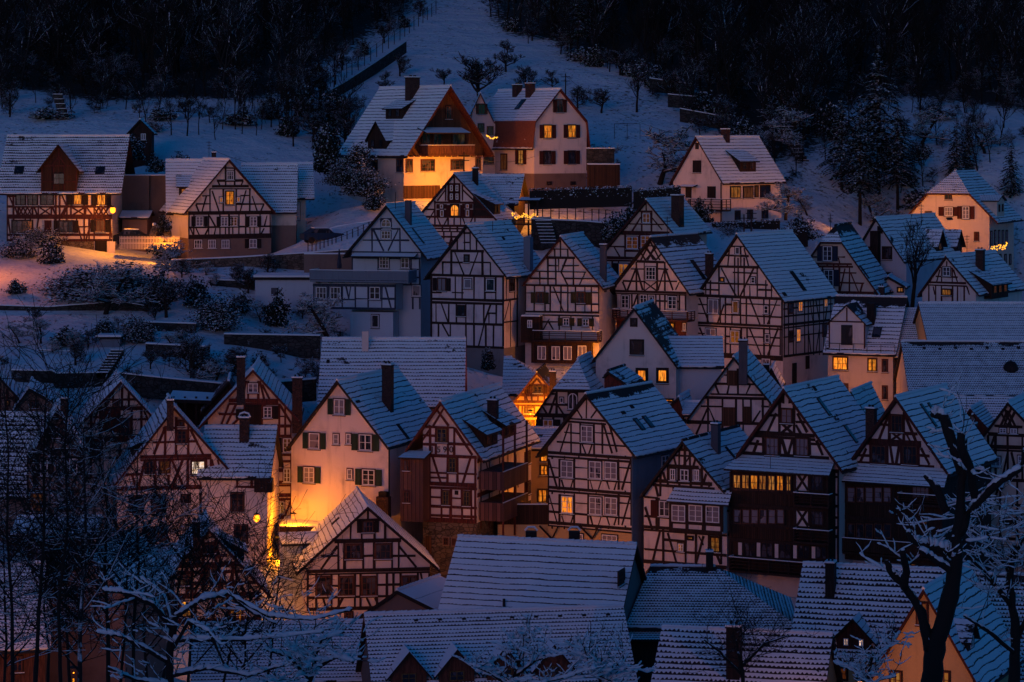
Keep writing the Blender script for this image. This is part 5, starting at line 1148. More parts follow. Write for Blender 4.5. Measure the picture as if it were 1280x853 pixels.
ZB = (200, 180, 5.685)
h = House('half_timbered_house', 'broad half-timbered gable house with one yellow attic window, its roof running into a side wing', ZB, 272)
h.gable((495, 108), [(172, 490)], [(822, 484)], (200, 790), 880, -175, 9.5, wall='white', lower='brownp', split=668, roofm='roofB', ov=.45, edge='darkred')
h.timber('''H 172 450 540; H+ 262 405 590; H+ 302 370 630; H 320 355 645; H 370 300 360; H 368 570 640; H 428 255 360; H 428 540 740; H+ 484 190 800; H 498 195 790; H 590 200 790; H+ 648 195 790; H+ 664 195 790
V 465,530 150 302; V 355,450,540,638 320 484; D 412 262 425 300; D 575 300 590 262; D 370 335 420 480; D 612 330 570 480; D 655 370 690 475; D 330 370 300 480; D 255 430 275 480; D 735 430 715 480; V 205,240,345,425,490,560,608,710,782 498 648; D 215 600 235 648; D 255 600 280 648; D 345 600 320 648; D 350 510 395 590; D 385 648 395 600; D 760 510 740 590; D 715 648 740 600; V- 465,515,640,670 590 648''', 'dark', w=.15)
h.win([(498, 225, 50, 62)], 3, 2, 'curtain'); h.win([(495, 385, 56, 96)], 2, 3, 'lit', 'ocframe', label='yellow attic window'); h.win([(433, 398, 22, 38), (557, 395, 22, 38)], 1, 1, 'litdim')
h.win([(280, 550, 52, 68), (662, 551, 50, 70)], 2, 3, 'curtain', shut='darkshut'); h.win([(457, 552, 50, 66)], 2, 3, 'curtain', shut='darkshut'); h.win([(524, 551, 48, 66)], 2, 3, 'litfaint')
h.win([(270, 712, 56, 62), (368, 712, 56, 62), (464, 712, 56, 62)], 3, 2, 'curtain', 'wframe', 'brframe'); h.win([(660, 708, 52, 62)], 2, 2, 'curtain', shut='darkshut', sw=.5)
w = h.wing(ZB, 275); w.eave(560, 972, 482, 140, 880, 9, yaw=-3, wall='cream', roofm='roofC', gov=.1, gnd=False, split=580, lower='brownp'); 
w = h.wing(ZB, 279); w.eave(760, 1098, 384, 136, 880, 9, yaw=-6, wall='cream', roofm='roofC', gov=.9, gnd=True); w.win([(981, 478, 24, 124)], 2, 4, 'curtain'); 
w = h.wing(ZB, 276); w.eave(42, 330, 490, 112, 880, 8, yaw=-8, wall='ochre', roofm='roofB', gov=.9, gnd=False); w.dormer('f', 205, 405, 2.0, 1.6, 'shed', n=2, pane='litdim', frame='ocframe', s2=.4); w.chimney('f', 383, 68, 195, 32, 'brick'); w.pole('f', 348, -20, 185)
ZC = (420, 90, 5.685)
h = House('chalet', 'large chalet with brown boarded gable, balcony and orange-lit ground floor above the village', ZC, 290)
h.gable((815, 98), [(505, 592)], [(1122, 582)], (482, 1042), 900, -460, 12.5, wall='brplanks', lower='cream', split=597, roofm='roofD', ov=1.0, edge='darkred', th=.35)
h.box('cellar_door', 480, 808, 740, 900, .01, .06, 'brplanks'); h.railing(655, 522, 985, 588, .05, 1.6, 'brframe', board=True); h.pent(645, 395, 960, 432, 1.8, 'roofS')
h.win([(487, 665, 108, 88)], 3, 2, 'glass', 'brframe', 'brframe', p='f') if False else None
h.win([(652, 665, 94, 80), (862, 660, 90, 70)], 3, 3, 'glass', 'brframe', 'redbrown'); h.win([(1010, 655, 34, 90), (520, 668, 44, 88)], 2, 2, 'glass', 'brframe', 'redbrown')
h.win([(640, 470, 60, 90), (720, 475, 60, 90)], 2, 2, 'glass', 'brframe'); h.win([(800, 290, 40, 90)], 2, 2, 'glass', 'brframe'); h.win([(870, 480, 90, 80)], 3, 1, 'glass', 'brframe')
h.win([(455, 666, 46, 90), (265, 660, 60, 70)], 2, 2, 'glass', 'brframe', 'redbrown', p='l')
mb = MB()
for i in range(12):
    a, z = h.loc('f', 520+i*44, 597); h.pl['f'].box(mb, a-.07, a+.07, z-.1, z+.08, .01, .8)
mb.build('joist_ends', 'brframe', h.root)
h.chimney('l', 560, 45, 165, 88, 'brick', .9); h.dormer('l', 412, 335, 3.2, 1.3, 'shed', n=2, s2=.4, frame='dark'); h.dormer('l', 292, 545, 3.6, 1.1, 'gable', gh=1.9, n=2, frame='dark', roofm='roofD')
ZD = (560, 90, 5.685)
h = House('shuttered_house', 'cream-pink house at the top with a flared mansard gable, brown shutters and two lit windows', ZD, 298)
h.gable((802, 118), [(625, 347), (603, 540)], [(992, 347), (1014, 540)], (612, 985), 900, -430, 12, wall='pale', lower='brownp', split=722, roofm='roofB', ov=.35, edge='redbrown')
Sx = 'redshut'
h.win([(793, 243, 46, 88)], 2, 2, 'glass', 'brframe', shut=Sx, sw=.45); h.win([(707, 425, 56, 92), (878, 423, 56, 90)], 2, 2, 'lit', 'ocframe', shut=Sx, sw=.45, label='lit window')
h.win([(705, 610, 50, 92), (878, 608, 50, 92)], 2, 3, 'glass', 'dark', shut=Sx, sw=.55, arch=True); h.win([(718, 792, 30, 18), (888, 792, 30, 18)], 1, 1, 'glass', 'dark', sill=False)
h.skylight('l', 515, 232, .9, 1.5); h.chimney('l', 600, 88, 160, 46, 'brick', .9); h.chimney('l', 508, 98, 152, 50, 'brick', .9)
h.win([(520, 605, 36, 100)], 2, 3, 'litdim', 'dark', shut=Sx, p='l'); h.win([(398, 640, 44, 110)], 2, 2, 'litfaint', 'darkred', p='l')
w = h.wing(ZD, 302); w.gable((230, 148), [(160, 300)], [(328, 352)], (170, 335), 900, -10, 6, wall='pale', roofm='roofB', ov=.4, gnd=True, edge='redbrown'); w.win([(240, 265, 50, 70)], 2, 2, 'glass', 'brframe', shut='redshut', sw=.2); w.win([(300, 420, 40, 60), (290, 620, 64, 66)], 2, 2, 'glass', 'brframe', 'redbrown'); w.win([(235, 400, 40, 60)], 2, 2, 'glass', 'brframe', 'redbrown')
ZE = (500, 190, 6.4)
h = House('half_timbered_house', 'red half-timbered gable with a glowing arched window between oxblood shutters, below the chalet', ZE, 270)
h.gable((430, 172), [(155, 495)], [(778, 545)], (165, 762), 960, 190, 9, wall='white', roofm='roofB', ov=.45, edge='darkred')
h.timber('''H+ 405 280 600; H 460 190 280; H 460 600 680; H+ 520 180 745; H+ 592 170 760; H 615 170 760; H 640 170 760; H+ 680 170 760; V 280,600 390 592; V 386,485 520 592; V 434 200 260; V 366,385,500 250 392; D 300 390 366 300; D 500 300 590 390; D 280 462 215 568; D 300 528 325 590; D 382 528 350 590; D 500 528 525 590; D 580 528 556 590; D 605 455 668 520; V 340,400,460 592 640; V 350,410,480 640 800; D 410 690 380 790; D 415 690 440 790; H 730 320 480; V 434 520 592''', 'darkred', w=.14)
h.win([(412, 290, 22, 48), (457, 290, 22, 48), (412, 358, 22, 48), (457, 358, 22, 48)], 1, 2, 'glass', case='redshut', cw=.2, sill=False); h.win([(438, 468, 66, 92)], 2, 2, 'lit', 'ocframe', arch=True, label='glowing arched window', sill=False)
h.win([(334, 437, 24, 32), (337, 492, 26, 52), (540, 435, 24, 32), (541, 490, 26, 52)], 1, 1, 'litfaint', case='redshut', shut='redshut', sw=.95, sill=False)
h.box('shutter', 368, 425, 398, 515, .046, .09, 'redshut'); h.box('shutter', 480, 425, 510, 515, .046, .09, 'redshut')
h.chimney('r', 597, 138, 250, 42, 'slate'); h.dormer('r', 775, 500, 2.6, 1.2, 'shed', n=2, wall='slate', s2=.45, frame='ocframe', pane='litfaint')
w = h.wing(ZE, 277); w.eave(540, 948, 412, 184, 900, 6.5, yaw=10, wall='planks', roofm='roofA', gov=.5, gnd=False)
h.railing(890, 520, 1110, 575, -5, -2.5, 'dark') if False else None
w.railing(880, 525, 1105, 575, .1, 2.2, 'dark'); w.pent(945, 362, 1115, 385, 2.0, 'roofS')
pl = w.pl['f']
for x in (1028, 1100):
    mb = MB(); a, z = w.loc('f', x, 575, 2.1); a2, z2 = w.loc('f', x, 385, 2.1); mb.tube([pl.pt(a, z-5, 2.1), pl.pt(a, z2, 2.1)], .09, 5); mb.build('porch_post', 'dark', h.root)
ZF = (830, 150, 6.094)
h = House('villa', 'pinkish villa alone on the slope with a shed dormer, balcony and partly lit flank windows', ZF, 289)
h.gable((240, 126), [(40, 480)], [(447, 478)], (70, 443), 880, 450, 10, wall='pale', roofm='roofD', ov=.35, edge='darkred')
h.win([(252, 199, 18, 40)], 1, 1, 'glass', 'dark', sill=False); h.win([(252, 357, 56, 86), (363, 553, 56, 82)], 2, 1, 'darkshut', 'darkshut', 'darkshut'); h.win([(115, 538, 20, 46)], 1, 1, 'glass', 'brframe'); h.box('door', 163, 508, 207, 596, .02, .07, 'slate')
h.pent(105, 492, 218, 508, .8, 'roofS'); h.railing(122, 602, 440, 685, .05, 1.5, 'dark')
h.win([(543, 552, 76, 86)], 3, 1, 'litdim', 'dark', p='r', label='flank window with a lit left pane'); h.win([(640, 552, 74, 86), (704, 546, 26, 86)], 3, 1, 'litfaint', 'dark', p='r'); h.win([(770, 546, 74, 92)], 2, 2, 'glass', 'dark', p='r')
h.win([(560, 728, 38, 68), (655, 722, 38, 68), (768, 718, 44, 68)], 2, 2, 'glass', 'brframe', p='r')
h.dormer('r', 640, 395, 2.6, 1.3, 'shed', n=2, s2=.45, frame='brframe'); h.chimney('r', 455, 78, 140, 54, 'brick')
mb = MB(); a, z = h.loc('f', 440, 480); pl = h.pl['f']; mb.tube([pl.pt(a, z, .12), pl.pt(a, 0, .12)], .07, 5); mb.build('downpipe', 'metal', h.root)
h = House('inn', 'big house with orange-lit half-hipped gable, red shutters and fairy lights on its flank', Zo, 286)
h.gable((585, 62), [(335, 345)], [(885, 368)], (372, 838), 900, 150, 11, wall='cream', roofm='roofC', ov=.5, hip=197, hipback=3, edge='darkred')
h.win([(595, 217, 38, 34)], 2, 1, 'glass', 'brframe'); h.win([(597, 306, 48, 50)], 3, 2, 'curtain', 'wframe', shut='redshut', sw=.65); h.win([(699, 313, 40, 72)], 2, 3, 'curtain', 'wframe', shut='redshut', sw=.65); h.win([(476, 322, 34, 28)], 2, 1, 'glass', 'brframe'); h.win([(762, 455, 24, 50)], 1, 2, 'redshut', 'brframe')
h.win([(870+i*23, 460, 11, 84) for i in range(4)]+[(848, 465, 11, 84)], 1, 2, 'glass', 'dark', p='r', sill=False); h.win([(900, 590, 12, 60), (932, 590, 12, 60), (960, 590, 10, 60)], 1, 2, 'glass', 'dark', p='r', sill=False)
h.dormer('r', 905, 335, 3.2, 1.8, 'gable', gh=.5, n=2, wall='cream', frame='dark', roofm='roofC')
h.railing(845, 505, 965, 535, .05, 1.0, 'dark', p='r') if False else None
INN = h
# ============================================================ terrain
def gp(px, py, D): p = P(px, py, D); GROUND.append((p.x, p.y, p.z))
for px in (-200, 300, 640, 1000, 1500):
    for y, dz in ((5, -2.5), (30, -10), (60, -18), (95, -27), (128, -34)): GROUND.append(((px-640)/FP*130*(1 if y > 60 else .8), y, HC+dz))
# garden slope at the left, between the farmhouse and the front gables
for q in ((-60, 345, 258), (60, 345, 256), (180, 332, 262), (300, 330, 262), (0, 420, 240), (120, 400, 243), (250, 400, 243), (350, 400, 250), (60, 440, 232), (200, 440, 232), (330, 440, 234), (-60, 470, 222), (150, 470, 222), (280, 475, 222), (390, 440, 240)): gp(*q)
# lane and field behind
for q in ((300, 322, 266), (400, 315, 266), (450, 295, 268), (400, 280, 275), (480, 270, 272), (520, 245, 284), (700, 300, 262), (760, 300, 262), (700, 268, 275), (800, 262, 280), (860, 290, 272), (1010, 260, 285), (1060, 285, 275), (1000, 330, 262)): gp(*q)
# snowfields and hill
for q in ((-100, 165, 305), (60, 165, 305), (170, 180, 300), (250, 200, 292), (350, 230, 286), (430, 250, 282), (300, 160, 312), (420, 190, 303), (-100, 110, 335), (100, 115, 335), (300, 115, 338), (430, 130, 332), (560, 150, 326), (660, 140, 330), (560, 70, 362), (500, 90, 352), (620, 40, 380), (560, 10, 396), (400, 60, 368), (-100, 30, 385), (150, 20, 390), (760, 170, 318), (820, 150, 328), (740, 90, 350), (860, 90, 352), (900, 120, 342), (820, 50, 375), (1020, 200, 312), (1000, 240, 298), (1100, 190, 318), (1250, 210, 312), (1400, 210, 310), (1150, 140, 340), (1280, 145, 340), (1000, 120, 350), (1150, 50, 385), (1350, 60, 385), (900, 10, 400), (640, -40, 430), (200, -60, 430), (-150, -60, 430), (1100, -60, 430), (1450, -60, 430)): gp(*q)
for px in (-400, 200, 800, 1500): gp(px, -160, 520)
G_ = np.array(GROUND)
def _phi(r): return r
_C = G_[:, :2]; _d = np.linalg.norm(_C[:, None]-_C[None], axis=2)
_n = len(G_); _A = np.zeros((_n+3, _n+3)); _A[:_n, :_n] = _phi(_d)-np.eye(_n)*3.0; _A[:_n, _n:] = np.c_[np.ones(_n), _C]; _A[_n:, :_n] = _A[:_n, _n:].T
_w = np.linalg.solve(_A, np.r_[G_[:, 2], 0, 0, 0])
GX = np.arange(-130, 131, 2.0); GY = np.arange(-6, 536, 2.0)
XX, YY = np.meshgrid(GX, GY); ZZ = np.zeros_like(XX)
for i in range(_n): ZZ += _w[i]*np.hypot(XX-_C[i, 0], YY-_C[i, 1])
ZZ += _w[_n]+_w[_n+1]*XX+_w[_n+2]*YY
def gz(x, y):
    fx = min(max((x-GX[0])/2, 0), len(GX)-1.001); fy = min(max((y-GY[0])/2, 0), len(GY)-1.001)
    i, j = int(fx), int(fy); a, b = fx-i, fy-j
    return ZZ[j, i]*(1-a)*(1-b)+ZZ[j, i+1]*a*(1-b)+ZZ[j+1, i]*(1-a)*b+ZZ[j+1, i+1]*a*b
def ghit(px, py, D0=200, D1=520):
    """where the line of sight through a photo point meets the slope, searching outward from D0"""
    D = D0; prev = D0
    while D < D1:
        p = P(px, py, D)
        if p.z <= gz(p.x, p.y): break
        D += 1.0
    p = P(px, py, D); return Vector((p.x, p.y, gz(p.x, p.y)))
# where the undergrowth of the wood lies (photo outline of the wood, thrown onto the slope)
WOODS = [[(-80, -200), (-80, 118), (40, 112), (120, 128), (250, 122), (320, 128), (375, 108), (430, 66), (500, 20), (535, -10), (545, -200)],
         [(605, -200), (612, 22), (640, 45), (690, 50), (715, 78), (790, 82), (830, 105), (850, 95), (900, 150), (930, 215), (1020, 190), (1060, 130), (1110, 118), (1300, 140), (1400, 140), (1400, -200)]]
def inpoly(x, y, pg):
    c = False; n = len(pg)
    for i in range(n):
        x0, y0 = pg[i]; x1, y1 = pg[(i+1) % n]
        if (y0 > y) != (y1 > y) and x < (x1-x0)*(y-y0)/(y1-y0)+x0: c = not c
    return c
verts = np.stack([XX.ravel(), YY.ravel(), ZZ.ravel()], 1)
ny_, nx_ = XX.shape
faces = [(j*nx_+i, j*nx_+i+1, (j+1)*nx_+i+1, (j+1)*nx_+i) for j in range(ny_-1) for i in range(nx_-1)]
me = bpy.data.meshes.new('ground'); me.from_pydata(verts.tolist(), [], faces); me.polygons.foreach_set('use_smooth', [True]*len(faces))
at = me.attributes.new('undergrowth', 'FLOAT', 'POINT'); vals = []
for x, y, z in verts:
    f = 0.0
    if y > 300:
        px = 640+x/y*FP; py = HZ-(z-HC)/y*FP
        if any(inpoly(px, py, w_) for w_ in WOODS): f = 1.0
    elif y < 130: f = .45
    vals.append(f)
va = np.array(vals).reshape(ny_, nx_)
for _ in range(3): va = (va+np.roll(va, 1, 0)+np.roll(va, -1, 0)+np.roll(va, 1, 1)+np.roll(va, -1, 1))/5
at.data.foreach_set('value', va.ravel())
m, t, b = nm('snowy_ground'); v = objvec(t)
n1 = noise(t, v, .25, 4); n2 = noise(t, v, 1.6, 5, .7); n3 = noise(t, v, .06, 3)
an = N(t, 'ShaderNodeAttribute'); an.attribute_name = 'undergrowth'
gr = sstep(t, math_(t, 'ADD', n2, math_(t, 'MULTIPLY', n3, .35)), .74, .86)
uf = sstep(t, math_(t, 'ADD', math_(t, 'MULTIPLY', an.outputs['Fac'], .75), math_(t, 'MULTIPLY', math_(t, 'SUBTRACT', n2, .5), 1.6)), .25, .55)
c = mix(t, n1, (.60, .65, .72), (.80, .83, .86)); c = mix(t, gr, c, (.10, .09, .07)); c = mix(t, uf, c, (.030, .024, .020))
t.links.new(c, b.inputs['Base Color']); bump(t, b, math_(t, 'ADD', n1, math_(t, 'MULTIPLY', n2, .2)), .8, .8)
me.materials.append(m)
go = bpy.data.objects.new('ground', me); COL.objects.link(go); tag(go, kind='structure')
go['label'] = 'snow-covered ground rising from the village up the wooded hill'
# ============================================================ trees and shrubs
def snow_on(mbS, pts, rad, s, rnd, keep=.8):
    """pillows of snow lying along the upper side of a limb, broken where it steepens"""
    P2, R2 = [], []
    for a, b, ra in zip(pts, pts[1:], rad):
        for k in range(3): P2.append(a.lerp(b, k/3)); R2.append(ra)
    P2.append(pts[-1]); R2.append(rad[-1]); run, rr = [], []
    def flush():
        if len(run) >= 2: rr[0] *= .4; rr[-1] *= .35; mbS.tube(run, rr, 6)
        run.clear(); rr.clear()
    for i in range(len(P2)):
        d_ = (P2[min(i+1, len(P2)-1)]-P2[max(i-1, 0)]).normalized()
        if abs(d_.z) > .93 or rnd.random() > keep+.12: flush(); continue
        w_ = s*rnd.uniform(.45, 1.25)*(1.15-abs(d_.z)); run.append(P2[i]+UP*(R2[i]*.6+w_*.45)+Vector((rnd.uniform(-1, 1), rnd.uniform(-1, 1), 0))*w_*.25); rr.append(w_+R2[i]*.25)
    flush()
def grow(mbT, mbC, mbS, p, d, ln, r, lev, maxl, rnd, nseg=4, kids=4, up=.15, spread=.8, wob=.25, snow=0.0, thin=.004, tsides=5, shrink=.62):
    pts = [p]; rad = [r]; q = p.copy(); dd = d.copy()
    for i in range(nseg):
        dd = (dd+Vector((rnd.uniform(-1, 1), rnd.uniform(-1, 1), rnd.uniform(-1, 1)))*wob+Vector((0, 0, up))).normalized()
        q = q+dd*(ln/nseg); pts.append(q.copy()); rad.append(max(r*(1-(i+1)/nseg*(.55 if lev < maxl else .8)), thin))
    (mbT if lev == 0 else mbC).tube(pts, rad, tsides if lev == 0 else (4 if lev == 1 else 3))
    if snow and 1 <= lev <= maxl: snow_on(mbS, pts, rad, snow*(1.0 if lev < maxl else .55), rnd)
    if lev >= maxl: return
    k = kids if lev else kids+2
    for i in range(k):
        t = rnd.uniform(.3 if lev == 0 else .2, 1.0); f = t*nseg; j = min(int(f), nseg-1); o = pts[j].lerp(pts[j+1], f-j)
        ax = (pts[j+1]-pts[j]).normalized()
        sd_ = Vector((rnd.uniform(-1, 1), rnd.uniform(-1, 1), rnd.uniform(-.2, .6))).normalized()
        nd = (ax*(1-spread)+sd_*spread).normalized()
        grow(mbT, mbC, mbS, o, nd, ln*shrink*rnd.uniform(.7, 1.15)*(1.1-.3*t), max(rad[j]*.6, thin), lev+1, maxl, rnd, max(nseg-1, 2), kids, up, spread, wob, snow, thin, tsides, shrink)
def place(name, label, cat, parts, loc, s=1.0, rz=None, group=None, sz=None):
    """a thing made of shared part meshes; parts = [(part name, mesh)], or one mesh"""
    o = bpy.data.objects.new(name, None); COL.objects.link(o); o.location = loc; o.scale = (s, s, sz or s)
    o.rotation_euler = (0, 0, random.uniform(0, 6.28) if rz is None else rz); tag(o, label, cat, group)
    for n_, me_ in parts:
        c_ = bpy.data.objects.new(n_, me_); COL.objects.link(c_); c_.parent = o
        if n_ == 'snow_cover': c_['kind'] = 'stuff'
    return o
def mesh_of(mb, mats, smooth=True):
    o = mb.build('tmp', mats, None, smooth); me_ = o.data; bpy.data.objects.remove(o); return me_
def bare_mesh(seed, h=7, maxl=4, kids=4, mat='twig', snow=0, spread=.75, up=.12, trunk=.33, r=.16, shrink=.62, thin=.012, nseg=4, wob=.25):
    rnd = random.Random(seed); a, b_, c_ = MB(), MB(), MB()
    grow(a, b_, c_, Vector((0, 0, -.3)), Vector((0, 0, 1)), h*trunk*1.9, r, 0, maxl, rnd, nseg, kids, up, spread, wob, snow, thin, shrink=shrink)
    out = [('trunk', mesh_of(a, 'bark')), ('crown', mesh_of(b_, mat))]
    if snow and c_.v: out.append(('snow_cover', mesh_of(c_, 'snow')))
    return out
def bush_mesh(seed, r=1.2, n=60, mat='leaf', leaf=.10, nl=3200, stems=True, flat=.8):
    """rounded shrub: stems and many small leaf clumps spread through its volume, snow on the upward faces"""
    rnd = random.Random(seed); a, b_ = MB(), MB()
    tips = []
    for i in range(n):
        th = rnd.uniform(0, 6.28); el_ = rnd.uniform(.15, 1.5); rr = r*rnd.uniform(.5, 1.08)*(1+.22*math.sin(th*3+seed))
        t = Vector((rr*math.cos(th)*math.cos(el_), rr*math.sin(th)*math.cos(el_), rr*flat*math.sin(el_)*1.5)); tips.append(t)
        a.tube([Vector((t.x*.1, t.y*.1, -.1)), t*.5+Vector((rnd.uniform(-.1, .1), rnd.uniform(-.1, .1), .1)), t], [.03, .018, .008], 3)
    for i in range(nl):
        t = rnd.choice(tips)*rnd.uniform(.55, 1.05)+Vector((rnd.gauss(0, .13*r), rnd.gauss(0, .13*r), rnd.gauss(0, .09*r)))
        if t.z < 0: t.z = -t.z*.4
        x = Vector((rnd.uniform(-1, 1), rnd.uniform(-1, 1), rnd.uniform(-.5, .5))).normalized()*leaf*rnd.uniform(.5, 1.2); y = x.cross(Vector((rnd.uniform(-1, 1), rnd.uniform(-1, 1), rnd.uniform(-1, 1)))).normalized()*leaf*rnd.uniform(.4, .9)
        b_.face([t-x, t-y*.8, t+x, t+y])
    return [('stems', mesh_of(a, 'bark', False)), ('foliage', mesh_of(b_, mat, False))]
def conifer_mesh(seed, h=12, r=2.6, bare=.18, layers=26):
    rnd = random.Random(seed); a, b_ = MB(), MB()
    a.tube([Vector((0, 0, -.5)), Vector((0, 0, h*.5)), Vector((0, 0, h))], [h*.016, h*.010, .02], 6)
    for l in range(layers):
        t = l/(layers-1); z = h*(bare+(1-bare)*t); rr = r*(1-t)**.8*(1 if t > .08 else .7)+.12
        for k in range(max(5, int(11*(1-t)+5))):
            th = rnd.uniform(0, 6.28); ln = rr*rnd.uniform(.6, 1.12); c_, s_ = math.cos(th), math.sin(th); zz = z+rnd.uniform(-.2, .2)
            drop = ln*rnd.uniform(.15, .42); nn = max(3, int(ln/.28))
            for i in range(nn):
                f0 = i/nn; f1 = (i+1.5)/nn; w_ = .34*(1-f0*.6)*rnd.uniform(.7, 1.2)
                p0 = Vector((c_*ln*f0, s_*ln*f0, zz-drop*f0*f0)); p1 = Vector((c_*ln*f1, s_*ln*f1, zz-drop*f1*f1)); sd_ = Vector((-s_, c_, 0))*w_
                j = lambda: Vector((0, 0, rnd.uniform(-.16, .02)))
                b_.face([p0, p0.lerp(p1, .6)+sd_+j(), p1, p0.lerp(p1, .2)]); b_.face([p0, p0.lerp(p1, .2), p1, p0.lerp(p1, .6)-sd_+j()])
    return [('trunk', mesh_of(a, 'bark')), ('crown', mesh_of(b_, 'needle', False))]
T_fruit = [bare_mesh(s_, 4.2, 4, 5, spread=.74, up=.13, trunk=.22, r=.10, thin=.012, shrink=.66, wob=.16) for s_ in (11, 12, 13)]
T_tall = [bare_mesh(s_, 9, 4, 4, spread=.55, up=.2, trunk=.34, r=.2, thin=.018) for s_ in (21, 22)]
T_weep = [bare_mesh(31, 4.5, 4, 5, mat='twigsnow', spread=.85, up=-.02, trunk=.28, r=.12, thin=.016)]
B_round = [bush_mesh(s_, 1.2) for s_ in (1, 2, 3)]
B_big = [bush_mesh(s_, 2.6, 150, leaf=.11, nl=9000) for s_ in (5, 6)]
B_twig = [bare_mesh(s_, 2.2, 3, 6, mat='twig', spread=.9, trunk=.3, r=.05, thin=.012) for s_ in (41, 42)]
C_fir = [conifer_mesh(51, 13, 4.0), conifer_mesh(52, 14, 3.6, .3), conifer_mesh(53, 9, 2.5, .05)]
def tree_at(kind, px, py, hpx, label, name='bare_tree', cat='tree', D0=200, hm=None, group=None, D=None):
    """foot at (px, py) on the slope, hpx tall in the photo; hm = the mesh's own height"""
    p = ghit(px, py, D0) if D is None else P(px, py, D)
    s = hpx/(FP/p.y)/hm
    return place(name, label, cat, kind, p, s, group=group)
def bb(parts): return max(v.co.z for n_, m_ in parts for v in m_.vertices)
HF = [bb(k) for k in T_fruit]; HT = [bb(k) for k in T_tall]; HW = bb(T_weep[0]); HB = [bb(k) for k in B_round]; HBT = [bb(k) for k in B_twig]; HCn = [bb(k) for k in C_fir]
# trees standing on the open snowfield above the houses
for i, (k, px, py, hp, lb) in enumerate(((0, 500, 97, 29, 'small lone bare tree high on the snowfield beside the dark fence line'), (1, 555, 108, 24, 'small round bare tree above the chalet roof'),
    (1, 598, 130, 64, 'largest bare tree on the snowfield, between the chalet and the shuttered house'), (2, 632, 92, 42, 'bare tree standing highest in the middle of the snowfield'),
    (0, 657, 116, 34, 'bare tree rising over the twin chimneys of the shuttered house'), (2, 690, 112, 26, 'thin bare tree just right of the shuttered house chimneys'),
    (1, 752, 142, 34, 'low wide bare tree on the snow right of the shuttered house'), (0, 722, 138, 30, 'bare shrubby tree close behind the right eave of the shuttered house'),
    (2, 482, 118, 30, 'bare bushy tree left of the chalet chimney'), (1, 437, 150, 32, 'bare tree beside the left eave of the chalet'))):
    tree_at(T_fruit[k], px, py, hp, lb, 'bare_tree', D0=296, hm=HF[k])
for i, (k, px, py, hp, lb) in enumerate(((0, 796, 143, 68, 'tall slim bare tree at the edge of the snowfield above the villa'), (0, 12, 148, 50, 'bare orchard tree at the far left above the farmhouse'), (1, 108, 118, 48, 'bare tree with dark trunk over the garden steps at upper left'),
    (1, 148, 120, 52, 'bare tree behind the garden steps at upper left'), (1, 825, 95, 50, 'bare tree at the lower tip of the right-hand wood'))):
    tree_at(T_tall[k], px, py, hp, lb, 'bare_tree', D0=296, hm=HT[k])
for px, py, hp, k, lb in ((1075, 285, 155, 1, 'tall dark conifer with bare lower trunk, leftmost of the group above the inn'), (1122, 272, 140, 1, 'dark conifer next to the tallest one above the inn roof'), (1098, 245, 190, 0, 'tallest and darkest conifer on the right slope'),
    (1052, 240, 120, 0, 'slender dark conifer at the left side of the tall conifers'), (1196, 225, 76, 2, 'broad dark conifer standing alone on the snow above the inn'), (1264, 250, 70, 2, 'narrow dark conifer at the right edge beside the inn'), (722, 72, 92, 1, 'dark snowy conifer at the top of the snowfield'), (1210, 215, 60, 2, 'smaller conifer close behind the broad one above the inn')):
    tree_at(C_fir[k], px, py, hp, lb, 'conifer', 'conifer', D0=288, hm=HCn[k])
for px, py, hp, lb in ((982, 276, 48, 'spreading bare tree at the right corner of the villa'), (1010, 272, 28, 'small snow-dusted tree on the slope right of the villa'), (1098, 288, 50, 'snowy bare tree at the foot of the tall conifers'), (1232, 195, 45, 'round drooping bare tree on the right snowfield'), (1150, 185, 50, 'pale bare tree beside the tall conifers'),
    (822, 235, 78, 'wide bare tree left of the villa'), (765, 232, 55, 'bare tree between the shuttered house and the villa'), (992, 195, 60, 'frosted bare tree behind the villa roof ridge')):
    tree_at(T_weep[0], px, py, hp, lb, 'bare_tree', D0=276, hm=HW)
tree_at(T_tall[0], 1140, 385, 120, 'slim bare tree in front of the twin-dormered white gable house', 'bare_tree', hm=HT[0], D=257)
# garden shrubs on the left terraces
shr = ((120, 380, 50, 150), (160, 372, 46, 130), (95, 372, 40, 110), (65, 330, 32, 40), (25, 325, 34, 60), (50, 308, 26, 60), (205, 325, 34, 40), (270, 415, 50, 78), (345, 408, 48, 42), (246, 385, 40, 44), (172, 430, 42, 56), (130, 425, 30, 30), (260, 470, 36, 60), (180, 385, 28, 34), (300, 392, 30, 36), (325, 470, 30, 30), (85, 432, 26, 50), (352, 360+10, 18, 18), (200, 390, 50, 40), (20, 368, 20, 30))
SHL = ['big snow-covered shrub at the middle of the left garden', 'snowy dark shrub right of the big one in the left garden', 'snowy shrub left of the big one in the left garden', 'round frosted bush in front of the farmhouse', 'orange-tinged hedge bush at the left edge before the farmhouse', 'low lamp-lit bush at the farmhouse corner', 'twiggy bush by the lane under the white picket fence', 'broad pale snowy shrub left of the low garage', 'dark evergreen bush in front of the low garage', 'dark evergreen above the broad pale shrub', 'clipped dark snow-topped shrub over the little water tank', 'small dark shrub left of the clipped one', 'snow-blue rounded shrub by the garden steps', 'small snowy shrub under the lane wall', 'twiggy shrub in the upper garden right of centre', 'small shrub below the dark garden wall', 'brown dry shrub alone on the left snow slope', 'tiny bush beside the garage door', 'snow-dusted shrub in the upper middle of the garden', 'low bush on the dry wall at the left edge']
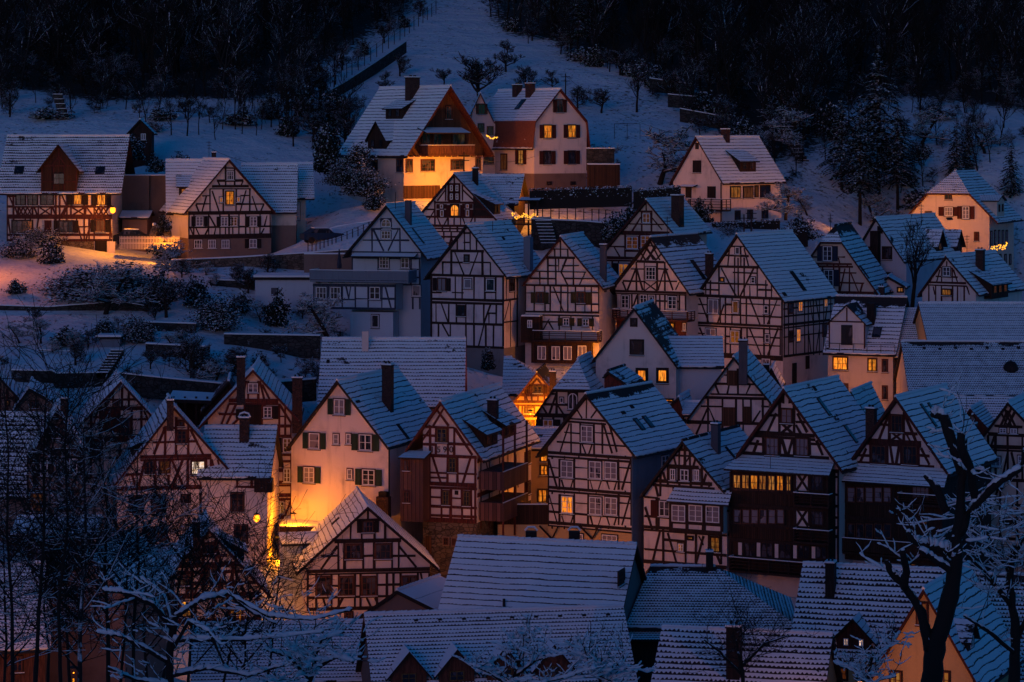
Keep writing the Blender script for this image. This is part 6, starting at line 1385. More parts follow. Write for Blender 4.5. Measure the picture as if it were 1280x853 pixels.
for i, ((px, py, hp, wp), lb) in enumerate(zip(shr, SHL)):
    k = i % 3; p = ghit(px, py, 215); ppm = FP/p.y
    if wp > 50: place('garden_shrub', lb, 'shrub', B_big[i % 2], p, wp/ppm/5.4, sz=hp/ppm/bb(B_big[i % 2]))
    else: place('garden_shrub', lb, 'shrub', B_round[k], p, wp/ppm/2.5, sz=hp/ppm/HB[k])
for i, (px, py, hp, lb) in enumerate(((130, 395, 70, 'leaning bare fruit tree with snowy twigs in the left garden'), (208, 398, 52, 'small bare tree behind the clipped garden shrub'), (198, 352, 50, 'frosted bare tree under the lane below the timbered gable'), (240, 480, 62, 'bare snow-dusted tree by the garden wall above the red gable'), (262, 500, 48, 'round-crowned bare tree above the ochre half-timbered house'), (415, 430, 66, 'bushy bare tree in front of the blue-timbered house'), (335, 348, 30, 'small twiggy tree by the lane bend'), (400, 500, 40, 'twiggy young tree beside the long lined roof'), (170, 500, 40, 'small bare tree by the garden stair'), (300, 480, 46, 'thin tree on the lowest garden terrace'))):
    k = T_weep[0] if i in (0, 5, 2, 4) else T_fruit[i % 3]; hm = HW if i in (0, 5, 2, 4) else HF[i % 3]
    tree_at(k, px, py, hp, lb, 'garden_tree', D0=208, hm=hm) if i != 5 else tree_at(k, px, py, hp, lb, 'garden_tree', hm=hm, D=240)
for px, py, hp, wp, lb, D_ in ((455, 245, 50, 70, 'dark snowy bush left of the chalet foot', 284), (425, 232, 40, 50, 'lower snowy bush on the bank left of the chalet', 284), (448, 210, 34, 44, 'evergreen at the chalet left wall', 288), (468, 262, 26, 34, 'round bush below the chalet cellar', 280), (408, 215, 60, 46, 'dark bush on the bank below the fence line', 292),
    (875, 285, 40, 34, 'snow-blobbed evergreen in front of the villa balcony', 280), (790, 295, 44, 44, 'snowy evergreen right of the stair garden', 262), (768, 300, 36, 40, 'snow-covered shrub above the narrow gable', 258), (610, 462, 30, 22, 'small snowy fir in the yard behind the small orange-lit gable', 232), (165, 200, 34, 40, 'snow-covered bush below the hillside hut', 285), (195, 215, 26, 30, 'snowy bush beside the annexe roof', 283), (225, 218, 30, 26, 'dark bush at the field edge behind the timbered gable', 284), (204, 290, 24, 20, 'small round fir lit orange beside the picket fence', 268), (1150, 200, 26, 40, 'dark bush on the right snowfield', 312), (912, 300, 24, 60, 'frosted hedge bush below the villa', 275), (1000, 300, 34, 40, 'brown beech hedge bush lit from the lane', 270)):
    k = random.randrange(3); p = P(px, py, D_); ppm = FP/D_
    if wp > 48: place('shrub', lb, 'shrub', B_big[k % 2], p, wp/ppm/5.4, sz=hp/ppm/bb(B_big[k % 2]))
    else: place('shrub', lb, 'shrub', B_round[k], p, wp/ppm/2.5, sz=hp/ppm/HB[k])
# hedges
def hedge(label, a, b, hpx, D, dens=9, wid=.7, mat='hedge'):
    rnd = random.Random(int(a[0])); mb = MB(); A_, B_ = P(a[0], a[1], D), P(b[0], b[1], D); L_ = (B_-A_).length; hm = hpx/(FP/D)
    o = root('hedge', label, 'hedge', tuple(A_)); 
    core = MB(); core.prism([A_-Vector((0, 0, 1)), B_-Vector((0, 0, 1)), B_+UP*hm*.8, A_+UP*hm*.8], Vector((0, wid*.8, 0))); core.build('branches', 'bark', o)
    for i in range(int(L_*hm*dens*14)):
        t = A_.lerp(B_, rnd.random())+Vector((0, rnd.uniform(-.1, wid), rnd.uniform(0, hm)**1)); t.z = A_.lerp(B_, (t.x-A_.x)/(B_.x-A_.x+1e-6)).z+rnd.random()**.7*hm
        x = Vector((rnd.uniform(-1, 1), rnd.uniform(-1, 1), rnd.uniform(-.6, .6))).normalized()*.11; y = Vector((rnd.uniform(-1, 1), rnd.uniform(-1, 1), rnd.uniform(-1, 1))).normalized()*.08
        mb.face([t-x, t-y, t+x, t+y])
    mb.build('foliage', mat, o)
hedge('long clipped snowy hedge glowing orange on the terrace below the shuttered house', (662, 250), (790, 246), 14, 276)
hedge('dark snow-topped hedge continuing right of the orange one towards the villa', (792, 252), (850, 246), 15, 276)
hedge('brown clipped hedge behind the largest half-timbered house', (958, 305), (1010, 296), 16, 268)
hedge('low hedge in the yard above the dry stone wall below the villa', (890, 288), (975, 284), 10, 276)
# the wood: one dark mass of trunks, limbs and twigs on the upper slopes
SPARSE = [[(-80, 100), (-80, 152), (150, 150), (210, 175), (330, 178), (420, 215), (455, 265), (500, 262), (455, 190), (430, 150), (420, 118), (470, 78), (530, 20), (500, 20), (400, 60), (250, 90)],
          [(600, 10), (625, 40), (700, 75), (760, 95), (800, 125), (850, 150), (905, 215), (960, 245), (1040, 262), (1150, 270), (1230, 215), (1300, 200), (1300, 120), (1100, 100), (930, 180), (850, 80), (720, 60), (640, 10)]]
def wood_mass():
    rnd = random.Random(5); protos = []
    for s_ in range(5):
        a = MB(); r_ = random.Random(100+s_); grow(a, a, a, Vector((0, 0, -.5)), Vector((0, 0, 1)), 8.0, .16, 0, 3, r_, 3, 5, .22, .5, .2, 0, .022, 4, .55)
        F4 = [f for f in a.f if len(f) == 4]; protos.append((np.array(a.v), np.array(F4)))
    for s_ in range(2):
        a = MB(); r_ = random.Random(200+s_); 
        grow(a, a, a, Vector((0, 0, -.2)), Vector((0, 0, 1)), 2.6, .05, 0, 3, r_, 2, 6, .05, .9, .3, 0, .02, 3, .7)
        F4 = [f for f in a.f if len(f) == 4]; protos.append((np.array(a.v), np.array(F4)))
    VV, FF, off, n = [], [], 0, 0; MI = []; tries = 0
    while n < 1250 and tries < 90000:
        tries += 1; y = rnd.uniform(305, 470); x = rnd.uniform(-100, 100)*y/400*1.0; z = gz(x, y)
        px = 640+x/y*FP; py = HZ-(z-HC)/y*FP
        if px < -60 or px > 1340 or py < -40: continue
        sp_ = not any(inpoly(px, py, w_) for w_ in WOODS)
        if sp_ and not (any(inpoly(px, py, w_) for w_ in SPARSE) and rnd.random() < .75): continue
        bush_ = rnd.random() < (.5 if sp_ else .3); v_, f_ = protos[rnd.randrange(5, 7) if bush_ else rnd.randrange(5)]
        s_ = rnd.uniform(.6, 1.3)*(1.1 if bush_ else 1.0)*(.55 if sp_ else 1); an_ = rnd.uniform(0, 6.28); c_, d_ = math.cos(an_), math.sin(an_)
        q = np.stack([(v_[:, 0]*c_-v_[:, 1]*d_)*s_+x, (v_[:, 0]*d_+v_[:, 1]*c_)*s_+y, v_[:, 2]*s_+z], 1)
        VV.append(q); FF.append(f_+off); off += len(q); n += 1; MI.append(np.full(len(f_), 0 if rnd.random() < .45 else 1, dtype=np.int32))
    V_ = np.concatenate(VV); F_ = np.concatenate(FF); me_ = bpy.data.meshes.new('wood')
    me_.vertices.add(len(V_)); me_.vertices.foreach_set('co', V_.ravel()); me_.loops.add(F_.size); me_.loops.foreach_set('vertex_index', F_.ravel().astype(np.int32))
    me_.polygons.add(len(F_)); me_.polygons.foreach_set('loop_start', np.arange(0, F_.size, 4, dtype=np.int32)); me_.update(calc_edges=True); me_.polygons.foreach_set('material_index', np.concatenate(MI))
    me_.materials.append(M['woodtwig']); me_.materials.append(M['darktwig']); o = bpy.data.objects.new('wood', me_); COL.objects.link(o)
    tag(o, 'dark leafless wood covering the upper slopes, faintly dusted with snow', 'wood', kind='stuff')
    print('wood faces', len(F_), 'trees', n)
wood_mass()
# brush along the lower edge of the left wood and the ridge of the snowfield
for i, (px, py, wp, hp) in enumerate(((175, 148, 34, 18), (200, 152, 44, 18), (232, 150, 46, 22), (190, 165, 40, 14), (262, 155, 40, 20), (300, 158, 50, 24), (340, 160, 36, 26), (360, 172, 30, 30), (395, 165, 40, 36), (415, 150, 34, 40), (700, 68, 50, 26), (730, 78, 50, 20), (760, 86, 40, 20), (800, 100, 50, 26), (860, 130, 60, 24), (900, 150, 50, 30), (930, 205, 50, 30), (905, 225, 40, 30), (875, 172, 40, 20), (960, 235, 60, 20), (1060, 240, 60, 30), (1150, 262, 60, 30), (1210, 160, 50, 14), (1175, 150, 60, 14), (300, 130, 60, 40), (60, 150, 60, 16))):
    p = ghit(px, py, 285); ppm = FP/p.y; k = i % 3
    place('brush', None, 'shrub', B_round[k] if i % 2 else B_twig[i % 2], p, wp/ppm/2.5 if i % 2 else hp/ppm/HBT[0]*1.3, sz=hp/ppm/HB[k] if i % 2 else None)
    bpy.data.objects[-1] if False else None
BR = [o for o in COL.objects if o.name.startswith('brush')]
for o in BR: o['label'] = 'dark snow-dusted brush along the edge of the hillside wood'; o['group'] = 'brush along the edge of the wood'
# ---------------------------------------------------------------- near trees, on the viewer's own slope
def near_tree(name, label, polys, twigs, seed, snow=.07, D=64, twl=1.6, tw_r=.03, maxl=2, mat='bark', dens=.5):
    """limbs laid out as photo points at distance D, given their thickness, twigs grown from them"""
    rnd = random.Random(seed); base = P(polys[0][0][0], polys[0][0][1], D); g = gz(base.x, base.y)
    o = root(name, label, 'tree', (base.x, base.y, g)); a, b_, c_ = MB(), MB(), MB(); ppm = FP/D
    for i, pl in enumerate(polys):
        dz = rnd.uniform(-1.2, 1.2) if i else 0
        pts = [P(x, y, D+dz*min(1, k/2)) for k, (x, y, w_) in enumerate(pl)]; rad = [w_/ppm/2 for _, _, w_ in pl]
        if i == 0: pts = [Vector((pts[0].x, pts[0].y, g-.3))]+pts; rad = [rad[0]*1.25]+rad
        # subdivide with wobble
        P2, R2 = [], []
        for k in range(len(pts)-1):
            for s_ in range(4):
                f = s_/4; P2.append(pts[k].lerp(pts[k+1], f)+Vector((rnd.uniform(-1, 1), rnd.uniform(-1, 1), rnd.uniform(-1, 1)))*rad[k]*.18); R2.append((rad[k]*(1-f)+rad[k+1]*f)*rnd.uniform(.9, 1.12))
        P2.append(pts[-1]); R2.append(rad[-1]); a.tube(P2, R2, 8)
        if i and snow: snow_on(c_, P2, R2, snow*.55+R2[0]*.45, rnd, .9)
        for k in range(len(P2)-1):
            d_ = (P2[k+1]-P2[k]).normalized()
            for _ in range(twigs if i or k > len(P2)*.6 else 0):
                if rnd.random() < dens:
                    nd = Vector((rnd.uniform(-1, 1), rnd.uniform(-.8, .8), rnd.uniform(-.2, 1))).normalized()
                    grow(b_, b_, c_, P2[k], nd, twl*rnd.uniform(.5, 1.2), tw_r, 1, 1+maxl, rnd, 4, 4, .06, .7, .3, snow*.6, .008)
    a.build('trunk', mat, o, True); b_.build('crown', 'darktwig', o)
    if c_.v: c_.build('snow_cover', 'snow', o, True)['kind'] = 'stuff'
    return o
near_tree('forked_tree', 'dark forked tree with thick pruned limbs capped in snow, standing close at the right', [
    [(1164, 853, 26), (1170, 800, 24), (1188, 745, 21), (1195, 690, 17), (1200, 640, 13), (1204, 590, 10), (1206, 548, 7)],
    [(1190, 690, 13), (1165, 684, 10), (1142, 676, 9), (1134, 665, 6)], [(1162, 812, 14), (1152, 765, 12), (1132, 735, 11), (1112, 712, 9), (1108, 700, 6)],
    [(1131, 735, 11), (1133, 710, 10), (1128, 688, 7)], [(1196, 678, 12), (1214, 634, 11), (1244, 606, 10), (1276, 586, 8), (1282, 560, 5)], [(1204, 600, 12), (1180, 520, 13), (1165, 518, 8)],
    [(1220, 628, 12), (1214, 590, 11), (1202, 560, 12), (1200, 540, 8)], [(1183, 640, 11), (1170, 610, 10), (1156, 594, 6)], [(1196, 718, 10), (1165, 698, 7), (1150, 688, 4)]], 1, 3, .09, 66, 1.0, .014, 1, dens=.35)
# dense twiggy crown right of it
near_tree('bare_tree', 'dense twiggy tree with clotted snow filling the lower right corner', [
    [(1268, 853, 14), (1270, 790, 12), (1262, 730, 9), (1268, 680, 6)], [(1270, 800, 7), (1300, 740, 5), (1330, 690, 3)], [(1266, 760, 7), (1230, 715, 5), (1205, 690, 3)], [(1265, 720, 6), (1235, 670, 4), (1222, 640, 3)], [(1272, 820, 6), (1236, 790, 5), (1205, 770, 3)], [(1266, 700, 5), (1290, 650, 3), (1280, 610, 2)]], 2, 9, .05, 78, 2.0, .014, 2, dens=.45)
near_tree('bare_tree', 'low bare twiggy tree before the lined roof, bottom right of centre', [
    [(930, 870, 6), (928, 840, 5), (922, 815, 4)], [(928, 845, 4), (900, 815, 3), (880, 800, 2)], [(926, 835, 4), (955, 805, 3), (985, 795, 2)], [(925, 825, 3), (920, 800, 2), (935, 785, 2)]], 2, 15, .0, 118, 2.2, .02, 2)
# snow-laden limbs across the lower left
near_tree('snowy_tree', 'tree with thick snow-laden limbs spreading across the lower left foreground', [
    [(212, 870, 11), (212, 820, 10), (218, 770, 9)], [(218, 790, 7), (190, 755, 6), (150, 740, 5), (128, 738, 4)], [(218, 772, 7), (250, 750, 6), (285, 742, 5), (310, 762, 4), (345, 780, 3)], [(214, 800, 6), (250, 800, 5), (300, 800, 4), (350, 796, 3), (405, 790, 2)],
    [(213, 830, 6), (180, 810, 5), (150, 795, 4), (120, 790, 3)], [(213, 845, 6), (260, 835, 5), (310, 845, 4), (360, 830, 3)], [(216, 780, 5), (205, 745, 4), (175, 722, 3)], [(290, 745, 4), (335, 770, 4), (390, 775, 3), (440, 762, 3)], [(214, 815, 5), (236, 776, 4), (262, 790, 4), (280, 830, 3)], [(213, 855, 5), (170, 850, 4), (135, 835, 3)]], 2, 21, .05, 58, .8, .012, 1, dens=.30)
near_tree('snowy_shrub', 'snow-clumped shrub top at the bottom edge below the dormered roof', [
    [(640, 880, 6), (642, 850, 5), (648, 825, 4)], [(640, 860, 4), (610, 840, 3), (590, 832, 2)], [(645, 845, 4), (670, 825, 3), (690, 820, 2)], [(648, 830, 3), (662, 805, 2), (665, 790, 2)], [(642, 866, 4), (700, 850, 3), (740, 835, 2)]], 3, 23, .08, 60, .8, .014, 1, dens=.5)
near_tree('snowy_shrub', 'smaller snow-clumped shrub top rising at the bottom edge right of centre', [
    [(752, 880, 5), (750, 850, 4), (748, 828, 3)], [(752, 858, 3), (775, 835, 3), (785, 818, 2)], [(750, 845, 3), (735, 825, 2), (730, 808, 2)], [(750, 860, 3), (768, 850, 2), (780, 842, 2)]], 3, 24, .08, 60, .8, .014, 1, dens=.5)
near_tree('snowy_shrub', 'snow-clumped twigs in front of the lit dormer, lower right', [
    [(1080, 880, 4), (1085, 845, 3), (1092, 815, 3)], [(1084, 850, 3), (1060, 835, 2), (1042, 828, 2)], [(1090, 830, 3), (1110, 810, 2), (1125, 790, 2)], [(1086, 860, 2), (1100, 850, 2), (1120, 846, 2)]], 3, 25, .06, 62, .6, .012, 1, dens=.45)
near_tree('snowy_tree', 'snow-laden twigs filling the bottom between the thicket and the long roof', [
    [(385, 880, 8), (388, 850, 7), (395, 820, 5)], [(388, 850, 5), (360, 820, 4), (330, 812, 3)], [(390, 838, 5), (420, 822, 4), (442, 828, 3)], [(394, 822, 4), (402, 800, 3), (430, 790, 2)], [(386, 860, 4), (340, 850, 3), (300, 856, 3)]], 3, 26, .08, 61, .9, .012, 1, dens=.45)
# the thicket of slim bare trees at the left
SL = ['slim bare tree at the very left edge of the thicket', 'slim dark trunk second from the left in the thicket', 'slim forked bare tree in the left thicket', 'snow-caked bare tree standing before the narrow dark gable', 'slim tree right of the snow-caked one in the thicket', 'dark slender tree before the broad white house', 'leaning slender tree at the right end of the thicket', 'thin bare tree in front of the red gable', 'young bare tree low in front of the lamp-lit alley']
TH = [(18, 4, 470, 5, .0), (44, 60, 480, 6, .0), (72, 88, 455, 5, .0), (100, 108, 520, 6, .015), (136, 128, 560, 6, .0), (168, 172, 560, 5, .0), (205, 240, 640, 4, .0), (282, 300, 650, 3.5, .0), (330, 350, 680, 3.5, .0)]
for i, (x0, x1, yt, w_, sn) in enumerate(TH):
    rnd = random.Random(60+i); n_ = 4; tr = [(x0+(x1-x0)*k/n_+rnd.uniform(-5, 5), 860-(860-yt)*k/n_, w_*(1-.75*k/n_)) for k in range(n_+1)]
    lim = []
    for j in range(9):
        k = rnd.uniform(.25, .9); bx_, by_ = x0+(x1-x0)*k, 860-(860-yt)*k; s_ = rnd.choice((-1, 1)); ln_ = rnd.uniform(50, 120)*(1.2-k*.6)
        lim.append([(bx_, by_, w_*.5*(1-k*.6)), (bx_+s_*ln_*.35, by_-ln_*.5, w_*.35*(1-k*.6)), (bx_+s_*ln_*.6, by_-ln_*1.05, 1.2)])
    near_tree('slim_tree', SL[i], [tr]+lim, 1, 60+i, sn, 76+i*3.3, 2.2, .013, 1, 'bark' if i != 3 else 'twigsnow', dens=.85)
# dark brush between the wood, the fence line and the chalet
for i, (px, py, wp, hp) in enumerate(((338, 150, 40, 34), (360, 140, 34, 40), (378, 150, 40, 44), (400, 140, 36, 44), (420, 160, 40, 46), (432, 185, 40, 46), (410, 190, 40, 40), (392, 180, 34, 34), (440, 205, 34, 34), (365, 120, 30, 36), (400, 105, 26, 30), (428, 88, 22, 26), (455, 70, 20, 22), (480, 55, 20, 22), (505, 36, 18, 20), (525, 22, 18, 18), (640, 40, 24, 20), (665, 52, 30, 24), (745, 85, 30, 30), (775, 95, 36, 28), (815, 112, 36, 30), (845, 125, 40, 34), (880, 150, 50, 40), (905, 175, 44, 44), (930, 190, 44, 44), (950, 215, 40, 40), (975, 150, 50, 50), (1010, 170, 50, 50), (1040, 175, 50, 50), (1085, 225, 46, 30), (1130, 235, 46, 26))):
    p = ghit(px, py, 288); ppm = FP/p.y; k = i % 3
    o = place('brush', 'dark snow-dusted brush along the edge of the hillside wood', 'shrub', T_fruit[k] if i % 2 else B_round[k], p, (hp/ppm/HF[k]*1.25) if i % 2 else wp/ppm/2.5, group='brush along the edge of the wood', sz=None if i % 2 else hp/ppm/HB[k])

# the overgrown terraces: bare shrubs and saplings nobody would tell apart
rnd_ = random.Random(9)
for i in range(64):
    px, py = rnd_.uniform(-10, 430), rnd_.uniform(345, 500)
    if px < 110 and py < 375 and rnd_.random() < .7: continue
    if 315 < px and py < 400: continue
    p = ghit(px, py, 208); k = rnd_.randrange(3); ppm = FP/p.y; hp = rnd_.uniform(14, 34)
    kind = (T_fruit[k], HF[k]) if i % 3 == 0 else ((B_twig[k % 2], HBT[k % 2]) if i % 3 == 1 else (T_weep[0], HW))
    place('garden_thicket', 'bare snow-dusted shrub among the overgrown garden terraces', 'shrub', kind[0], p, hp/ppm/kind[1], group='bare shrubs on the garden terraces')

SL2 = ['low tangled sapling at the bottom left corner', 'low tangled sapling before the brown wall, bottom left', 'tangled sapling in front of the orange-lit wall at the bottom', 'low bare sapling left of the snow-laden tree', 'low bare sapling right of the snow-laden trunk', 'tangled sapling below the small red gable', 'thin tangled sapling before the dark narrow gable', 'thin tangled sapling under the broad white house']
for i, (x0, yt) in enumerate(((8, 640), (62, 660), (98, 680), (150, 650), (238, 690), (300, 720), (84, 560), (182, 610))):
    rnd = random.Random(90+i); x1 = x0+rnd.uniform(-12, 20); tr = [(x0+(x1-x0)*k/4+rnd.uniform(-4, 4), 860-(860-yt)*k/4, 4*(1-.7*k/4)) for k in range(5)]; lim = []
    for j in range(9):
        k = rnd.uniform(.1, .85); bx_, by_ = x0+(x1-x0)*k, 860-(860-yt)*k; s_ = rnd.choice((-1, 1)); ln_ = rnd.uniform(40, 90)
        lim.append([(bx_, by_, 2.4), (bx_+s_*ln_*.35, by_-ln_*.4, 1.8), (bx_+s_*ln_*.55, by_-ln_*.9, 1)])
    near_tree('slim_tree', SL2[i], [tr]+lim, 1, 90+i, .0 if i % 3 else .02, 84+i*3, 1.9, .013, 2, 'bark', dens=.5)
# ============================================================ walls, steps, fences, cars, lanes
def wallrun(name, label, cat, pts, hpx, D, mat='drystone', t=.5, snow=.10):
    """garden wall through photo points of its top edge"""
    o = None; mb = MB()
    Ds = D if isinstance(D, (list, tuple)) else [D]*len(pts)
    T = [P(x, y, d) for (x, y), d in zip(pts, Ds)]; o = root(name, label, cat, (T[0].x, T[0].y, T[0].z-hpx/(FP/Ds[0])))
    sn = MB()
    for a, b in zip(T, T[1:]):
        h_ = hpx/(FP/a.y); mb.prism([a-UP*(h_+1), b-UP*(h_+1), b, a], Vector((0, t, 0)))
        sn.prism([a+UP*.002-Vector((0, .04, 0)), b+UP*.002-Vector((0, .04, 0)), b+UP*snow-Vector((0, .02, 0)), a+UP*snow-Vector((0, .02, 0))], Vector((0, t+.5, 0)))
    mb.build('stonework', mat, o); sn.build('snow_cap', 'snow', o)
    return o
wallrun('retaining_wall', 'long dark retaining wall along the lane below the upper-left half-timbered gable', 'wall', [(213, 326), (300, 322), (392, 316), (470, 310)], 20, [262, 262, 262, 262], 'stone')
wallrun('retaining_wall', 'orange-lit boarded lane wall between the lane and the blue-timbered house', 'wall', [(380, 318), (442, 318)], 22, [257, 257], 'brownp')
wallrun('retaining_wall', 'dark garden wall below the hedge, behind the narrow gable and its neighbours', 'wall', [(664, 274), (730, 277), (802, 283)], 26, [264, 264, 264])
wallrun('retaining_wall', 'rough dry stone wall crossing the left garden', 'wall', [(-5, 382), (60, 384), (140, 378), (200, 378)], 26, [246, 246, 246, 246])
wallrun('terrace_wall', 'upper terrace wall left of the low garage', 'wall', [(180, 403), (245, 405)], 8, [239, 239])
wallrun('terrace_wall', 'terrace wall right of the pale shrub above the red gables', 'wall', [(280, 418), (400, 420)], 14, [236, 236])
wallrun('terrace_wall', 'middle terrace wall below the clipped shrub', 'wall', [(48, 438), (112, 440), (118, 447), (180, 446)], 5, [232, 232, 231, 231])
wallrun('terrace_wall', 'lower terrace wall running left of the garden steps', 'wall', [(14, 463), (66, 464), (70, 467), (136, 466)], 7, [223, 223, 222, 222])
wallrun('terrace_wall', 'long dark lower terrace wall right of the garden steps', 'wall', [(142, 466), (215, 474), (300, 482), (395, 474)], 12, [221, 220, 219, 219])
wallrun('terrace_wall', 'short terrace wall between shrubs in the middle of the garden', 'wall', [(182, 430), (262, 434)], 10, [230, 230])
wallrun('terrace_wall', 'highest terrace wall under the lane at the garden centre', 'wall', [(262, 350), (318, 352)], 16, [256, 256])
wallrun('bank_wall', 'stacked dry wall on the bank behind the parked car', 'wall', [(385, 296), (420, 284), (470, 276)], 14, [274, 274, 274])
wallrun('terrace_wall', 'dry wall with snow courses right of the shuttered house', 'wall', [(733, 186), (768, 186)], 16, [296, 296])
wallrun('garage_wall', 'flat-roofed dark garage in the bank right of the shuttered house', 'garage', [(735, 206), (775, 206)], 32, [290, 290], 'planks', 4)
wallrun('field_wall', 'dark diagonal wall climbing the snowfield at upper left of centre', 'wall', [(398, 121), (430, 104), (470, 78), (508, 52)], 5, [330, 338, 350, 362])
for i, (a, b) in enumerate((((812, 98), (868, 106)), ((835, 118), (880, 122)), ((850, 136), (905, 146)))):
    wallrun('vineyard_wall', ['upper', 'middle', 'lower'][i]+' terrace wall on the small snowy clearing right of the snowfield', 'wall', [a, b], 6, [338-i*8, 338-i*8])
# garden stairs
def stairs(label, x0, y0, x1, y1, wpx, D, n=9, mat='drystone'):
    o = root('garden_steps', label, 'steps', tuple(P(x0, y0, D))); mb = MB(); sn = MB()
    for i in range(n):
        f = i/(n-1); d_ = D+f*2.2; q = P(x0+(x1-x0)*f, y0+(y1-y0)*f, d_); w_ = wpx/(FP/d_)
        mb.box8(q-UP*.5, Vector((w_, 0, 0)), Vector((0, .5, 0)), UP*.5); sn.box8(q+UP*.002, Vector((w_, 0, 0)), Vector((0, .42, 0)), UP*.05)
    mb.build('treads', mat, o); sn.build('snow', 'snow', o)
stairs('straight garden steps above the red gable, between the lower terrace walls', 120, 466, 138, 438, 16, 222)
stairs('steep porch steps right of the red arched-window gable', 676, 304, 668, 272, 20, 262)
stairs('garden steps climbing beside the upper-left farmhouse roof', 78, 160, 66, 118, 12, 312, 8)
stairs('snowy steps up the slope behind the villa', 1000, 205, 975, 162, 14, 312, 10)
# low flat-roofed garage
o = root('garage', 'low flat-roofed white garage in the left garden beside the blue-timbered house', 'garage', tuple(P(356, 402, 252)))
q = Pl(P(356, 402, 252), Vector((1, 0, 0)), Vector((0, -1, 0))); ppm = FP/252; mb = MB(); q.box(mb, -37/ppm, 40/ppm, -2, 52/ppm, -5, 0); mb.build('wall', 'bluewhite', o)
mb = MB(); q.box(mb, -39/ppm, 42/ppm, 52/ppm+.002, 52/ppm+.25, -5.2, .25, 0); q.box(mb, -39/ppm, 42/ppm, 52/ppm+.252, 52/ppm+.42, -5.2, .22, 1); mb.build('flat_roof', ['slate', 'snow'], o)
mb = MB(); q.box(mb, -17/ppm, -8/ppm, 32/ppm, 42/ppm, .002, .06); mb.build('window', 'glass', o)
# water tank shelter
o = root('garden_shelter', 'little snow-topped shelter with a dark tank among the garden terraces', 'shelter', tuple(P(138, 446, 233))); q = Pl(P(138, 446, 233), Vector((1, 0, 0)), Vector((0, -1, 0))); ppm = FP/233
mb = MB(); q.box(mb, -14/ppm, 12/ppm, -.5, 22/ppm, -2, 0); mb.build('box', 'greyblue', o); mb = MB(); q.box(mb, -18/ppm, 14/ppm, 23/ppm, 25/ppm, -2.4, .4, 0); q.box(mb, -18/ppm, 14/ppm, 25/ppm+.002, 27/ppm, -2.4, .38, 1); mb.build('roof', ['slate', 'snow'], o)
# open shed with snow roof above the wing roof, middle left
o = root('open_shed', 'open wooden shed with thick snowy roof behind the broad white house', 'shed', tuple(P(235, 520, 212))); q = Pl(P(235, 520, 212), Vector((1, 0, 0)), Vector((0, -1, 0))); ppm = FP/212
for x in (-18, -4, 10, 24): mb = MB(); q.box(mb, x/ppm-.08, x/ppm+.08, -1, 24/ppm, -.15, 0); mb.build('post', 'dark', o)
mb = MB(); q.box(mb, -18/ppm, 24/ppm, -1, 22/ppm, -2.5, -2.2); mb.build('back_wall', 'dark', o)
mb = MB(); mb.slab([q.pt(-24/ppm, 22/ppm, .6), q.pt(30/ppm, 20/ppm, .6), q.pt(30/ppm, 25/ppm, -2.6), q.pt(-24/ppm, 28/ppm, -2.6)], .28, [(0, 3), (4, 3), (4, 0), (0, 0)], 0, 1); mb.build('roof', ['snow', 'slate'], o)
# picket fence and arch by the lane
o = root('picket_fence', 'white picket fence glowing orange by the lane between the farmhouse and the timbered gable', 'fence', tuple(P(150, 308, 267))); q = Pl(P(186, 308, 267), Vector((1, 0, 0)), Vector((0, -1, 0))); ppm = FP/267; mb = MB()
q.box(mb, -36/ppm, 38/ppm, .25, .35, -.03, 0); q.box(mb, -36/ppm, 38/ppm, .75, .85, -.03, 0)
for i in range(40): x = -36/ppm+i*74/ppm/39; q.box(mb, x-.035, x+.035, -.3, 1.0, .001, .03)
mb.build('pickets', 'cream', o)
o = root('garden_grotto', 'snow-topped stone arch behind the picket fence, warmly lit', 'grotto', tuple(P(200, 304, 269))); q = Pl(P(200, 304, 269), Vector((1, 0, 0)), Vector((0, -1, 0))); mb = MB(); pts = []
n_ = 10; ro, ri = 1.05, .42
for i in range(n_):
    a0, a1 = math.pi*i/n_, math.pi*(i+1)/n_
    mb.prism([q.pt(ri*math.cos(a0), .9+ri*math.sin(a0)), q.pt(ro*math.cos(a0), .9+ro*math.sin(a0)), q.pt(ro*math.cos(a1), .9+ro*math.sin(a1)), q.pt(ri*math.cos(a1), .9+ri*math.sin(a1))], Vector((0, 1, 0)))
q.box(mb, -ro, -ri, -.5, .9, -1, 0); q.box(mb, ri, ro, -.5, .9, -1, 0); mb.build('arch', 'stone', o)
mb = MB()
for i in range(14): mb.ball(q.pt(random.uniform(-.9, .9), 1.95-abs(random.uniform(-.2, .3)), -.5), random.uniform(.15, .32), 0, .5, 7, 4, .2)
mb.build('snow_cap', 'snow', o, True)
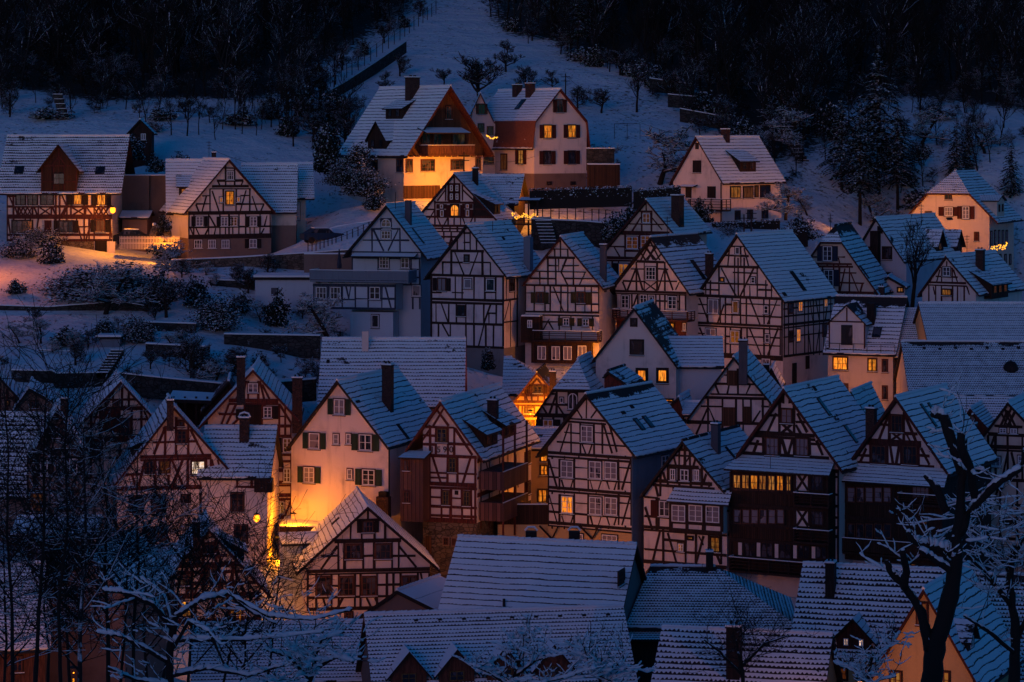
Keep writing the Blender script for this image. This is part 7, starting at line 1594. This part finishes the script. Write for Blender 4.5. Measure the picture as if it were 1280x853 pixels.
def car(label, p, rz, col, snowy=True):
    o = root('parked_car', label, 'car', tuple(p), -rz); c, s_ = math.cos(rz), math.sin(rz); X = Vector((c, s_, 0)); Y = Vector((-s_, c, 0))
    def pt(x, y, z): return p+X*x+Y*y+UP*z
    prof = [(-2.1, .35), (2.1, .35), (2.15, .75), (1.95, .95), (1.0, 1.02), (.45, 1.48), (-1.0, 1.5), (-1.75, 1.05), (-2.1, .95)]
    mb = MB(); mb.prism([pt(x, -.85, z) for x, z in prof], Y*1.7); mb.build('body', col, o)
    mb = MB()
    for y in (-.86, .86): mb.face([pt(.85, y, 1.02), pt(.4, y, 1.40), pt(-.95, y, 1.42), pt(-1.45, y, 1.06)])
    mb.face([pt(1.03, -.72, 1.04), pt(1.03, .72, 1.04), pt(.52, .66, 1.44), pt(.52, -.66, 1.44)]); mb.build('windows', 'glass', o)
    for x in (-1.35, 1.35):
        for y in (-.9, .72):
            mb = MB(); mb.tube([pt(x, y, .33), pt(x, y+.2, .33)], .33, 12); mb.build('wheel', 'slate', o)
    for y in (-.6, .6): mb = MB(); mb.ball(pt(2.12, y, .72), .11, 0, 1, 8, 5); mb.build('headlight', 'glass', o)
    if snowy:
        mb = MB(); mb.prism([pt(.42, -.7, 1.50), pt(.42, -.7, 1.56), pt(-1.0, -.7, 1.58), pt(-1.0, -.7, 1.51)], Y*1.4); mb.build('snow_cover', 'snow', o)
M['carblue'] = wood('dark_blue_car_paint', (.01, .03, .07), var=.05); M['cardark'] = wood('black_car_paint', (.012, .012, .014), var=.05)
car('dark blue car parked on the snowy lane beside the upper-left wing house', P(403, 304, 270), R(20), 'carblue')
car('dark car with snow on its roof parked behind the picket fence', P(168, 306, 270), R(5), 'cardark')
# closed parasol on the lane wall
p = P(424, 345, 251); o = root('closed_parasol', 'closed blue parasol standing against the orange lane wall', 'parasol', tuple(p)); mb = MB(); mb.tube([p-UP*.3, p+UP*.9], .03, 6); mb.build('pole', 'metal', o); mb = MB(); mb.tube([p+UP*.7, p+UP*1.0, p+UP*2.5], [.22, .24, .04], 8); mb.build('canopy', 'bluewood', o)
# utility poles
for lb, x, yt, yb, D_ in (('thin utility pole with cross arms in front of the chalet corner', 580, 190, 232, 281), ('utility pole on the snow right of the shuttered house', 707, 92, 130, 322), ('short wooden pole below the villa balcony', 930, 268, 302, 272), ('second short wooden pole right of the first below the villa', 939, 262, 300, 273)):
    p = P(x, yb, D_); h_ = (yb-yt)/(FP/D_); o = root('utility_pole', lb, 'pole', tuple(p)); mb = MB(); mb.tube([p-UP*.5, p+UP*h_], [.10, .07], 6); mb.build('post', 'dark', o)
    mb = MB(); 
    for k in range(2): mb.tube([p+UP*(h_-.4-.5*k)-Vector((.55, 0, 0)), p+UP*(h_-.4-.5*k)+Vector((.55, 0, 0))], .04, 4)
    mb.build('cross_arm', 'dark', o)
# fence beside the diagonal wall and on the lane
def postfence(label, pts, hpx, n, mat='metal'):
    T = [P(x, y, d) for x, y, d in pts]; o = root('fence', label, 'fence', tuple(T[0])); mb = MB(); cum = []
    for a, b in zip(T, T[1:]):
        k_ = max(2, int(n/(len(T)-1))); h_ = hpx/(FP/a.y)
        for i in range(k_+1): q = a.lerp(b, i/k_); mb.tube([q-UP*.6, q+UP*h_], .05, 4)
        for f in (.5, .95): mb.tube([a+UP*h_*f, b+UP*h_*f], .02, 3)
    mb.build('posts_and_wires', mat, o)
postfence('wire fence climbing the hill left of the dark diagonal wall', [(385, 118, 326), (440, 88, 340), (500, 45, 360), (545, 12, 380)], 12, 26)
postfence('thin railing along the lane bend by the parked car', [(385, 312, 266), (420, 304, 268), (468, 284, 270)], 9, 14)
postfence('thin wire fence on the snow terrace below the orange hedge', [(668, 268, 266), (740, 270, 266), (800, 276, 266)], 9, 14)
# goal frame shaped trellis
p = P(768, 170, 312); o = root('trellis_frame', 'empty metal frame on the snow right of the shuttered house', 'frame', tuple(p)); mb = MB(); w_ = 32/(FP/312); h_ = 15/(FP/312)
for x in (0, .5, 1): mb.tube([p+Vector((w_*x, 0, -.4)), p+Vector((w_*x, 0, h_))], .03, 4)
mb.tube([p+Vector((0, 0, h_)), p+Vector((w_, 0, h_))], .03, 4); mb.build('frame', 'metal', o)
# fairy lights
def fairy(label, pts, D, n, jit=1.5, r=.06):
    A = [P(x, y, D) for x, y in pts]; o = root('fairy_lights', label, 'fairy lights', tuple(A[0])); mb = MB(); wr = MB(); rnd = random.Random(n)
    for i in range(n):
        f = i/(n-1)*(len(A)-1); k = min(int(f), len(A)-2); q = A[k].lerp(A[k+1], f-k)+Vector((rnd.uniform(-1, 1)*.06, rnd.uniform(-.1, .1), rnd.uniform(-1, 1)*jit/(FP/D)))
        mb.ball(q, r*rnd.uniform(.7, 1.3), 0, 1, 6, 4)
    for a, b in zip(A, A[1:]): wr.tube([a, b], .015, 3)
    mb.build('bulbs', 'fairy', o); wr.build('wire', 'metal', o)
    l = bpy.data.lights.new('fairy_glow', 'POINT'); l.energy = 6; l.color = (1, .5, .12); l.shadow_soft_size = .5; lo = bpy.data.objects.new('fairy_glow', l); COL.objects.link(lo); lo.parent = o; c = A[len(A)//2]+Vector((0, -.4, .2)); lo.location = c-A[0]
fairy('garland of warm bulbs along the porch balcony of the red arched-window gable', [(640, 267), (646, 273), (651, 270), (656, 269), (661, 273), (667, 269), (673, 272)], 264.5, 46, 2.4)
fairy('short sagging string of warm bulbs under the shuttered house eave', [(608, 170), (615, 173), (622, 172)], 291, 20, .8)
fairy('cluster of warm bulbs on the flank balcony of the inn', [(1239, 308), (1244, 312), (1250, 308), (1255, 310), (1259, 306)], 276, 40, 3)
fairy('row of candle-like bulbs at the foot of the small red gable', [(282, 780), (293, 779), (305, 780), (318, 780), (330, 779)], 158, 14, 1.2, .09)
fairy('few warm bulbs over the door of the small red gable', [(219, 754), (226, 755), (232, 754)], 163, 5, .5)
# big barn doors and cellar light are part of their houses; snowy verge heaps along the lane wall

def wire(label, a, b, sag):
    A, B = P(*a), P(*b); o = root('overhead_wire', label, 'wire', tuple(A)); mb = MB(); pts = [A.lerp(B, i/12)-UP*sag*4*(i/12)*(1-i/12) for i in range(13)]; mb.tube(pts, .022, 3); mb.build('cable', 'metal', o)
wire('thin cable sagging from the chalet pole to the shuttered house', (580, 193, 281), (668, 196, 296), .7)
wire('thin cable running from the hill pole down behind the villa', (707, 95, 322), (872, 172, 291), 1.4)
wire('thin cable across the snowfield behind the upper-left timbered gable', (262, 185, 277), (392, 200, 300), 1.2)
wire('thin cable from the villa poles to the peak of the largest half-timbered house', (935, 266, 272), (946, 300, 246), .3)
# ============================================================ lamps
def lamp(label, p, watts, col=(1, .285, .004), mast=None, r=.10, wallp=None):
    """lantern with its own light; mast = height of its post"""
    o = root('street_lamp', label, 'street lamp', tuple(p-UP*(mast or .3)), 0, 'street lamps of the village')
    mb = MB()
    if mast: mb.tube([p-UP*mast, p-UP*.32], [.07, .045], 6); mb.build('post', 'metal', o)
    else: mb.tube([p+Vector((0, .6, .35)), p+Vector((0, 0, .35))], .03, 4); mb.tube([p+Vector((0, 0, .36)), p+Vector((0, 0, .2))], .03, 4); mb.build('bracket', 'metal', o)
    mb = MB(); mb.tube([p+UP*.2, p+UP*.32], [.26, .04], 8); mb.build('cap', 'metal', o)
    mb = MB(); mb.ball(p-UP*.05, r+.06, 0, 1.2); mb.build('bulb', 'bulb', o)
    l = bpy.data.lights.new('lamp_light', 'POINT'); l.energy = watts*LAMP; l.color = col; l.shadow_soft_size = .2
    lo = bpy.data.objects.new('lamp_light', l); COL.objects.link(lo); lo.parent = o
    q = p+Vector((0, -.45, -.1)); lo.location = q-Vector(o.location)
    return o
def toward(px, py, D): return P(px, py, D)
lamp('bright lamp at the right corner of the upper-left farmhouse', P(141, 262, 270.3), 270, r=.24)
lamp('lamp on the lane side of the ochre half-timbered house', P(342, 594, 203.5), 70, r=.14)
lamp('street lamp in the lane beside the broad white house', P(321, 647, 182), 110, r=.17)
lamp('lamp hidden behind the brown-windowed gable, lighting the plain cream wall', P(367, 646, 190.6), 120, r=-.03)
lamp('lamp in the lane before the gable with brown window frames', P(356, 768, 175), 70, mast=3, r=.0)
lamp('lamp over the alley by the lamp-lit cream wall and the stairs', P(352, 700, 190), 150, mast=4.0)
lamp('lamp at the chalet corner lighting its ground floor', P(575, 222, 285.5), 400, mast=3)
lamp('lamp in the yard between the chalet and the shuttered house', P(611, 227, 288), 200, mast=3)
lamp('lamp by the hedge in front of the shuttered house', P(672, 245, 281), 120, mast=2.5)
lamp('lamp on the balcony side wall of the narrow gable', P(764, 446, 236.5), 190)
lamp('lamp in front of the small orange-lit gable', P(663, 517, 219.3), 260, mast=3, r=.0)
lamp('lamp in the gap beside the ochre house', P(668, 645, 196), 160, mast=4)
lamp('lamp at the foot of the apricot-walled house', P(1085, 560, 222), 330, mast=4)
lamp('lamp in the lane left of the half-timbered house with one yellow attic window', P(206, 305, 266), 100, mast=2.5, r=.02)
lamp('lamp at the edge of the lane before the farmhouse', P(-30, 290, 256), 210, col=(1, .20, .004), mast=7)
lamp('lamp beyond the garden wall by the parked car', P(424, 330, 263), 120, mast=2)
lamp('lamp below the villa-side inn gable', P(1105, 290, 278), 640, mast=4)
lamp('lamp low behind the thicket at lower left', P(92, 840, 128), 110, mast=3, r=-.03)
lamp('lamp at the foot of the small red gable', P(300, 762, 160), 45, mast=3, r=-.03)
lamp('lamp in front of the ochre gable at bottom right', P(1075, 855, 137), 90, mast=3)
lamp('added hidden lamp between the big house flank and the apricot house', P(1034, 487, 228), 80, mast=3)  # unseen source added to brighten the alley
lamp('added hidden lamp below the front terrace, lighting the ochre ground floors', P(650, 690, 183), 160, mast=3)  # unseen source added to make the village centre brighter than the edges
lamp('added hidden lamp in the court behind the middle gables', P(760, 560, 200), 100, mast=3)  # added out of sight to lift the light in the centre
